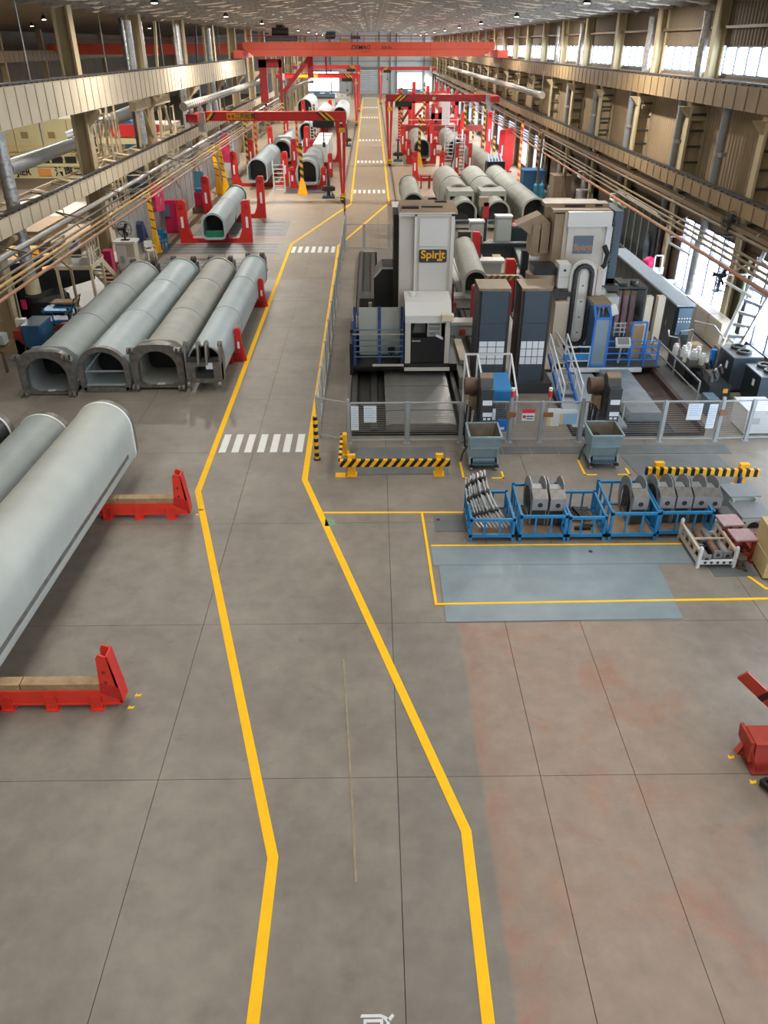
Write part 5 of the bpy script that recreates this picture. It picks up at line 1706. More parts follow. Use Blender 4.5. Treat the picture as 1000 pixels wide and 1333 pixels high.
# ------------------------------------------------------------------ worktable between the machines
t = T('work_table', 'slotted steel work tables between the two boring machines', 'machine bed', (4.0, 26, 0))
for x0, x1, y0, y1, z in ((2.87, 3.28, 24.6, 35, .42), (3.65, 4.6, 25.75, 43.2, .38), (4.7, 5.85, 33, 43.2, .34)):
    tb = P('table', B().bx(x0, x1, y0, y1, 0, z), 'bed_steel', t, world=True)
    n = int((x1 - x0) / .28)
    for k in range(n):
        xx = x0 + (k + .5) * (x1 - x0) / n
        P('t_slot', B().bx(xx - .03, xx + .03, y0 + .02, y1, z, z + .004), 'bed_slot', t, world=True)
P('cover_plate', B().bx(3.0, 3.28, 25.9, 28.2, .42, .56), 'machine_cream', t, world=True)
for y in (29.0, 32.6):
    P('cross_bed', B().bx(2.8, 4.3, y, y + .7, .42, .85), 'machine_grey', t, world=True)
    P('cross_top', B().bx(2.8, 4.3, y - .1, y + .5, .85, .97), 'machine_white', t, world=True)
    P('clamp', B().bx(3.3, 3.5, y - .16, y - .02, .5, .68), 'rust_red', t, world=True)
P('cross_bed', B().bx(5.0, 6.2, 38.2, 39.2, .34, 1.0).bx(4.9, 6.3, 38.0, 38.8, 1.0, 1.12), 'machine_white', t, world=True)
t = boom('short grey boom clamped on the table between the two boring machines', 4.22, 32.3, .97, .95, 1.1, 7.0, 'boom_dull', 'ring', -.03, 'ring', None, ())
P('top_bracket', B().bx(-.3, .3, 6.6, 7.1, 1.0, 1.3), 'dark_steel', t)
for x, y, z0, z1, m_, lab in ((3.95, 29.7, .9, 2.15, 'red_deep', 'red clamping post in front of the boom on the work table'), (5.55, 32.0, .35, 2.6, 'red_paint', 'bright red clamping post right of the boom on the work table'),
                              (4.95, 38.6, .35, 2.35, 'red_paint', 'red clamping post with warning marks behind the boom on the work table'), (2.98, 31.4, .4, 2.0, 'red_deep', 'dark red clamping post half hidden behind the white machine column')):
    t = T('clamp_post', lab, 'post', (x, y, z0))
    P('body', B().bx(-.19, .19, -.2, .2, 0, z1 - z0 - .06).bx(-.16, .16, -.16, .16, z1 - z0 - .06, z1 - z0), m_, t)
    P('edge', B().bx(.19, .26, -.1, .1, .1, z1 - z0 - .2), 'dark_steel', t)
    for k in range(3):
        P('warning_mark', B().prism([(-.07, .35 + k * .33), (.07, .35 + k * .33), (0, .48 + k * .33)], 'y', -.206, -.2), 'yellow' if m_ == 'red_paint' else 'dark_steel', t)

# ------------------------------------------------------------------ dark chip guards with paper notices
for x0, x1, nx, nz, side, lab in ((3.42, 4.36, 3, 4, 'left', 'dark slate guard column with three columns of white notices, left one of the pair'),
                                  (4.78, 5.66, 4, 3, 'right', 'dark slate guard column with four columns of white notices, right one of the pair')):
    t = T('guard_column', lab, 'guard', ((x0 + x1) / 2, 24.4, 0), 0, 'dark guard columns between the machines')
    P('base', B().bx(x0 - .05, x1 + .25, 24.2, 25.6, 0, .36), 'conveyor_dark', t, world=True)
    P('body', B().bx(x0, x1 - .1, 24.4, 25.55, .36, 3.36), 'guard_slate', t, world=True)
    P('side_rail', B().bx(x0 - .1, x0, 24.45, 25.6, .36, 3.42).bx(x1 - .1, x1, 24.45, 25.6, .36, 3.3), 'guard_side', t, world=True)
    P('top_cover', B().bx(x0 - .1, x1 - .02, 24.42, 25.6, 3.36, 3.44), 'guard_top', t, world=True)
    P('panel_joint', B().bx(x0 + .02, x1 - .12, 24.393, 24.4, 2.32, 2.34), 'guard_side', t, world=True)
    ps = None
    W_, H_ = (x1 - .1 - x0) / nx, .8 / nz
    for i in range(nx):
        for j in range(nz):
            px, pz = x0 + W_ * (i + .5), .95 + H_ * (j + .5)
            if ps is None:
                ps = P('notice_sheet', B().bx(-W_ / 2 + .012, W_ / 2 - .012, -.006, 0, -H_ / 2 + .012, H_ / 2 - .012), 'paper', t)
                ps.location = (px - (x0 + x1) / 2, -.001, pz)
            else:
                piece(ps, t, (px - (x0 + x1) / 2, -.001, pz))
t = T('striped_lintel', 'brown and black striped bar joining the two dark guard columns', 'bar', (4.4, 26, 3.3))
P('bar', B().bx(3.7, 4.8, 25.75, 25.95, 3.36, 3.5), 'hazard_brown', t, world=True)
P('bracket', B().bar((4.8, 25.85, 3.43), (4.95, 25.3, 3.3), .14), 'guard_side', t, world=True)

# ================================================================== BORING MACHINE 2 (right)
m = T('boring_machine', 'cream boring machine with oval tool chain and blue-grey Spirit plate near the windows', 'machine', (7.4, 28.5, 0))
P('saddle', B().bx(6.3, 9.84, 25.8, 30, .12, .36), 'black_paint', m, world=True)
P('column', B().bx(6.62, 8.1, 28.0, 30.2, .36, 5.05), 'machine_white', m, world=True)
P('column_side', B().bx(6.3, 6.62, 28.1, 30.0, .36, 5.0), 'machine_tan', m, world=True)
P('column_front', B().bx(6.75, 7.9, 27.9, 28.0, 2.4, 4.62), 'machine_white', m, world=True)
P('column_head', B().bx(6.7, 8.22, 27.85, 28.4, 4.62, 5.1), 'machine_panel', m, world=True)
P('roof', B().bx(6.2, 8.2, 28.1, 30.3, 5.05, 5.14).bx(6.0, 8.25, 28.6, 29.2, 5.14, 5.26), 'machine_tan', m, world=True)
P('roof_slot', B().bx(6.7, 7.4, 28.55, 28.6, 5.15, 5.22).bx(7.75, 8.0, 28.55, 28.6, 5.18, 5.24), 'ink_dark', m, world=True)
P('side_cover', B().bx(8.1, 8.3, 27.95, 28.2, 2.6, 4.6), 'machine_panel', m, world=True)
P('blue_cover', B().bx(8.42, 8.72, 28.3, 30, 2.3, 5.05), 'guard_slate', m, world=True)
cc = B()
for k in range(24):
    cc.bx(8.28, 8.44, 28.18, 28.3, 2.35 + k * .1, 2.41 + k * .1)
P('cable_chain', cc, 'black_paint', m, world=True)
P('cable_loop', B().tube([(8.05, 27.8, 4.0), (8.15, 27.6, 3.75), (8.1, 27.6, 3.4), (7.98, 27.7, 3.2), (8.0, 27.8, 2.9)], .09, 8), 'black_rubber', m, world=True)
P('name_plate', B().bx(6.98, 7.66, 27.87, 27.9, 3.72, 4.32), 'plate_blue', m, world=True)
text('lettering', 'Spirit', .29, (7.32, 27.866, 3.93), 'gold_dull', m, sx=1.05, bold=.006)
P('logo_mark', B().bx(7.48, 7.6, 27.863, 27.87, 3.76, 3.8), 'gold_dull', m, world=True)
P('lower_column', B().bx(6.3, 6.72, 26.6, 28.2, .36, 2.35), 'machine_cream', m, world=True)
P('column_foot', B().add([(5.9, 26.2, .1), (6.9, 26.2, .1), (6.9, 28.2, .1), (5.9, 28.2, .1), (6.28, 26.55, .75), (6.74, 26.55, .75), (6.74, 28.2, .75), (6.28, 28.2, .75)],
                         [(0, 3, 2, 1), (4, 5, 6, 7), (0, 1, 5, 4), (1, 2, 6, 5), (2, 3, 7, 6), (3, 0, 4, 7)]), 'machine_cream', m, world=True)
P('arm_cover', B().bx(6.38, 6.78, 27.0, 27.7, 2.75, 3.55), 'machine_panel', m, world=True)
P('cover_seam', B().bx(6.38, 6.78, 26.99, 27.0, 3.12, 3.14), 'machine_grey', m, world=True)
P('emblem', B().prism([(6.52, 3.36), (6.58, 3.42), (6.64, 3.36), (6.58, 3.3)], 'y', 26.99, 27.0), 'ink_dark', m, world=True)
P('spindle_head', B().bx(5.55, 6.35, 27.2, 28.2, 3.15, 3.4), 'black_paint', m, world=True)
P('spindle_drum', B().cyl((5.9, 27.6, 2.75), (5.9, 27.6, 3.15), .55, n=20).cyl((5.9, 27.6, 2.2), (5.9, 27.6, 2.75), .4, .5, 18), 'machine_tan', m, world=True)
P('spindle_frame', B().bx(5.4, 5.5, 27.2, 27.3, 1.6, 2.9).bx(6.2, 6.3, 27.2, 27.3, 1.6, 2.9).bx(5.75, 5.85, 27.15, 27.25, 1.4, 2.6), 'machine_cream', m, world=True)
P('head_cover', B().bx(5.95, 6.25, 28.5, 29.5, 3.6, 4.6).bx(5.65, 5.9, 28.5, 29.5, 3.5, 4.55), 'machine_tan', m, world=True)
P('chute', B().prism([(5.1, 4.55), (5.6, 4.2), (6.3, 4.6), (5.9, 4.9)], 'y', 28.6, 29.4), 'machine_tan', m, world=True)
P('manipulator', B().bx(6.2, 7.0, 26.85, 27.0, 2.5, 2.66).cyl((6.35, 26.8, 2.58), (6.35, 27.05, 2.58), .16, n=12), 'dark_steel', m, world=True)


# oval tool chain
def oval(cx, z0, z1, r, n=40):
    L = z1 - z0 - 2 * r
    tot = 2 * L + 2 * PI * r
    out = []
    for k in range(n):
        s = tot * k / n
        if s < L:
            out.append((cx - r, z0 + r + s))
        elif s < L + PI * r:
            a = PI - (s - L) / r
            out.append((cx + r * math.cos(a), z1 - r + r * math.sin(a)))
        elif s < 2 * L + PI * r:
            out.append((cx + r, z1 - r - (s - L - PI * r)))
        else:
            a = -(s - 2 * L - PI * r) / r
            out.append((cx + r * math.cos(a), z0 + r + r * math.sin(a)))
    return out


o1, o2 = oval(7.22, .7, 3.62, .36), oval(7.22, .86, 3.46, .2)
P('chain_plate', B().prism(oval(7.22, .6, 3.72, .46), 'y', 26.92, 27.0), 'machine_panel', m, world=True)
P('chain_track', B().ring(o1, o2, 'y', 26.86, 26.92), 'black_paint', m, world=True)
pk = None
for k, (x, z) in enumerate(oval(7.22, .78, 3.54, .28, 64)):
    if pk is None:
        pk = P('tool_pocket', B().cyl((0, -.05, 0), (0, 0, 0), .045, n=8), 'dark_steel', m)
        P('pocket_bore', B().cyl((0, -.07, 0), (0, -.05, 0), .022, n=6), 'bright_steel', pk)
        pk.location = (x - 7.4, 26.86 - 28.5, z)
    else:
        piece(pk, m, (x - 7.4, 26.86 - 28.5, z))
P('chain_centre', B().prism(oval(7.22, .95, 3.38, .13), 'y', 26.88, 26.92), 'machine_panel', m, world=True)
for z in (1.2, 1.75, 2.3, 2.85):
    P('slot_mark', B().bx(7.2, 7.27, 26.873, 26.88, z, z + .04), 'ink_dark', m, world=True)
P('chain_side', B().bx(7.7, 7.9, 26.9, 27.9, .5, 3.4), 'machine_white', m, world=True)
P('drive_panel', B().bx(7.95, 8.2, 27.4, 27.7, 1.6, 2.6).bx(8.2, 8.7, 27.3, 27.8, 2.0, 2.35), 'machine_grey', m, world=True)
P('fluid_bottle', B().cyl((8.35, 27.1, 1.9), (8.6, 27.1, 2.0), .2, n=12), 'plastic_white', m, world=True)
# operator platform and glass booth
P('platform', B().bx(6.55, 9.95, 25.6, 27.6, .36, .42), 'conveyor_dark', m, world=True)
P('platform_edge', B().bx(6.5, 9.3, 25.52, 25.6, .24, .38), 'frame_white', m, world=True)
bf = B()
for x in (7.48, 8.0):
    bf.bar((x, 25.62, .4), (x, 25.62, 2.1), .07).bar((x, 26.9, .4), (x, 26.9, 2.35), .07).bar((x, 25.62, 2.1), (x, 26.0, 2.42), .07).bar((x, 26.0, 2.42), (x, 26.9, 2.42), .07)
bf.bar((7.48, 25.62, 2.1), (8.0, 25.62, 2.1), .07).bar((7.48, 25.62, .45), (8.0, 25.62, .45), .07).bar((7.48, 26.0, 2.42), (8.0, 26.0, 2.42), .07)
P('booth_frame', bf, 'blue_rail', m, world=True)
P('booth_glass', B().bx(7.52, 7.96, 25.6, 25.61, .48, 2.08), 'clear_sheet', m, world=True)
P('booth_glass', B().bx(8.0, 8.01, 25.65, 26.87, .48, 2.1), 'clear_sheet', m, world=True)
P('booth_roof', B().bx(7.42, 8.05, 25.95, 27.0, 2.46, 2.52), 'guard_top', m, world=True)
P('booth_panel', B().bx(7.6, 7.9, 26.88, 26.92, .45, 2.2), 'cabinet_blue', m, world=True)
P('rung', B().bar((7.65, 26.3, .5), (7.65, 26.3, 1.5), .04).bar((7.85, 26.3, .5), (7.85, 26.3, 1.5), .04), 'blue_rail', m, world=True)
wr_ = B()
for z in (.62, .88, 1.12):
    wr_.bar((6.6, 25.62, z), (7.46, 25.62, z), .04).bar((6.6, 25.62, z), (6.45, 26.6, z + .2), .04)
for x in (6.6, 7.44):
    wr_.bar((x, 25.62, .4), (x, 25.62, 1.14), .045)
P('white_rail', wr_, 'frame_white', m, world=True)
P('rail_panel', B().bx(6.62, 7.42, 25.6, 25.61, .66, .88), 'blue_bright', m, world=True)
br = B()
for z in (.65, .87, 1.09, 1.3):
    br.bar((8.05, 25.64, z), (9.85, 25.64, z), .035)
for x in (8.85, 9.35, 9.8):
    br.bar((x, 25.64, .4), (x, 25.64, 1.32), .05)
for x in (9.0, 9.5):
    br.bar((x, 26.3, .4), (x, 26.3, 1.75), .06)
br.bar((9.0, 26.3, 1.75), (9.5, 26.3, 1.75), .06)
P('blue_railing', br, 'blue_rail', m, world=True)
P('box_in_frame', B().bx(9.05, 9.45, 26.4, 26.8, .42, 1.6), 'tray_tan', m, world=True)
P('control_panel', B().add([(8.28, 25.5, 1.2), (8.78, 25.5, 1.2), (8.78, 25.7, 1.42), (8.28, 25.7, 1.42), (8.28, 25.55, 1.1), (8.78, 25.55, 1.1), (8.78, 25.75, 1.32), (8.28, 25.75, 1.32)],
                           [(0, 1, 2, 3), (7, 6, 5, 4), (0, 4, 5, 1), (1, 5, 6, 2), (2, 6, 7, 3), (3, 7, 4, 0)]), 'machine_panel', m, world=True)
P('panel_screen', B().add([(8.33, 25.512, 1.232), (8.73, 25.512, 1.232), (8.73, 25.68, 1.416), (8.33, 25.68, 1.416)], [(0, 1, 2, 3)]), 'screen_grey', m, world=True)
P('panel_arm', B().bar((8.5, 25.65, 1.15), (8.5, 25.75, .5), .06), 'bright_steel', m, world=True)
cp = B()
for z in (1.45, 1.6, 1.75):
    cp.bar((8.3, 26.2, z), (8.75, 26.2, z), .03)
for x in (8.35, 8.55, 8.7):
    cp.bar((x, 26.2, 1.3), (x, 26.2, 1.8), .03)
P('coolant_pipes', cp, 'bright_steel', m, world=True)
P('chip_box', B().bx(8.15, 8.9, 26.6, 27.3, .42, 1.3), 'conveyor_dark', m, world=True)
# hose cabinet
P('hose_cabinet', B().bx(8.8, 8.86, 28.0, 29.2, .4, 2.45).bx(9.85, 9.9, 28.0, 29.2, .4, 2.45).bx(8.8, 9.9, 29.15, 29.2, .4, 2.45).bx(8.8, 9.9, 28.0, 29.2, .36, .42), 'conveyor_dark', m, world=True)
for x in (9.05, 9.32, 9.6):
    P('hose', B().tube([(x, 28.5, .5), (x + .02, 28.5, 1.4), (x, 28.5, 2.2), (x, 28.7, 2.35)], .1, 10), 'hose_purple', m, world=True)
    P('hose_collar', B().cyl((x, 28.5, 2.1), (x, 28.5, 2.28), .11, n=10), 'gold_dull', m, world=True)
P('cabinet_glass', B().bx(8.86, 9.85, 28.0, 28.01, .45, 2.4), 'glass', m, world=True)
P('cabinet_lid', B().bx(8.76, 9.92, 27.98, 29.22, 2.45, 2.5).bx(8.9, 9.2, 28.2, 29.0, 2.5, 2.6), 'cabinet_dark', m, world=True)
P('lid_gear', B().bx(8.4, 8.75, 28.3, 28.9, 2.5, 2.75).cyl((9.5, 28.4, 2.5), (9.5, 28.4, 2.66), .14, n=12).bx(8.1, 8.8, 27.9, 28.2, 2.4, 2.6), 'dark_steel', m, world=True)
for x in (10.05, 10.5):
    P('cream_post', B().bx(x - .13, x + .13, 28.0, 28.3, .4, 2.15), 'machine_cream', m, world=True)

# bed of the right machine
t = T('machine_bed', 'bright steel way cover and slatted guards in front of the right boring machine', 'machine bed', (7.6, 21, 0))
P('base', B().bx(5.9, 9.7, 20.9, 39.9, 0, .08), 'pit_dark', t, world=True)
c = P('way_cover', B().prism([(7.78, .08), (8.9, .08), (8.82, .34), (7.86, .34)], 'y', 0, .94), 'bed_bright', t)
c.location = (-7.6, .8, 0)
for k in range(1, 5):
    piece(c, t, (-7.6, .8 + .95 * k, .012 * (k % 2)))
s = P('guard_slat', B().prism([(0, .08), (.17, .08), (.17, .2), (0, .16)], 'x', 5.95, 7.6), 'bed_bright', t)
s.location = (-7.6, .2, 0)
for k in range(1, 24):
    piece(s, t, (-7.6, .2 + k * .185, 0))
P('channel_wall', B().bx(9.7, 9.85, 20.9, 30, 0, .3), 'pit_brown', t, world=True)
P('channel_floor', B().bx(8.95, 9.7, 20.9, 27, .08, .1), 'pit_brown', t, world=True)
t = T('service_walkway', 'grey plate walkway with a low handrail right of the right machine pit', 'walkway', (10.2, 24, 0))
P('deck', B().bx(9.85, 10.6, 22.6, 27.6, .02, .1), 'plate_dull', t, world=True)
P('hand_rail', B().bar((10.2, 27.3, .9), (10.45, 23.3, .75), .05).bar((10.2, 27.3, .5), (10.45, 23.3, .35), .04).bar((10.2, 27.3, 0), (10.2, 27.3, .9), .05).bar((10.45, 23.3, 0), (10.45, 23.3, .75), .05).bar((10.32, 25.3, 0), (10.32, 25.3, .82), .05), 'zinc', t, world=True)
P('end_block', B().bx(10.4, 10.75, 22.3, 22.9, 0, .55), 'cabinet_blue', t, world=True)
# white stair with handrails up to the right platform
t = T('access_stair', 'white tube stair climbing to the right machine platform', 'stairs', (6.3, 24, 0))
P('stringer', B().bar((5.98, 22.6, .05), (5.98, 25.4, .9), .06, .14).bar((6.5, 22.6, .05), (6.5, 25.4, .9), .06, .14), 'blue_rail', t, world=True)
hr = B()
for x in (5.95, 6.53):
    for dz in (.45, .8):
        hr.bar((x, 22.7, .1 + dz), (x, 25.4, .85 + dz), .045)
    for k in range(4):
        y = 22.7 + k * .9
        hr.bar((x, y, .1 + (y - 22.7) * .28), (x, y, .9 + (y - 22.7) * .28), .045)
P('hand_rail', hr, 'frame_white', t, world=True)
for k in range(5):
    P('tread', B().bx(6.0, 6.48, 22.9 + k * .5, 23.25 + k * .5, .14 + k * .16, .17 + k * .16), 'zinc', t, world=True)
# blue topped tool bench with white tube frame
t = T('tool_bench', 'blue topped bench in a white tube frame behind the brown-headed conveyor', 'bench', (3.75, 22.3, 0))
P('worktop', B().prism([(21.8, 1.05), (22.9, 1.2), (22.9, 1.25), (21.8, 1.1)], 'x', 3.4, 4.15), 'blue_bright', t, world=True)
P('apron', B().bx(3.42, 4.13, 21.76, 21.8, .76, 1.08), 'blue_bright', t, world=True)
P('shelf', B().bx(3.32, 4.2, 21.9, 22.9, .3, .36), 'teal_paint', t, world=True)
for k in range(7):
    P('drill_rod', B().cyl((3.5 + k * .1, 22.0, .36), (3.5 + k * .1, 22.02, .75), .025, n=6), ('rust_red', 'raw_steel')[k % 2], t, world=True)
fr = B()
for x in (2.86, 3.25, 4.3):
    fr.bar((x, 21.7, 0), (x, 21.7, .95 if x > 4 else 1.35), .05).bar((x, 23.3, 0), (x, 23.3, 1.7), .05).bar((x, 21.7, .95 if x > 4 else 1.35), (x, 23.3, 1.7), .05)
fr.bar((2.86, 21.7, 1.35), (3.25, 21.7, 1.35), .05).bar((3.25, 23.3, 1.7), (4.3, 23.3, 1.7), .05).bar((2.86, 21.7, .9), (3.25, 21.7, .9), .05).bar((2.86, 23.3, 1.7), (3.25, 23.3, 1.7), .05)
P('tube_frame', fr, 'frame_white', t, world=True)


# ================================================================== CHIP CONVEYORS AND BINS
def conveyor(lab, x, y, m_top):
    t = T('chip_conveyor', lab, 'conveyor', (x, y, 0), 0, 'chip conveyors at the front fence')
    prof = [(.9, .2), (.55, .2), (-.3, 1.5), (-.42, 1.95), (-.3, 2.15), (-.05, 2.2), (.15, 2.05), (.1, 1.8)]
    P('casing', B().prism(prof, 'x', -.17, .17), 'conveyor_dark', t)
    P('head_cover', B().prism([(-.36, 1.98), (-.28, 2.18), (-.04, 2.24), (.2, 2.08), (.14, 2.02), (-.04, 2.19), (-.27, 2.13), (-.31, 1.96)], 'x', -.18, .18), m_top, t)
    P('chute', B().prism([(-.5, 1.1), (-.3, .95), (-.12, 1.2), (-.36, 1.62), (-.45, 1.5)], 'x', -.17, .17), 'conveyor_dark', t)
    P('chute', B().bx(-.17, .17, -.6, -.4, .95, 1.95), 'conveyor_dark', t)
    P('label', B().bx(-.12, .14, -.612, -.6, 1.5, 1.64), 'paper', t)
    P('label', B().bx(-.1, .16, -.612, -.6, 1.16, 1.28).bx(-.08, .0, -.612, -.6, 1.06, 1.12).bx(.04, .12, -.612, -.6, 1.06, 1.12), 'paper', t)
    for k in range(3):
        P('warning_stripe', B().prism([(-.16 + k * .11, .7), (-.1 + k * .11, .7), (-.06 + k * .11, .92), (-.12 + k * .11, .92)], 'y', -.612, -.6), 'yellow', t)
    P('apron', B().bx(-.17, .17, -.6, -.5, .68, .95), 'conveyor_dark', t)
    P('side_motor', B().cyl((-.55, .2, 1.75), (-.17, .2, 1.75), .24, n=16), 'spool_brown', t)
    P('gearbox', B().bx(-.4, -.2, .0, .3, 1.1, 1.5), 'machine_tan', t)
    P('leg', B().bx(-.42, -.36, -.2, -.14, 0, 1.3).bx(.3, .36, .1, .16, 0, 1.2).bx(-.42, -.36, .3, .36, 0, 1.2), 'conveyor_dark', t)
    P('cable', B().tube([(-.4, -.35, 1.3), (-.45, -.4, .8), (-.38, -.38, .2), (-.2, -.3, .02)], .03, 6).tube([(-.5, -.3, 1.4), (-.56, -.36, .7), (-.5, -.3, .1)], .025, 6), 'black_rubber', t)
    return t


conveyor('dark chip conveyor with a brown rounded head, tipping into the left bin', 3.1, 20.35, 'conveyor_brown')
conveyor('dark chip conveyor with a pale head at the right fence, tipping into the right bin', 6.62, 20.35, 'guard_top')


def hopper(lab, x, y, rz=0., scrap=False):
    t = T('chip_bin', lab, 'bin', (x, y, 0), rz, 'wheeled chip bins under the conveyors')

    def frus(z0, z1, a, b, in_=0.):
        (ax0, ax1, ay0, ay1), (bx0, bx1, by0, by1) = a, b
        return [(ax0 + in_, ay0 + in_, z0), (ax1 - in_, ay0 + in_, z0), (ax1 - in_, ay1 - in_, z0), (ax0 + in_, ay1 - in_, z0),
                (bx0 + in_, by0 + in_, z1), (bx1 - in_, by0 + in_, z1), (bx1 - in_, by1 - in_, z1), (bx0 + in_, by1 - in_, z1)]
    a, b = (-.36, .36, -.3, .3), (-.42, .42, -.45, .48)
    o, i = frus(.32, 1.0, a, b), frus(.36, 1.0, a, b, .03)
    F = [(0, 3, 2, 1), (0, 1, 5, 4), (1, 2, 6, 5), (2, 3, 7, 6), (3, 0, 4, 7)]
    P('bucket', B().add(o, F).add([], []), 'hopper_blue', t)
    P('liner', B().add(i, [(0, 1, 2, 3), (4, 5, 1, 0), (5, 6, 2, 1), (6, 7, 3, 2), (7, 4, 0, 3)]), 'hopper_in', t)
    rim = B().bar((-.43, -.46, 1.0), (.43, -.46, 1.0), .05).bar((-.43, .49, 1.0), (.43, .49, 1.0), .05).bar((-.43, -.46, 1.0), (-.43, .49, 1.0), .05).bar((.43, -.46, 1.0), (.43, .49, 1.0), .05)
    P('rim', rim, 'hopper_blue', t)
    P('rib', B().bar((-.39, -.4, .66), (.39, -.4, .66), .04).bar((-.4, -.43, 1.0), (-.35, -.3, .32), .05).bar((.4, -.43, 1.0), (.35, -.3, .32), .05), 'hopper_blue', t)
    for s in (-1, 1):
        P('side_plate', B().prism([(-.42, .1), (.42, .1), (.3, .45), (-.3, .45)], 'x', s * .38 - .02, s * .38 + .02), 'hopper_blue', t)
        P('skid', B().bx(s * .34 - .06, s * .34 + .06, -.5, .5, .12, .17), 'black_paint', t)
        for yy in (-.4, .4):
            P('caster', B().cyl((s * .34 - .03, yy, .07), (s * .34 + .03, yy, .07), .07, n=12).bx(s * .34 - .04, s * .34 + .04, yy - .04, yy + .04, .08, .14), 'bright_steel', t)
    P('base_tray', B().bx(-.34, .34, -.42, .42, .14, .18).cyl((-.3, -.3, .24), (.3, -.3, .24), .1, n=12), 'cabinet_blue', t)
    P('tow_lever', B().tube([(-.42, .1, .5), (-.55, .0, .3), (-.6, -.1, .12)], .03, 6), 'dark_steel', t)
    if scrap:
        P('scrap', B().ball((-.18, .12, .7), .16, 10), 'black_rubber', t)
    return t


hopper('grey-blue wheeled chip bin behind the crate of curved rails', 2.98, 19.2)
hopper('grey-blue wheeled chip bin left of the right pit cover, dark lump inside', 6.28, 19.25, .0, True)


# ================================================================== FENCES
def fence(lab, pts, h=1.27, gate=()):
    t = T('mesh_fence', lab, 'fence', (pts[0][0], pts[0][1], 0), 0, None)
    o = Vector((pts[0][0], pts[0][1], 0))
    for i, p in enumerate(pts):
        q = Vector((p[0], p[1], 0)) - o
        ph = h + (.12 if i in gate else .03)
        P('post', B().bx(q.x - .04, q.x + .04, q.y - .04, q.y + .04, 0, ph).bx(q.x - .09, q.x + .09, q.y - .08, q.y + .08, 0, .015), 'fence_grey', t)
    for a, b in zip(pts, pts[1:]):
        a, b = Vector((*a, 0)) - o, Vector((*b, 0)) - o
        d = (b - a).normalized()
        a, b = a + d * .06, b - d * .06
        up = Vector((0, 0, 1))
        f = B().bar(a + up * .1, b + up * .1, .035).bar(a + up * h, b + up * h, .04).bar(a + up * .1, a + up * h, .03).bar(b + up * .1, b + up * h, .03)
        if (b - a).length > 1.6:
            mid = (a + b) / 2
            f.bar(mid + up * .1, mid + up * h, .03)
        fp = P('panel_frame', f, 'fence_grey', t)
        w = B()
        n = 17
        for k in range(1, n):
            z = .1 + (h - .1) * k / n
            w.bar(a + up * z, b + up * z, .006)
        P('mesh_wires', w, 'zinc', fp, kind='stuff')
    return t


fence('grey mesh fence in front of the left boring machine with two paper notices', [(-1.65, 20.9), (-.74, 20.5), (.95, 20.5), (2.52, 20.5)], gate=(1,))
fence('grey mesh fence in front of the right boring machine and conveyors', [(2.62, 20.2), (2.66, 20.55), (3.93, 20.52), (4.82, 20.5), (5.98, 20.5), (8.36, 20.5), (10.0, 20.5), (10.92, 20.55), (12.6, 20.6)], gate=(2, 4, 6))
lf = [(-1.67, 20.95 + 2.4 * k) for k in range(13)]
fence('long grey mesh fence along the right edge of the walkway', lf, h=1.3)
fence('grey mesh fence crossing behind the left boring machine', [(-1.63, 45.7), (-.5, 45.6), (.9, 45.5), (2.3, 45.5)], h=1.35)
t = fence('grey mesh fence and posts in front of the open boom mouths on the right', [(3.4, 46.0), (4.6, 46.0), (5.6, 46.0), (7.4, 46.0), (9.2, 46.0), (10.2, 46.0)], h=1.5)
# signs hung on the fences
for x, y, z0, z1, w, m_, lab in ((-.56, 20.44, .45, 1.2, .22, 'paper', 'narrow white notice on the gate post of the left fence'),
                                 (-.12, 20.44, .7, 1.2, .36, 'paper', 'square white notice with rows of print on the left fence'),
                                 (3.3, 20.44, .75, 1.1, .35, 'paper', 'white notice behind the left chip conveyor'),
                                 (4.42, 20.44, .72, .96, .36, 'paper', 'white warning sign with a red heading on the right fence'),
                                 (5.15, 20.44, .55, 1.1, .36, 'paper', 'white notice beside the pale blue one on the right fence'),
                                 (5.58, 20.44, .6, 1.08, .5, 'paper_blue', 'pale blue notice with a white heading on the right fence'),
                                 (9.2, 20.44, .72, 1.22, .42, 'paper', 'square white notice on the right gate beside a narrow one'),
                                 (9.72, 20.44, .45, 1.2, .24, 'paper', 'narrow white notice on the right gate post')):
    t = T('notice', lab, 'sign', (x, y, z0))
    P('sheet', B().bx(x - w / 2, x + w / 2, y - .008, y + .008, z0, z1), m_, t, world=True)
    if 'red heading' in lab:
        P('heading', B().bx(x - w / 2, x + w / 2, y - .012, y - .008, z1, z1 + .12), 'sign_red', t, world=True)
        P('print_line', B().bx(x - .05, x + .15, y - .012, y - .008, z0 + .12, z0 + .16).bx(x - .05, x + .15, y - .012, y - .008, z0 + .05, z0 + .08), 'paper_ink', t, world=True)
        P('symbol', B().cyl((x - .11, y - .012, z0 + .13), (x - .11, y - .008, z0 + .13), .05, n=12), 'sign_red', t, world=True)
    elif 'pale blue' in lab:
        P('heading', B().bx(x - w / 2, x + w / 2, y - .012, y - .008, z1 - .14, z1), 'paper', t, world=True)
        P('side_stripe', B().bx(x - w / 2, x - w / 2 + .1, y - .012, y - .008, z0, z1 - .16), 'jier_cream', t, world=True)
    else:
        pl = B()
        for k in range(int((z1 - z0 - .1) / .07)):
            pl.bx(x - w * .38, x + w * (.38 if k % 3 else .2), y - .011, y - .008, z1 - .08 - k * .07, z1 - .06 - k * .07)
        P('print_line', pl, 'paper_blue', t, world=True)
t = T('blue_pouch', 'small blue document box on the fence right of the left conveyor', 'box', (3.68, 20.4, .5))
P('box', B().bx(3.54, 3.82, 20.36, 20.46, .42, .78), 'blue_rail', t, world=True)
P('label', B().bx(3.62, 3.74, 20.352, 20.36, .48, .56), 'paper', t, world=True)
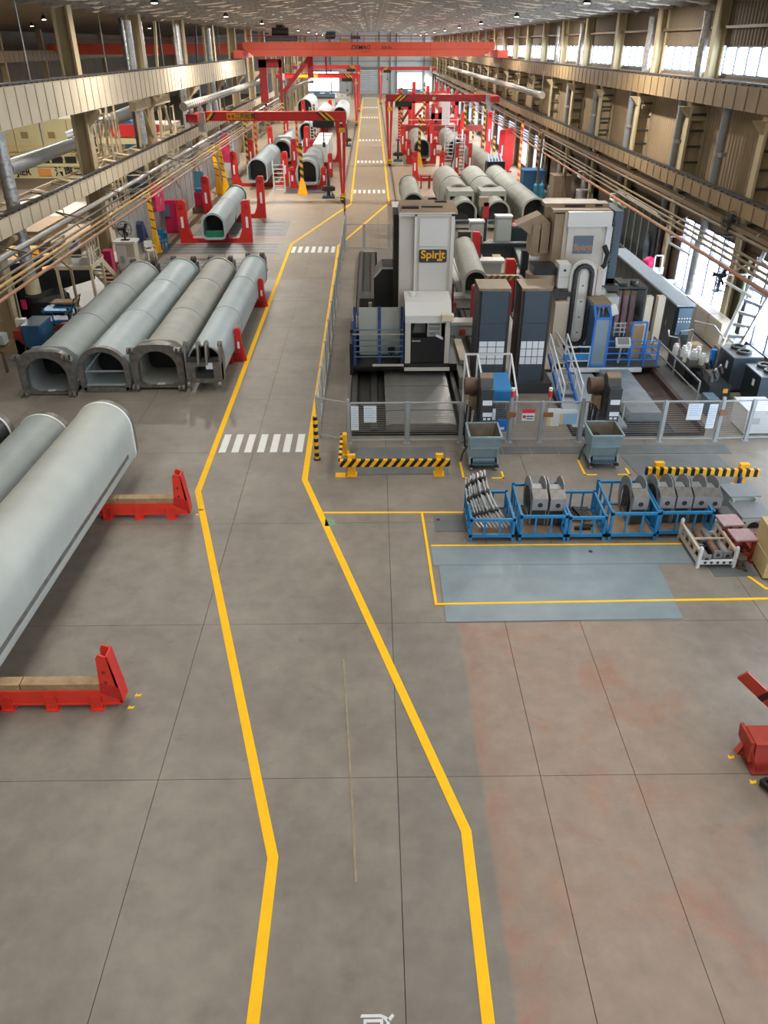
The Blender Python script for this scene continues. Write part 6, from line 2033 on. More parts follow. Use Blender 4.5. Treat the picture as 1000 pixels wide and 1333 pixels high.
for x, lab in ((3.93, 'red and white signal lamp on the fence post left of the warning sign'), (5.0, 'red and white signal lamp on the post right of the warning sign')):
    t = T('signal_lamp', lab, 'lamp', (x, 20.5, 1.4))
    P('stem', B().cyl((x, 20.5, 1.1), (x, 20.5, 1.45), .025, n=8), 'zinc', t, world=True)
    P('red_lens', B().cyl((x, 20.5, 1.45), (x, 20.5, 1.62), .06, n=12), 'sign_red', t, world=True)
    P('white_lens', B().cyl((x, 20.5, 1.62), (x, 20.5, 1.7), .06, n=12), 'plastic_white', t, world=True)
    P('orange_clamp', B().bx(x - .13, x + .13, 20.42, 20.5, .84, .98), 'pipe_rust', t, world=True)
t = T('orange_clamp', 'rusty orange lock on the gate post of the right fence', 'lock', (10.0, 20.4, .9))
P('body', B().bx(9.93, 10.1, 20.4, 20.46, .85, 1.02), 'pipe_rust', t, world=True)
P('bolt', B().cyl((9.9, 20.43, .93), (10.16, 20.43, .93), .025, n=8), 'raw_steel', t, world=True)

# striped barriers
t = T('striped_barrier', 'yellow and black striped barrier in front of the left machine fence', 'barrier', (.55, 18.45, 0), 0)
P('bar', B().bx(-.93, 2.02, 18.4, 18.5, .32, .52), 'hazard', t, world=True)
for x in (-.62, 1.74):
    P('post', B().bx(x - .1, x + .1, 18.5, 18.62, .02, .62), 'yellow', t, world=True)
    P('foot', B().bx(x - .14, x + .14, 18.42, 18.72, 0, .02), 'yellow', t, world=True)
P('side_bar', B().bx(-.97, -.89, 18.55, 20.1, .32, .52), 'hazard_steep', t, world=True)
P('post', B().bx(-.9, -.78, 19.75, 19.95, .02, .62), 'yellow', t, world=True)
P('foot', B().bx(-1.0, -.72, 19.7, 20.0, 0, .02).bx(-1.06, -.78, 18.4, 18.66, 0, .02), 'yellow', t, world=True)
t = T('striped_barrier', 'yellow and black striped barrier behind the boom hoops on the right', 'barrier', (8.5, 17.6, 0), 0)
P('bar', B().bar((7.05, 17.75, .5), (9.95, 17.6, .5), .1, .2), 'hazard_block', t, world=True)
for x, y in ((7.42, 17.85), (9.6, 17.74)):
    P('post', B().bx(x - .12, x + .12, y - .05, y + .07, .02, .7), 'yellow', t, world=True)
    P('foot', B().bx(x - .16, x + .16, y - .1, y + .2, 0, .02), 'yellow', t, world=True)
t = T('striped_post', 'black and yellow striped post beside the zebra crossing', 'post', (-1.62, 19.5, 0))
P('pole', B().cyl((-1.62, 19.5, .02), (-1.62, 19.5, 1.3), .065, n=14), 'hazard_post', t, world=True)
P('foot', B().cyl((-1.62, 19.5, 0), (-1.62, 19.5, .03), .1, n=14), 'black_rubber', t, world=True)
P('cap', B().cyl((-1.62, 19.5, 1.3), (-1.62, 19.5, 1.34), .05, n=12), 'yellow', t, world=True)
for x, y, h, lab in ((-1.72, 50.2, 2.0, 'thin dark post at the far end of the walkway fence'),):
    t = T('thin_post', lab, 'post', (x, y, 0))
    P('pole', B().bx(x - .05, x + .05, y - .05, y + .05, 0, h), 'dark_steel', t, world=True)
    P('cap', B().bx(x - .07, x + .07, y - .07, y + .07, h * .7, h * .8), 'gold_dull', t, world=True)


# ================================================================== BLUE CRATES
def crate(lab, x0, x1, y0, y1, hf, hb, full=True, nb=2, m='blue_frame'):
    t = T('steel_crate', lab, 'crate', ((x0 + x1) / 2, y0, 0), 0, 'blue steel crates in a row')
    w, d = (x1 - x0) / 2, y1 - y0
    for sx in (-1, 1):
        for yy, h in ((0.03, hf), (d - .03, hb)):
            P('post', B().bx(sx * (w - .03) - .03, sx * (w - .03) + .03, yy - .03, yy + .03, 0, h + .04), m, t)
    P('tray', B().bx(-w + .03, w - .03, .03, d - .03, .14, .17), 'rust_plate', t)
    for yy, h in ((.03, hf), (d - .03, hb)):
        P('rail', B().bx(-w, w, yy - .03, yy + .03, h - .06, h), m, t)
        P('rail', B().bx(-w, w, yy - .03, yy + .03, .12, .2), m, t)
        for k in range(nb):
            xx = -w + 2 * w * (k + 1) / (nb + 1)
            P('bar', B().bx(xx - .02, xx + .02, yy - .015, yy + .015, .2, h - .05), m, t)
    for sx in (-1, 1):
        xx = sx * (w - .03)
        P('rail', B().bar((xx, 0.03, hf - .03), (xx, d - .03, hb - .03), .05), m, t)
        P('rail', B().bx(xx - .03, xx + .03, .03, d - .03, .12, .2), m, t)
        for k in range(3):
            f = (k + 1) / 4
            P('bar', B().bx(xx - .02, xx + .02, d * f - .03, d * f + .03, .2, hf + (hb - hf) * f - .04), m, t)
    return t


crate('blue steel crate full of curved rails, leftmost of the row', 2.2, 3.25, 15.2, 16.5, .62, .66)
crate('tall blue steel crate holding two grey hoops, beside the crate of curved rails', 3.36, 4.46, 15.2, 16.6, .7, .8)
crate('low blue steel crate with a wire grid inside, middle of the row', 4.5, 5.38, 15.2, 16.4, .66, .7)
crate('tall blue steel crate with an orange rusty tray and one hoop', 5.46, 6.58, 15.2, 16.65, .76, .84)
crate('blue steel crate packed with three grey hoops, rightmost of the row', 6.62, 7.9, 15.3, 16.7, .72, .78)

# curved rails in the first crate
for k in range(8):
    t = T('curved_rail', 'curved silver rail in the leftmost blue crate, %s from its left side' % ORD[k], 'rail', (2.48 + .075 * k, 15.6, .2), 0, 'curved rails in the leftmost crate')
    xt, zt = 2.17 + .05 * k + .02 * (k % 2), 1.1 + .025 * k + .03 * (k % 3)
    xb = 2.46 + .09 * k
    pts = []
    for q in range(10):
        f = q / 9
        bow = .16 * math.sin(PI * f) * (1 - .09 * k)
        pts.append((xt + (xb - xt) * f ** 1.5 - bow * .2, 16.25 - .9 * f, zt + (.3 - zt) * f - bow))
    a = B()
    for dd in (0, .07):
        a.tube([(x + dd, y + dd * .8, z + dd * .3) for x, y, z in pts], .02 if k not in (5, 7) else .028, 6)
    P('rail', a, 'bright_steel' if k in (5, 7) else 'zinc', t, world=True)
    for q in (1, 3, 6):
        x, y, z = pts[q]
        P('spacer', B().bx(x - .01, x + .08, y - .03, y + .09, z - .05, z + .06), 'dark_steel', t, world=True)


def hoop(lab, x, y, z, w=.38, r=.56, group='grey boom hoops in the blue crates', rz=0., blank=False):
    """D-shaped sliding block: curved back plates and a flat nose with a round hole"""
    t = T('boom_hoop', lab, 'hoop', (x, y, z), rz, group)
    N = 22
    def D(rr, nose, z0):
        p = [(nose, z0), (nose, z0 + rr * .95)]
        p += [(rr * .25 + rr * math.cos(a) * 1.0, rr * .75 + rr * 1.05 * math.sin(a)) for a in [PI * .62 - PI * .95 * k / (N - 5) for k in range(N - 4)]]
        p += [(rr * .7, z0 + .0), (nose * .5, z0)]
        return p
    o, i = D(r, -r * .55, .0), D(r * .78, -r * .42, .1)
    P('cheek_plate', B().ring(o, i, 'x', -w / 2, -w / 2 + .03).ring(o, i, 'x', w / 2 - .03, w / 2), 'silver_paint', t)
    o2, i2 = D(r * .97, -r * .53, .02), D(r * .9, -r * .48, .06)
    P('back_plate', B().bx(-w / 2 + .03, w / 2 - .03, r * .8, r * .86, .05, r * 1.2), 'raw_steel', t)
    P('floor_plate', B().bx(-w / 2 + .03, w / 2 - .03, -r * .5, r * .8, .02, .06), 'raw_steel', t)
    P('nose_block', B().bx(-w / 2 + .01, w / 2 - .01, -r * .72, -r * .5, r * .8, r * 1.35), 'nose_grey', t)
    P('front_plate', B().bx(-w / 2 + .03, w / 2 - .03, -r * .56, -r * .5, .02, r * .8), 'dark_steel', t)
    P('nose_lid', B().prism([(-r * .72, r * 1.35), (-r * .5, r * 1.3), (-r * .2, r * 1.5), (-r * .26, r * 1.56)], 'x', -w / 2 + .01, w / 2 - .01), 'raw_steel', t)
    P('bolt_hole', B().cyl((.0, -r * .73, r * 1.05), (.0, -r * .715, r * 1.05), .06, n=14), 'ink_dark', t)
    P('inner_web', B().bx(-w / 2 + .03, w / 2 - .03, r * .0, r * .06, .06, r * 1.35), 'dark_steel', t)
    P('top_pad', B().bx(-w / 2 + .05, w / 2 - .05, r * .06, r * .5, r * 1.3, r * 1.4), 'nose_grey', t)
    return t


hoop('left one of the two grey hoops in the second blue crate', 3.86, 15.95, .2)
hoop('right one of the two grey hoops in the second blue crate', 4.27, 15.92, .2)
hoop('single grey hoop above the orange rusty tray of the fourth crate', 6.22, 15.95, .2)
hoop('left one of the three grey hoops in the rightmost blue crate', 6.86, 16.0, .2)
hoop('middle one of the three grey hoops in the rightmost blue crate, paper tag on top', 7.26, 16.0, .2)
hoop('right one of the three grey hoops in the rightmost blue crate', 7.66, 16.0, .2)
hoop('grey hoop standing outside the rightmost blue crate beside the grey boxes', 8.14, 16.3, .0, w=.34)
t = T('end_plate', 'loose pale steel plate with a round hole behind the rightmost crate', 'plate', (8.4, 17.1, 0))
P('plate', B().prism([(7.9, 16.9), (8.5, 17.0), (8.4, 17.35), (7.85, 17.25)], 'z', 0, .06), 'silver_paint', t, world=True)
P('hole', B().cyl((8.2, 17.1, .06), (8.2, 17.1, .064), .07, n=12), 'ink_dark', t, world=True)
g = B()
for k in range(9):
    g.bar((4.62 + k * .07, 15.75, .22), (4.62 + k * .07, 16.3, .3), .018).bar((4.58, 15.78 + k * .06, .225 + k * .009), (5.22, 15.78 + k * .06, .225 + k * .009), .018)
t = T('wire_grid', 'dark wire grid lying in the low middle crate', 'grid', (4.9, 15.9, .2))
P('grid', g, 'dark_steel', t, world=True)
P('tie_bar', B().bar((4.82, 16.2, .34), (5.0, 15.7, .28), .06), 'black_paint', t, world=True)
t = T('rubber_pads', 'dark pads on the tray of the low middle crate', 'pad', (4.95, 15.4, .17))
P('pad', B().bx(4.72, 5.1, 15.42, 15.5, .17, .24), 'black_rubber', t, world=True)
P('pad', B().bx(4.95, 5.2, 15.55, 15.62, .17, .23), 'black_rubber', t, world=True)

# ------------------------------------------------------------------ white pallet with tubes
t = T('stillage', 'white steel stillage with steel tubes, in front of the blue crates', 'pallet', (7.55, 14.55, 0), 0)
x0, x1, y0, y1 = 7.18, 7.98, 14.1, 15.3
for x in (x0, x1):
    for y in (y0, y1):
        P('post', B().bx(x - .035, x + .035, y - .035, y + .035, .0, .5).cyl((x, y, .5), (x, y, .55), .05, .03, 10), 'frame_white', t, world=True)
    P('rail', B().bx(x - .03, x + .03, y0, y1, .38, .44).bx(x - .03, x + .03, y0, y1, .1, .18), 'machine_cream', t, world=True)
    for k in range(3):
        P('bar', B().bx(x - .02, x + .02, y0 + .27 + k * .3, y0 + .35 + k * .3, .18, .38), 'machine_cream', t, world=True)
for y in (y0, y1):
    P('end_rail', B().bx(x0, x1, y - .03, y + .03, .1, .2), 'frame_white', t, world=True)
P('tray', B().bx(x0, x1, y0, y1, .08, .11), 'dark_steel', t, world=True)
P('cross_rail', B().bx(x0, x1, 14.68, 14.72, .36, .4), 'machine_cream', t, world=True)
hb = B()
for k in range(5):
    hb.cyl((x0 + .14 + k * .14, y0 - .034, .15), (x0 + .14 + k * .14, y0 - .03, .15), .035, n=10)
P('tube_hole', hb, 'ink_dark', t, world=True)
for k, (x, ya, yb, z, m_) in enumerate(((7.3, 14.55, 15.2, .24, 'raw_steel'), (7.5, 14.75, 15.22, .24, 'rust_red'), (7.7, 14.78, 15.22, .24, 'raw_steel'), (7.35, 14.15, 14.5, .22, 'raw_steel'), (7.62, 14.22, 14.68, .28, 'rust_red'), (7.85, 14.25, 14.7, .24, 'raw_steel'))):
    t = T('steel_tube', ('grey steel tube in the white stillage, back row left', 'brown steel tube in the white stillage, back row middle', 'grey steel tube in the white stillage, back row right',
                         'grey steel tube in the white stillage, front row left', 'brown square-ended tube in the white stillage, front row middle', 'grey steel tube in the white stillage, front row right')[k], 'tube', (x, ya, z), 0, 'tubes in the white stillage')
    P('body', B().cyl((x, ya, z), (x, yb, z), .085, n=14), 'pipe_grey' if m_ == 'raw_steel' else 'tube_brown', t, world=True)
    P('end_block', B().bx(x - .1, x + .1, ya - .05, ya, z - .1, z + .1), 'silver_paint', t, world=True)
    P('bore', B().cyl((x, ya - .054, z), (x, ya - .05, z), .045, n=12), 'ink_dark', t, world=True)
for x, y, lab in ((8.2, 15.15, 'maroon steel stool with a pinkish flat top beside the rightmost crate'), (8.24, 14.52, 'maroon steel stool with a pinkish flat top beside the white stillage, nearer one')):
    t = T('steel_stool', lab, 'stool', (x, y, 0), .05, 'maroon steel stools')
    P('top', B().bx(-.25, .25, -.24, .24, .56, .6), 'pink_top', t)
    for sx in (-1, 1):
        for sy in (-1, 1):
            P('leg', B().bx(sx * .2 - .03, sx * .2 + .03, sy * .19 - .03, sy * .19 + .03, .04, .56), 'maroon', t)
        P('foot_rail', B().bx(sx * .2 - .03, sx * .2 + .03, -.3, .3, .0, .06), 'maroon', t)
    P('brace', B().bx(-.22, .22, -.22, -.17, .14, .22).bx(-.22, .22, .17, .22, .14, .22), 'maroon', t)
t = T('spool', 'small dark brown spool lying in front of the nearer maroon stool', 'spool', (8.12, 14.12, 0))
P('core', B().cyl((8.12, 14.12, .0), (8.12, 14.12, .25), .07, n=12), 'spool_brown', t, world=True)
P('disc', B().cyl((8.12, 14.12, 0), (8.12, 14.12, .04), .13, n=14).cyl((8.12, 14.12, .22), (8.12, 14.12, .26), .13, n=14), 'spool_brown', t, world=True)
t = T('rail_cart', 'low maroon frame lying beside the nearer maroon stool', 'frame', (8.75, 14.6, 0))
P('bar', B().bx(8.5, 9.2, 14.35, 14.45, .15, .28).bx(8.5, 9.2, 14.95, 15.05, .15, .28), 'maroon', t, world=True)
P('foot', B().bx(8.55, 8.65, 14.3, 15.1, 0, .15).bx(9.05, 9.15, 14.3, 15.1, 0, .15), 'maroon', t, world=True)
P('plate', B().bx(8.6, 9.1, 15.1, 15.5, .1, .22), 'pink_top', t, world=True)
for x, y, w, d, h, lab, hole in ((8.95, 16.45, .72, .6, .62, 'pale grey steel box with open ribbed side under the right striped barrier', False), (8.95, 15.75, .72, .75, .5, 'pale grey steel box with a big round hole behind the maroon stools', True),
                                 (8.5, 15.95, .42, .35, .35, 'small pale steel block between the hoops and the grey boxes', False), (9.35, 15.15, .4, .4, .42, 'small grey steel box with a dark hole at the right edge', True)):
    t = T('steel_box', lab, 'box', (x, y, 0), .04, 'pale grey steel boxes at the right')
    P('body', B().bx(-w / 2, w / 2, -d / 2, d / 2, 0, h), 'machine_grey', t)
    P('lid', B().bx(-w / 2 - .02, w / 2 + .02, -d / 2 - .02, d / 2 + .02, h, h + .03), 'silver_paint', t)
    if hole:
        P('hole', B().cyl((-.05, -d / 2 - .004, h * .5), (-.05, -d / 2, h * .5), min(.14, h * .3), n=18), 'ink_dark', t)
        P('bolt', B().cyl((w * .4, -d / 2 - .01, h * .75), (w * .4, -d / 2, h * .75), .03, n=8).cyl((-w * .4, -d / 2 - .01, h * .75), (-w * .4, -d / 2, h * .75), .03, n=8), 'ink_dark', t)
    else:
        P('rib', B().bx(-w / 2 + .02, -w / 2 + .08, -d / 2 - .1, -d / 2, 0, h).bx(w / 2 - .14, w / 2 - .06, -d / 2 - .1, -d / 2, 0, h), 'machine_grey', t)
t = T('blue_bottle', 'small dark blue bottle by the right post of the right barrier', 'bottle', (9.45, 17.5, 0))
P('body', B().cyl((9.45, 17.5, .0), (9.45, 17.5, .42), .06, n=12), 'blue_navy', t, world=True)
P('cap', B().cyl((9.45, 17.5, .42), (9.45, 17.5, .52), .03, n=10), 'blue_box', t, world=True)
t = T('beige_block', 'tall beige painted steel block at the right edge with a seam', 'block', (8.9, 13.8, 0))
P('body', B().prism([(8.42, 13.6), (9.4, 13.4), (9.5, 14.4), (8.5, 14.5)], 'z', .06, .55), 'beige_block', t, world=True)
P('upper', B().prism([(8.44, 13.65), (9.4, 13.45), (9.5, 14.4), (8.52, 14.48)], 'z', .57, 1.1), 'beige_block', t, world=True)
P('seam', B().prism([(8.45, 13.66), (9.39, 13.46), (9.48, 14.38), (8.53, 14.46)], 'z', .55, .57), 'ink_dark', t, world=True)
P('foot', B().prism([(8.46, 13.7), (9.4, 13.5), (9.45, 14.35), (8.54, 14.42)], 'z', 0, .06), 'black_paint', t, world=True)
# red block and hoop at the right edge near the camera
t = T('red_fixture', 'orange-red steel block with an angled brace at the right edge near the camera', 'block', (6.4, 8.6, 0))
P('body', B().prism([(8.42, .0), (8.9, .0), (8.95, .5), (8.55, .52)], 'x', 6.02, 7.0), 'rust_red', t, world=True)
P('top', B().bx(6.0, 7.0, 8.5, 8.9, .5, .54), 'rust_red', t, world=True)
P('side_plate', B().prism([(8.5, .15), (8.95, .3), (9.0, .52), (8.55, .52)], 'x', 5.94, 6.0), 'rust_red', t, world=True)
P('brace', B().bar((5.97, 8.55, .35), (6.1, 8.45, .02), .06, .06).bar((5.85, 8.72, .12), (6.0, 8.8, .3), .08, .1), 'rust_red', t, world=True)
P('base_plate', B().bx(5.98, 7.0, 8.36, 8.95, 0, .03), 'maroon', t, world=True)
t = T('lifting_lever', 'long orange-red lever with a black band rising behind the red block', 'lever', (6.4, 9.2, 0))
P('arm', B().bar((5.92, 9.3, 1.28), (7.1, 8.9, -.1 + .35), .05, .2), 'rust_red', t, world=True)
P('band', B().bar((6.27, 9.176, .98), (6.35, 9.15, .91), .06, .21), 'black_paint', t, world=True)
P('foot', B().bx(6.95, 7.2, 8.8, 9.0, 0, .4), 'rust_red', t, world=True)
t = T('black_trolley', 'black wheeled trolley cut by the right edge near the red block', 'trolley', (6.3, 8.0, 0))
P('frame', B().bar((6.02, 8.15, .1), (6.3, 7.6, .1), .06, .1).bar((6.14, 8.2, .1), (6.5, 7.6, .1), .05, .08).bar((6.02, 8.15, .1), (6.14, 8.2, .1), .06), 'black_paint', t, world=True)
P('deck', B().prism([(6.2, 8.3), (6.9, 8.3), (6.9, 7.5), (6.45, 7.6)], 'z', .14, .2), 'raw_steel', t, world=True)
P('wheel', B().cyl((6.3, 7.75, .06), (6.36, 7.75, .06), .06, n=12), 'black_rubber', t, world=True)

# ================================================================== CABINETS ALONG THE WINDOWS
t = T('control_cabinet', 'long dark electrical cabinet with a pale blue-grey top along the windows', 'cabinet', (11.4, 32, 0))
P('body', B().bx(11.2, 11.8, 28.2, 37.4, .1, 1.75), 'cabinet_dark', t, world=True)
P('top', B().bx(11.15, 11.85, 28.15, 37.4, 1.75, 1.82), 'cabinet_top', t, world=True)
P('plinth', B().bx(11.25, 11.75, 28.25, 37.3, 0, .1), 'black_paint', t, world=True)
for k in range(10):
    d_ = P('door', B().bx(11.18, 11.2, 28.3 + k * .91, 29.17 + k * .91, .15, 1.7), 'cabinet_dark', t, world=True)
    P('handle', B().bx(-.02, 0, .7, .74, .8, 1.0), 'zinc', d_).location = (11.18 - 11.4 - d_.location.x, 28.3 + k * .91 - 32 - d_.location.y, 0)
P('end_face', B().bx(11.25, 11.75, 28.12, 28.16, .7, 1.7), 'cabinet_blue', t, world=True)
sw = B()
for k in range(5):
    for j in range(2):
        sw.cyl((11.3 + k * .1, 28.1, 1.2 + j * .12), (11.3 + k * .1, 28.12, 1.2 + j * .12), .028, n=8)
P('switch', sw, 'plastic_white', t, world=True)
P('cable', B().tube([(10.98, 28.1, .9), (11.0, 28.0, .7), (11.35, 27.9, .66), (11.45, 28.0, .4), (11.5, 27.8, .05)], .03, 6), 'zinc', t, world=True)
t = T('carton', 'brown cardboard carton standing before the end of the dark cabinet', 'box', (11.75, 27.4, 0))
P('body', B().bx(11.6, 12.0, 27.2, 27.6, 0, .62), 'wood', t, world=True)
P('flap', B().add([(11.6, 27.2, .62), (11.6, 27.6, .62), (11.42, 27.6, .75), (11.42, 27.2, .75)], [(0, 1, 2, 3), (3, 2, 1, 0)]), 'wood', t, world=True)
t = T('beige_cabinet', 'row of beige wall cabinets under the windows beside the hydraulic unit', 'cabinet', (13.2, 29, 0))
for k in range(3):
    P('body', B().bx(12.9, 13.4, 28.0 + k * 1.3, 29.25 + k * 1.3, .1, 1.15), 'machine_cream', t, world=True)
    P('door', B().bx(12.88, 12.9, 28.06 + k * 1.3, 29.2 + k * 1.3, .2, 1.1), 'machine_cream', t, world=True)
P('plinth', B().bx(12.95, 13.35, 28, 31.8, 0, .1), 'dark_steel', t, world=True)
t = T('pipe_ledge', 'white pipe ledge running under the tall windows', 'ledge', (13.5, 32, .8))
P('ledge', B().bx(13.26, 13.46, 27.5, 37, .7, .78), 'frame_white', t, world=True)
P('pipe', B().cyl((13.3, 27.5, .55), (13.3, 37, .55), .05, n=8), 'frame_white', t, world=True)
P('bracket', B().bx(13.4, 13.88, 28, 28.1, 0, .7).bx(13.4, 13.88, 32, 32.1, 0, .7).bx(13.4, 13.88, 36, 36.1, 0, .7), 'frame_white', t, world=True)
t = T('pink_bag', 'bright pink bag in a white wire frame on the window ledge', 'bag', (12.9, 36.6, 1.0))
P('bag', B().ball((12.75, 36.5, 1.35), .3, 12), 'pink_hot', t, world=True)
P('frame', B().bar((12.9, 36.2, 1.0), (12.9, 36.2, 1.75), .05).bar((13.25, 36.2, 1.0), (13.25, 36.2, 1.75), .05).bar((12.9, 36.2, 1.75), (13.25, 36.2, 1.75), .05).bar((12.4, 36.3, 1.05), (13.4, 36.3, 1.05), .08, .3), 'frame_white', t, world=True)
t = T('hydraulic_unit', 'dark hydraulic unit with white filters and pipes between pit and windows', 'machine', (10.9, 25.3, 0))
P('tank', B().bx(10.55, 11.35, 24.9, 26.6, .0, .62), 'black_paint', t, world=True)
P('tank', B().bx(10.9, 11.6, 23.5, 24.9, .0, .5), 'cabinet_dark', t, world=True)
for k, (x, y) in enumerate(((10.62, 26.2), (10.85, 26.0), (11.1, 26.3), (10.75, 25.5), (11.05, 25.6), (11.3, 25.9), (11.2, 25.2))):
    P('filter', B().cyl((x, y, .62), (x, y, .95), .1, n=12).cyl((x, y, .95), (x, y, 1.02), .07, n=10), 'plastic_white', t, world=True)
for k in range(7):
    x = 10.95 + (k % 4) * .15
    y = 23.7 + k * .18
    P('hose', B().tube([(x, y, .5), (x - .05, y, .8), (x + .1, y + .15, .9), (x + .25, y + .2, .6)], .035, 6), ('dark_steel', 'bright_steel')[k % 2], t, world=True)
P('blue_filter', B().cyl((11.55, 25.2, .5), (11.55, 25.2, 1.15), .11, n=12), 'blue_rail', t, world=True)
P('filter_foot', B().cyl((11.55, 25.2, .3), (11.55, 25.2, .5), .12, n=12), 'pipe_rust', t, world=True)
P('valve_block', B().bx(11.0, 11.35, 24.0, 24.4, .5, .75).bx(10.7, 11.0, 25.0, 25.3, .62, .85), 'raw_steel', t, world=True)
P('yellow_label', B().bx(11.35, 11.5, 23.48, 23.5, .28, .42), 'yellow', t, world=True)
P('red_cap', B().cyl((10.72, 26.35, .62), (10.72, 26.35, .98), .07, n=10), 'sign_red', t, world=True)
P('pipe_frame', B().tube([(11.4, 26.9, .5), (11.4, 26.9, 1.6), (11.9, 26.4, 1.6), (12.2, 26.0, 1.2)], .03, 6).tube([(10.9, 26.9, .5), (11.0, 27.0, 1.2), (11.4, 26.9, 1.3)], .03, 6), 'zinc', t, world=True)
for x, y, h, lab in ((12.25, 24.75, 1.2, 'dark chiller cabinet with two round fans on top, farther one'), (12.6, 23.4, 1.05, 'dark chiller cabinet with two round fans on top, nearer one')):
    t = T('chiller', lab, 'cabinet', (x, y, 0), 0, 'chiller cabinets by the windows')
    P('body', B().bx(-.45, .5, -.55, .6, .08, h), 'cabinet_dark', t)
    P('front_panel', B().bx(-.45, .5, -.57, -.55, .1, h - .02), 'guard_slate', t)
    P('top', B().bx(-.47, .52, -.57, .62, h, h + .04), 'silver_paint', t)
    for yy in (-.22, .28):
        P('fan_ring', B().ring([(.0 + .24 * math.cos(q * PI / 10), yy + .22 * math.sin(q * PI / 10)) for q in range(20)], [(.16 * math.cos(q * PI / 10), yy + .15 * math.sin(q * PI / 10)) for q in range(20)], 'z', h + .04, h + .14), 'dark_steel', t)
        P('fan_hub', B().cyl((0, yy, h + .04), (0, yy, h + .1), .08, n=12), 'dark_steel', t)
    P('label', B().bx(-.456, -.45, -.2, -.05, h * .6, h * .8), 'paper', t)
    P('foot', B().bx(-.4, .45, -.5, .55, 0, .08), 'black_paint', t)
t = T('white_cabinet', 'white steel cabinet behind the fence at the right edge', 'cabinet', (11.6, 21.4, 0))
P('body', B().bx(11.0, 11.9, 20.9, 21.9, .05, .75), 'machine_panel', t, world=True)
P('top', B().bx(10.97, 11.93, 20.87, 21.93, .75, .8), 'machine_panel', t, world=True)
P('foot', B().bx(11.05, 11.85, 20.95, 21.85, 0, .05), 'black_paint', t, world=True)
P('vent', B().bx(11.1, 11.4, 20.89, 20.9, .35, .55), 'machine_grey', t, world=True)
t = T('lattice_jib', 'white lattice jib leaning up towards the right-hand windows', 'jib', (12.7, 26, 0))
P('chord', B().bar((12.15, 26.1, .9), (13.3, 26.9, 4.1), .11), 'frame_white', t, world=True)
P('chord', B().bar((12.75, 26.0, .9), (13.75, 26.2, 3.6), .11), 'zinc', t, world=True)
for k in range(7):
    f = .12 + k * .125
    a = Vector((12.15, 26.1, .9)).lerp(Vector((13.3, 26.9, 4.1)), f)
    b = Vector((12.75, 26.0, .9)).lerp(Vector((13.75, 26.2, 3.6)), f + .03)
    P('rung', B().bar(a, b, .07, .1), 'zinc', t, world=True)
P('foot', B().bx(12.0, 12.9, 25.8, 26.3, .0, .95), 'pipe_tan', t, world=True)
fan('black wall fan on the right-hand column beside the bright window', 13.2, 29.7, 1.9, .42, (-.8, -.5, 0))
fan('black wall fan under the low right beam, farther along the windows', 12.9, 29.3, 4.0, .35, (-.8, -.5, 0))
t = T('green_pipe', 'green pipe climbing between the two tall right windows', 'pipe', (13.6, 28.6, 0))
P('pipe_run', B().cyl((13.6, 28.5, 0), (13.6, 28.5, 3.4), .06, n=10), 'green_tape', t, world=True)
P('joint', B().cyl((13.6, 28.5, 1.6), (13.6, 28.5, 1.7), .08, n=10), 'green_tape', t, world=True)
# dark glass partition beyond the windows
t = T('glass_partition', 'dark glazed office partition along the right wall between window and machines', 'partition', (13.2, 41, 0))
for k in range(6):
    P('panel', B().bx(13.2, 13.24, 37.6 + k * 1.1, 38.64 + k * 1.1, .9, 3.2), 'cabinet_dark', t, world=True)
    P('mullion', B().bx(13.16, 13.28, 38.64 + k * 1.1, 38.7 + k * 1.1, .1, 3.3), 'machine_grey', t, world=True)
P('sill', B().bx(13.1, 13.3, 37.5, 44.2, .8, .9).bx(13.1, 13.3, 37.5, 44.2, .0, .8), 'pit_brown', t, world=True)
P('head', B().bx(13.1, 13.3, 37.5, 44.2, 3.2, 3.35), 'machine_grey', t, world=True)
P('plastic_curtain', B().prism([(37.9, .9), (38.5, 1.0), (38.7, 1.8), (38.3, 2.3), (38.0, 1.9)], 'x', 13.1, 13.16), 'cabinet_blue', t, world=True)
t = T('low_wall', 'low beige kerb wall with a grey top behind the right machine', 'wall', (12.2, 42, 0))
P('wall', B().bx(12.0, 12.25, 37.6, 50, 0, .8), 'wall_beige', t, world=True)
P('top', B().bx(11.95, 12.3, 37.6, 50, .8, .86), 'machine_grey', t, world=True)
t = T('wall_box', 'small pale box frame on the low kerb wall behind the right machine', 'box', (12.1, 43.5, .86))
P('frame', B().ring([(11.85, .9), (12.35, .9), (12.35, 1.5), (11.85, 1.5)], [(11.93, .98), (12.27, .98), (12.27, 1.42), (11.93, 1.42)], 'y', 43.3, 43.6), 'machine_cream', t, world=True)
P('back', B().bx(11.9, 12.3, 43.55, 43.6, .95, 1.45), 'dark_steel', t, world=True)

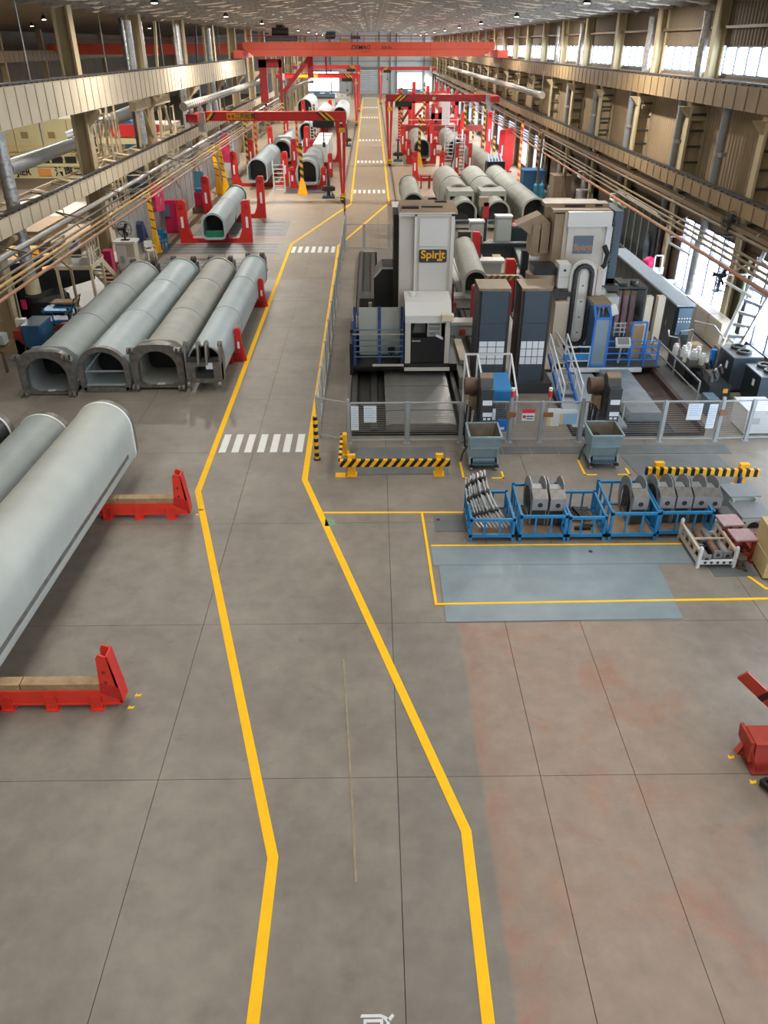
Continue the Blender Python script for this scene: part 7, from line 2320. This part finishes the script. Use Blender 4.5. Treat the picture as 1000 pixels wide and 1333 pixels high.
# ================================================================== RIGHT REAR: BOOMS, CABINETS, FIXTURES
RB = 'big booms lying behind the boring machines'
boom('short dull boom with a red prop behind the left boring machine', 2.65, 54.0, .35, 1.3, 1.35, 8.0, 'boom_dull', 'ring', 0, 'ring', RB, ())
for x, lab in ((5.66, 'dull boom with a square sleeve and black open mouth, left one behind the fence'), (7.72, 'dull boom with a square sleeve and black open mouth, middle one behind the fence')):
    t = boom(lab, x, 50.4, .3, 1.4, 1.5, 4.0, 'boom_dull', 'ring', .015, 'ring', RB, ())
    P('rear_body', B().ring(arch(1.8, 1.9), arch(1.7, 1.8), 'y', 4.0, 13), 'boom_dull', t)
    P('weld_band', B().ring(arch(1.84, 1.94), arch(1.7, 1.8), 'y', 7.5, 7.6), 'boom_dull', t)
    P('sleeve', B().bx(-.8, .8, 2.2, 4.2, 1.42, 1.72).bx(-.82, -.7, 2.2, 4.2, .2, 1.6).bx(.7, .82, 2.2, 4.2, .2, 1.6), 'boom_dull', t)
boom('dull boom without a sleeve beside the beige cabinets, right one behind the fence', 10.0, 50.4, .3, 1.55, 1.65, 15.0, 'boom_dull', 'ring', .03, 'ring', RB, (.4, .75))
for x, y, lab in ((1.75, 54.5, 'small red prop left of the short dull boom'),):
    t = T('boom_stop', lab, 'stand', (x, y, 0))
    P('base', B().bx(-.3, .3, -.2, .2, 0, .1), 'red_deep', t)
    P('upright', B().prism([(-.1, .1), (.2, .1), (.1, 1.1), (-.05, 1.1)], 'y', -.12, .12), 'red_deep', t)
t = T('white_cabin', 'low white machine cover behind the left boring machine', 'machine', (2.2, 48.6, 0))
P('body', B().bx(1.2, 3.3, 48, 50.4, 0, 1.7), 'machine_white', t, world=True)
P('top', B().bx(1.15, 3.35, 47.95, 50.45, 1.7, 1.78), 'machine_panel', t, world=True)
P('seam', B().bx(2.2, 2.23, 47.97, 48, .1, 1.7), 'machine_grey', t, world=True)
for x, w, h, lab in ((5.65, .75, 1.75, 'pale green-grey electrical cabinet left of the red post behind the work table'), (7.1, .85, 2.0, 'tall pale green-grey electrical cabinet with a white top behind the fence')):
    t = T('electrical_cabinet', lab, 'cabinet', (x, 44.3, 0))
    P('body', B().bx(-w / 2, w / 2, -.3, .3, .3, h), 'machine_grey', t)
    P('top', B().bx(-w / 2 - .04, w / 2 + .04, -.34, .34, h, h + .08), 'machine_panel', t)
    P('door', B().bx(-w / 2 + .05, w / 2 - .05, -.32, -.3, .4, h - .1), 'machine_grey', t)
    P('plinth', B().bx(-w / 2, w / 2, -.3, .3, 0, .3), 'dark_steel', t)
t = T('rear_parapet', 'dark grey low wall behind the work table', 'wall', (6.4, 43.6, 0))
P('wall', B().bx(4.7, 10.0, 43.3, 43.7, 0, .75), 'cabinet_dark', t, world=True)
P('top', B().bx(4.65, 10.05, 43.25, 43.75, .75, .82), 'conveyor_dark', t, world=True)
P('ramp', B().prism([(40, 0), (43.3, 0), (43.3, .6), (42.6, .6)], 'x', 7.6, 9.9), 'cabinet_dark', t, world=True)
t = T('mixed_bin', 'dark bin heaped with coloured rags behind the rear fence', 'bin', (8.4, 45.2, 0))
P('bin', B().bx(7.7, 9.1, 44.8, 45.6, .3, 1.3), 'cabinet_dark', t, world=True)
for k in range(7):
    P('rag', B().ball((7.85 + .17 * k, 45.1 + .1 * (k % 2), 1.38), .16, 8), ('hose_purple', 'blue_gas', 'plastic_white', 'green_tape', 'hose_purple', 'paper_blue', 'maroon')[k], t, world=True)
P('red_board', B().bx(6.9, 8.3, 45.7, 45.75, 1.1, 1.6), 'maroon', t, world=True)
P('leg', B().bx(7.75, 7.85, 44.85, 44.95, 0, .3).bx(8.95, 9.05, 44.85, 44.95, 0, .3), 'dark_steel', t, world=True)
t = T('red_column', 'red-topped black probe column behind the boom on the work table', 'post', (6.2, 44.6, 0))
P('pole', B().bx(6.1, 6.25, 44.5, 44.65, 0, 2.3), 'dark_steel', t, world=True)
P('head', B().bx(6.0, 6.3, 44.4, 44.7, 1.9, 2.7), 'red_deep', t, world=True)
P('cover', B().bx(5.75, 6.25, 44.4, 44.8, 2.5, 2.95), 'machine_tan', t, world=True)
t = T('brass_head', 'small tan and white milling head standing on the work table', 'machine head', (6.15, 39.6, 0))
P('body', B().bx(5.95, 6.35, 39.4, 39.9, .3, 1.0), 'machine_tan', t, world=True)
P('white_part', B().cyl((6.25, 39.4, .3), (6.35, 39.3, .95), .12, n=10), 'plastic_white', t, world=True)
t = T('black_post', 'black square post right of the red clamping post', 'post', (6.75, 35.5, 0))
P('pole', B().bx(6.6, 6.9, 35.2, 35.5, 0, 2.2), 'black_paint', t, world=True)
P('base', B().bx(6.5, 7.0, 35.1, 35.6, 0, .06), 'black_paint', t, world=True)
# beige and blue things near the right wall behind the machine
for k in range(4):
    x, y = 11.6 + .42 * (k % 4), 59 - .8 * (k // 2)
    t = T('gas_cylinder', 'blue gas cylinder by the right wall, %s of the row from the walkway side' % ORD[k], 'gas cylinder', (x, y, 0), 0, 'blue gas cylinders at the right wall')
    P('body', B().cyl((0, 0, 0), (0, 0, 1.45), .18, n=14).cyl((0, 0, 1.45), (0, 0, 1.6), .18, .06, 14), 'blue_gas', t)
    P('valve', B().cyl((0, 0, 1.6), (0, 0, 1.75), .04, n=8), 'gold_dull', t)
for i, (x0, x1, y0, y1, h, m_, lab) in enumerate(((11.4, 13.0, 53, 54.2, 1.3, 'machine_cream', 'beige steel cabinet in front of the blue gas cylinders'), (10.9, 12.4, 47.5, 49.2, 1.0, 'machine_tan', 'tan machine base behind the right boring machine'),
                                                (11.3, 12.9, 62.5, 64, 1.9, 'blue_box', 'blue-grey container by the wall near the striped masts'), (12.2, 13.4, 56, 57.4, 2.4, 'machine_tan', 'tall tan locker against the right wall'))):
    t = T('wall_cabinet', lab, 'cabinet', ((x0 + x1) / 2, y0, 0))
    P('body', B().bx(x0, x1, y0, y1, .08, h), m_, t, world=True)
    P('top', B().bx(x0 - .04, x1 + .04, y0 - .04, y1 + .04, h, h + .06), m_, t, world=True)
    P('door', B().bx(x0 + .06, (x0 + x1) / 2 - .02, y0 - .02, y0, .16, h - .08).bx((x0 + x1) / 2 + .02, x1 - .06, y0 - .02, y0, .16, h - .08), m_, t, world=True)
    P('plinth', B().bx(x0 + .03, x1 - .03, y0 + .02, y1, 0, .08), 'dark_steel', t, world=True)
t = T('steel_drum', 'shiny steel drum standing on end by the right wall lamps', 'drum', (12.9, 51, 0))
P('body', B().cyl((12.9, 51, .9), (12.9, 51, 2.3), .35, n=18), 'bright_steel', t, world=True)
P('lid', B().cyl((12.9, 51, 2.3), (12.9, 51, 2.36), .37, n=18), 'machine_panel', t, world=True)
P('rack', B().bx(12.4, 13.4, 50.5, 51.5, .8, .9).bx(12.45, 12.55, 50.5, 50.6, 0, .8).bx(13.25, 13.35, 50.5, 50.6, 0, .8).bx(12.45, 12.55, 51.4, 51.5, 0, .8), 'machine_cream', t, world=True)
for i, (x, y, h) in enumerate(((11.9, 60.5, 4.6), (12.6, 55, 4.2), (12.9, 64.2, 4.5))):
    tag(P('timber_post', B().bar((x, y, 0), (x + .25, y + .6, h), .16, .12), 'pipe_tan'), 'tan slanting post by the right wall, number %d from the far end' % (3, 1, 2)[::1][i] if False else
        ('tan slanting post right behind the blue gas cylinders', 'tan slanting post between the lockers and the gas cylinders', 'tan slanting post beside the blue-grey container')[i], 'post')
# right fixtures
stand('red stand around the near end of the right fixture boom with the black mouth', 4.75, 82.6, 1.45, 2.2, .42)
stand('red stand along the right fixture boom with the black mouth', 4.6, 90, 1.6, 2.9, .42)
stand('tall dark red stand in the middle of the right fixtures', 7.7, 71.8, .7, 2.9, .3, m='red_deep')
stand('tall red stand behind the long boom on the right', 10.2, 78, 1.9, 3.4, .5)
stand('red stand with inward curved uprights left of the middle of the right fixtures', 4.75, 71.6, 1.35, 2.3, .42)
stand('red stand at the back of the right fixtures beside the second boom', 7.6, 89, 1.7, 3.4, .45)
stand('tall red stand by the bright windows of the right fixtures', 10.6, 88, 1.6, 4.2, .5)
t = T('red_slab', 'tall bright pink-red shield plate by the bright windows', 'plate', (12.3, 77, 0))
P('plate', B().prism([(-.4, .4), (.1, 0), (.45, .5), (.5, 3.4), (.2, 3.7), (-.35, 3.5), (-.45, 1.6)], 'y', -.1, .1), 'red_paint', t)
P('foot', B().bx(-.3, .4, -.4, .4, 0, .1), 'red_deep', t)
boom('boom with a round black mouth, walkway side of the right fixtures', 4.75, 82.0, .6, 1.5, 1.6, 12, 'boom_dull', 'ring', 0, 'ring', FX)
boom('boom in the middle of the right fixtures, dark mouth, right of the ladders', 8.1, 82.5, .6, 1.5, 1.6, 12, 'boom_dull', 'ring', 0, 'ring', FX)
t = boom('long pale boom with a dark hydraulic head near the right windows', 9.7, 67.4, .6, 1.5, 1.6, 14, 'boom_dull', 'ring', .05, 'ring', FX)
P('hydraulic_head', B().bx(-.7, .7, -1.0, -.05, .2, 1.5), 'black_paint', t)
for k in range(5):
    P('cylinder_rod', B().cyl((-.5 + k * .25, -.9, 1.4), (-.45 + k * .25, .5, 1.9), .06, n=8), 'paper_blue', t)
boom('blue-grey boom far back in the right fixtures beside the white cabinet', 8.4, 110, .8, 1.7, 1.8, 14, 'cabinet_blue', 'ring', 0, 'ring', FX)
t = T('cable_run', 'black cable looping over the floor between the right red stands', 'cable', (6.0, 68, 0))
P('cable', B().tube([(5.5, 74, .05), (5.4, 70, .04), (5.9, 66.5, .04), (7.2, 64.5, .04), (8.0, 66, .04), (8.2, 70, .05)], .06, 6), 'black_rubber', t, world=True)
t = T('cable_run', 'black cable hanging from the ladder in the right fixtures', 'cable', (6.0, 74, 0))
P('cable', B().tube([(5.4, 74, .05), (6.0, 72.4, .05), (6.6, 72, .4), (7.1, 74.5, 1.5), (7.2, 75, 2.2)], .05, 6), 'black_rubber', t, world=True)
t = T('bench_frame', 'small red trestle table in the right fixtures', 'table', (6.9, 69.6, 0))
P('top', B().bx(6.5, 7.4, 69.2, 70, .7, .8), 'maroon', t, world=True)
for x in (6.55, 7.35):
    P('leg', B().bar((x, 69.3, .7), (x - .05, 69.2, 0), .08).bar((x, 69.9, .7), (x + .05, 70, 0), .08), 'maroon', t, world=True)
t = T('bench_frame', 'small red box table at the near edge of the right fixtures', 'table', (4.3, 67.5, 0))
P('top', B().bx(3.8, 4.7, 67.1, 67.9, .9, 1.0), 'maroon', t, world=True)
P('leg', B().bx(3.85, 3.95, 67.2, 67.3, 0, .9).bx(4.55, 4.65, 67.2, 67.3, 0, .9).bx(4.5, 4.6, 67.75, 67.85, 0, .9), 'maroon', t, world=True)
t = T('floor_trough', 'dark steel trough on the floor of the right fixtures', 'trough', (5.3, 61.5, 0))
P('trough', B().bx(4.2, 6.5, 61.2, 61.9, 0, .12), 'bed_slot', t, world=True)
P('edge', B().bx(4.15, 6.55, 61.15, 61.22, 0, .16).bx(4.15, 6.55, 61.88, 61.95, 0, .16), 'raw_steel', t, world=True)
# red frames far back on the right
for i, (x, y, w, h, lab) in enumerate(((3.9, 104, 1.6, 5.6, 'tall red welded frame at the back of the right fixtures, walkway side'), (6.2, 112, 2.2, 6.0, 'wide red welded frame at the back of the right fixtures, middle'),
                                     (10.6, 116, 1.6, 5.2, 'red welded frame at the back of the right fixtures, beside the white cabinet'), (7.4, 100, 1.2, 4.2, 'low red welded frame in front of the wide one'))):
    t = T('welded_frame', lab, 'frame', (x, y, 0), 0, 'red welded frames')
    P('post', B().bx(-w / 2, -w / 2 + .4, -.3, .3, 0, h), 'red_paint', t)
    P('post', B().bx(w / 2 - .4, w / 2, -.3, .3, 0, h * .92), 'red_paint', t)
    P('cross_beam', B().bx(-w / 2, w / 2, -.3, .3, h * .6, h * .78).bx(-w / 2, w / 2, -.25, .25, h * .2, h * .32), 'red_paint', t)
    P('brace', B().bar((-w / 2 + .2, 0, h * .3), (w / 2 - .2, 0, h * .62), .3), 'red_deep', t)
    P('base', B().bx(-w / 2 - .2, w / 2 + .2, -.6, .6, 0, .2), 'red_deep', t)
t = T('white_tower', 'white cabinet tower behind the right gantry girder', 'cabinet', (8.6, 104, 0))
P('body', B().bx(7.9, 9.2, 103, 104, 0, 5.0), 'machine_panel', t, world=True)
P('door', B().bx(8.0, 9.1, 102.95, 103, .3, 4.7), 'machine_white', t, world=True)
t = T('red_rail', 'long maroon beam with a pale handrail across the right fixtures', 'beam', (7, 95, 2))
P('beam', B().bx(3.2, 12.5, 95, 95.4, 1.8, 2.4), 'maroon', t, world=True)
P('hand_rail', B().bx(3.2, 12.5, 95, 95.05, 2.9, 2.95), 'frame_white', t, world=True)
for x in (3.6, 6.6, 9.6, 12.2):
    P('post', B().bx(x - .1, x + .1, 95.1, 95.3, 0, 1.8), 'maroon', t, world=True)
    P('rail_post', B().bx(x - .03, x + .03, 95, 95.05, 2.4, 2.95), 'frame_white', t, world=True)
for i, (x0, x1, y, h, m_, lab) in enumerate(((5.5, 12.5, 196, 1.6, 'cabinet_blue', 'row of dim machines under the far right window'), (-13, -8, 190, 1.4, 'cabinet_blue', 'row of dim machines under the far left window'),
                                           (10.5, 12.8, 150, 4.6, 'rust_red', 'rusty red tower far back by the right wall'), (4.2, 7, 160, 2.4, 'machine_white', 'white machine far back right of the walkway'),
                                           (-7, -4.2, 165, 2.2, 'machine_white', 'white machine far back left of the walkway'))):
    t = T('far_machine', lab, 'machine', ((x0 + x1) / 2, y, 0))
    P('body', B().bx(x0, x1, y, y + 2, 0, h * .7), m_, t, world=True)
    P('head', B().bx(x0 + (x1 - x0) * .1, x0 + (x1 - x0) * .35, y + .3, y + 1.5, h * .7, h).bx(x0 + (x1 - x0) * .55, x0 + (x1 - x0) * .75, y + .3, y + 1.5, h * .7, h * .9), m_, t, world=True)
    P('table', B().bx(x0 + .2, x1 - .2, y - .5, y, .3, .6), 'raw_steel', t, world=True)
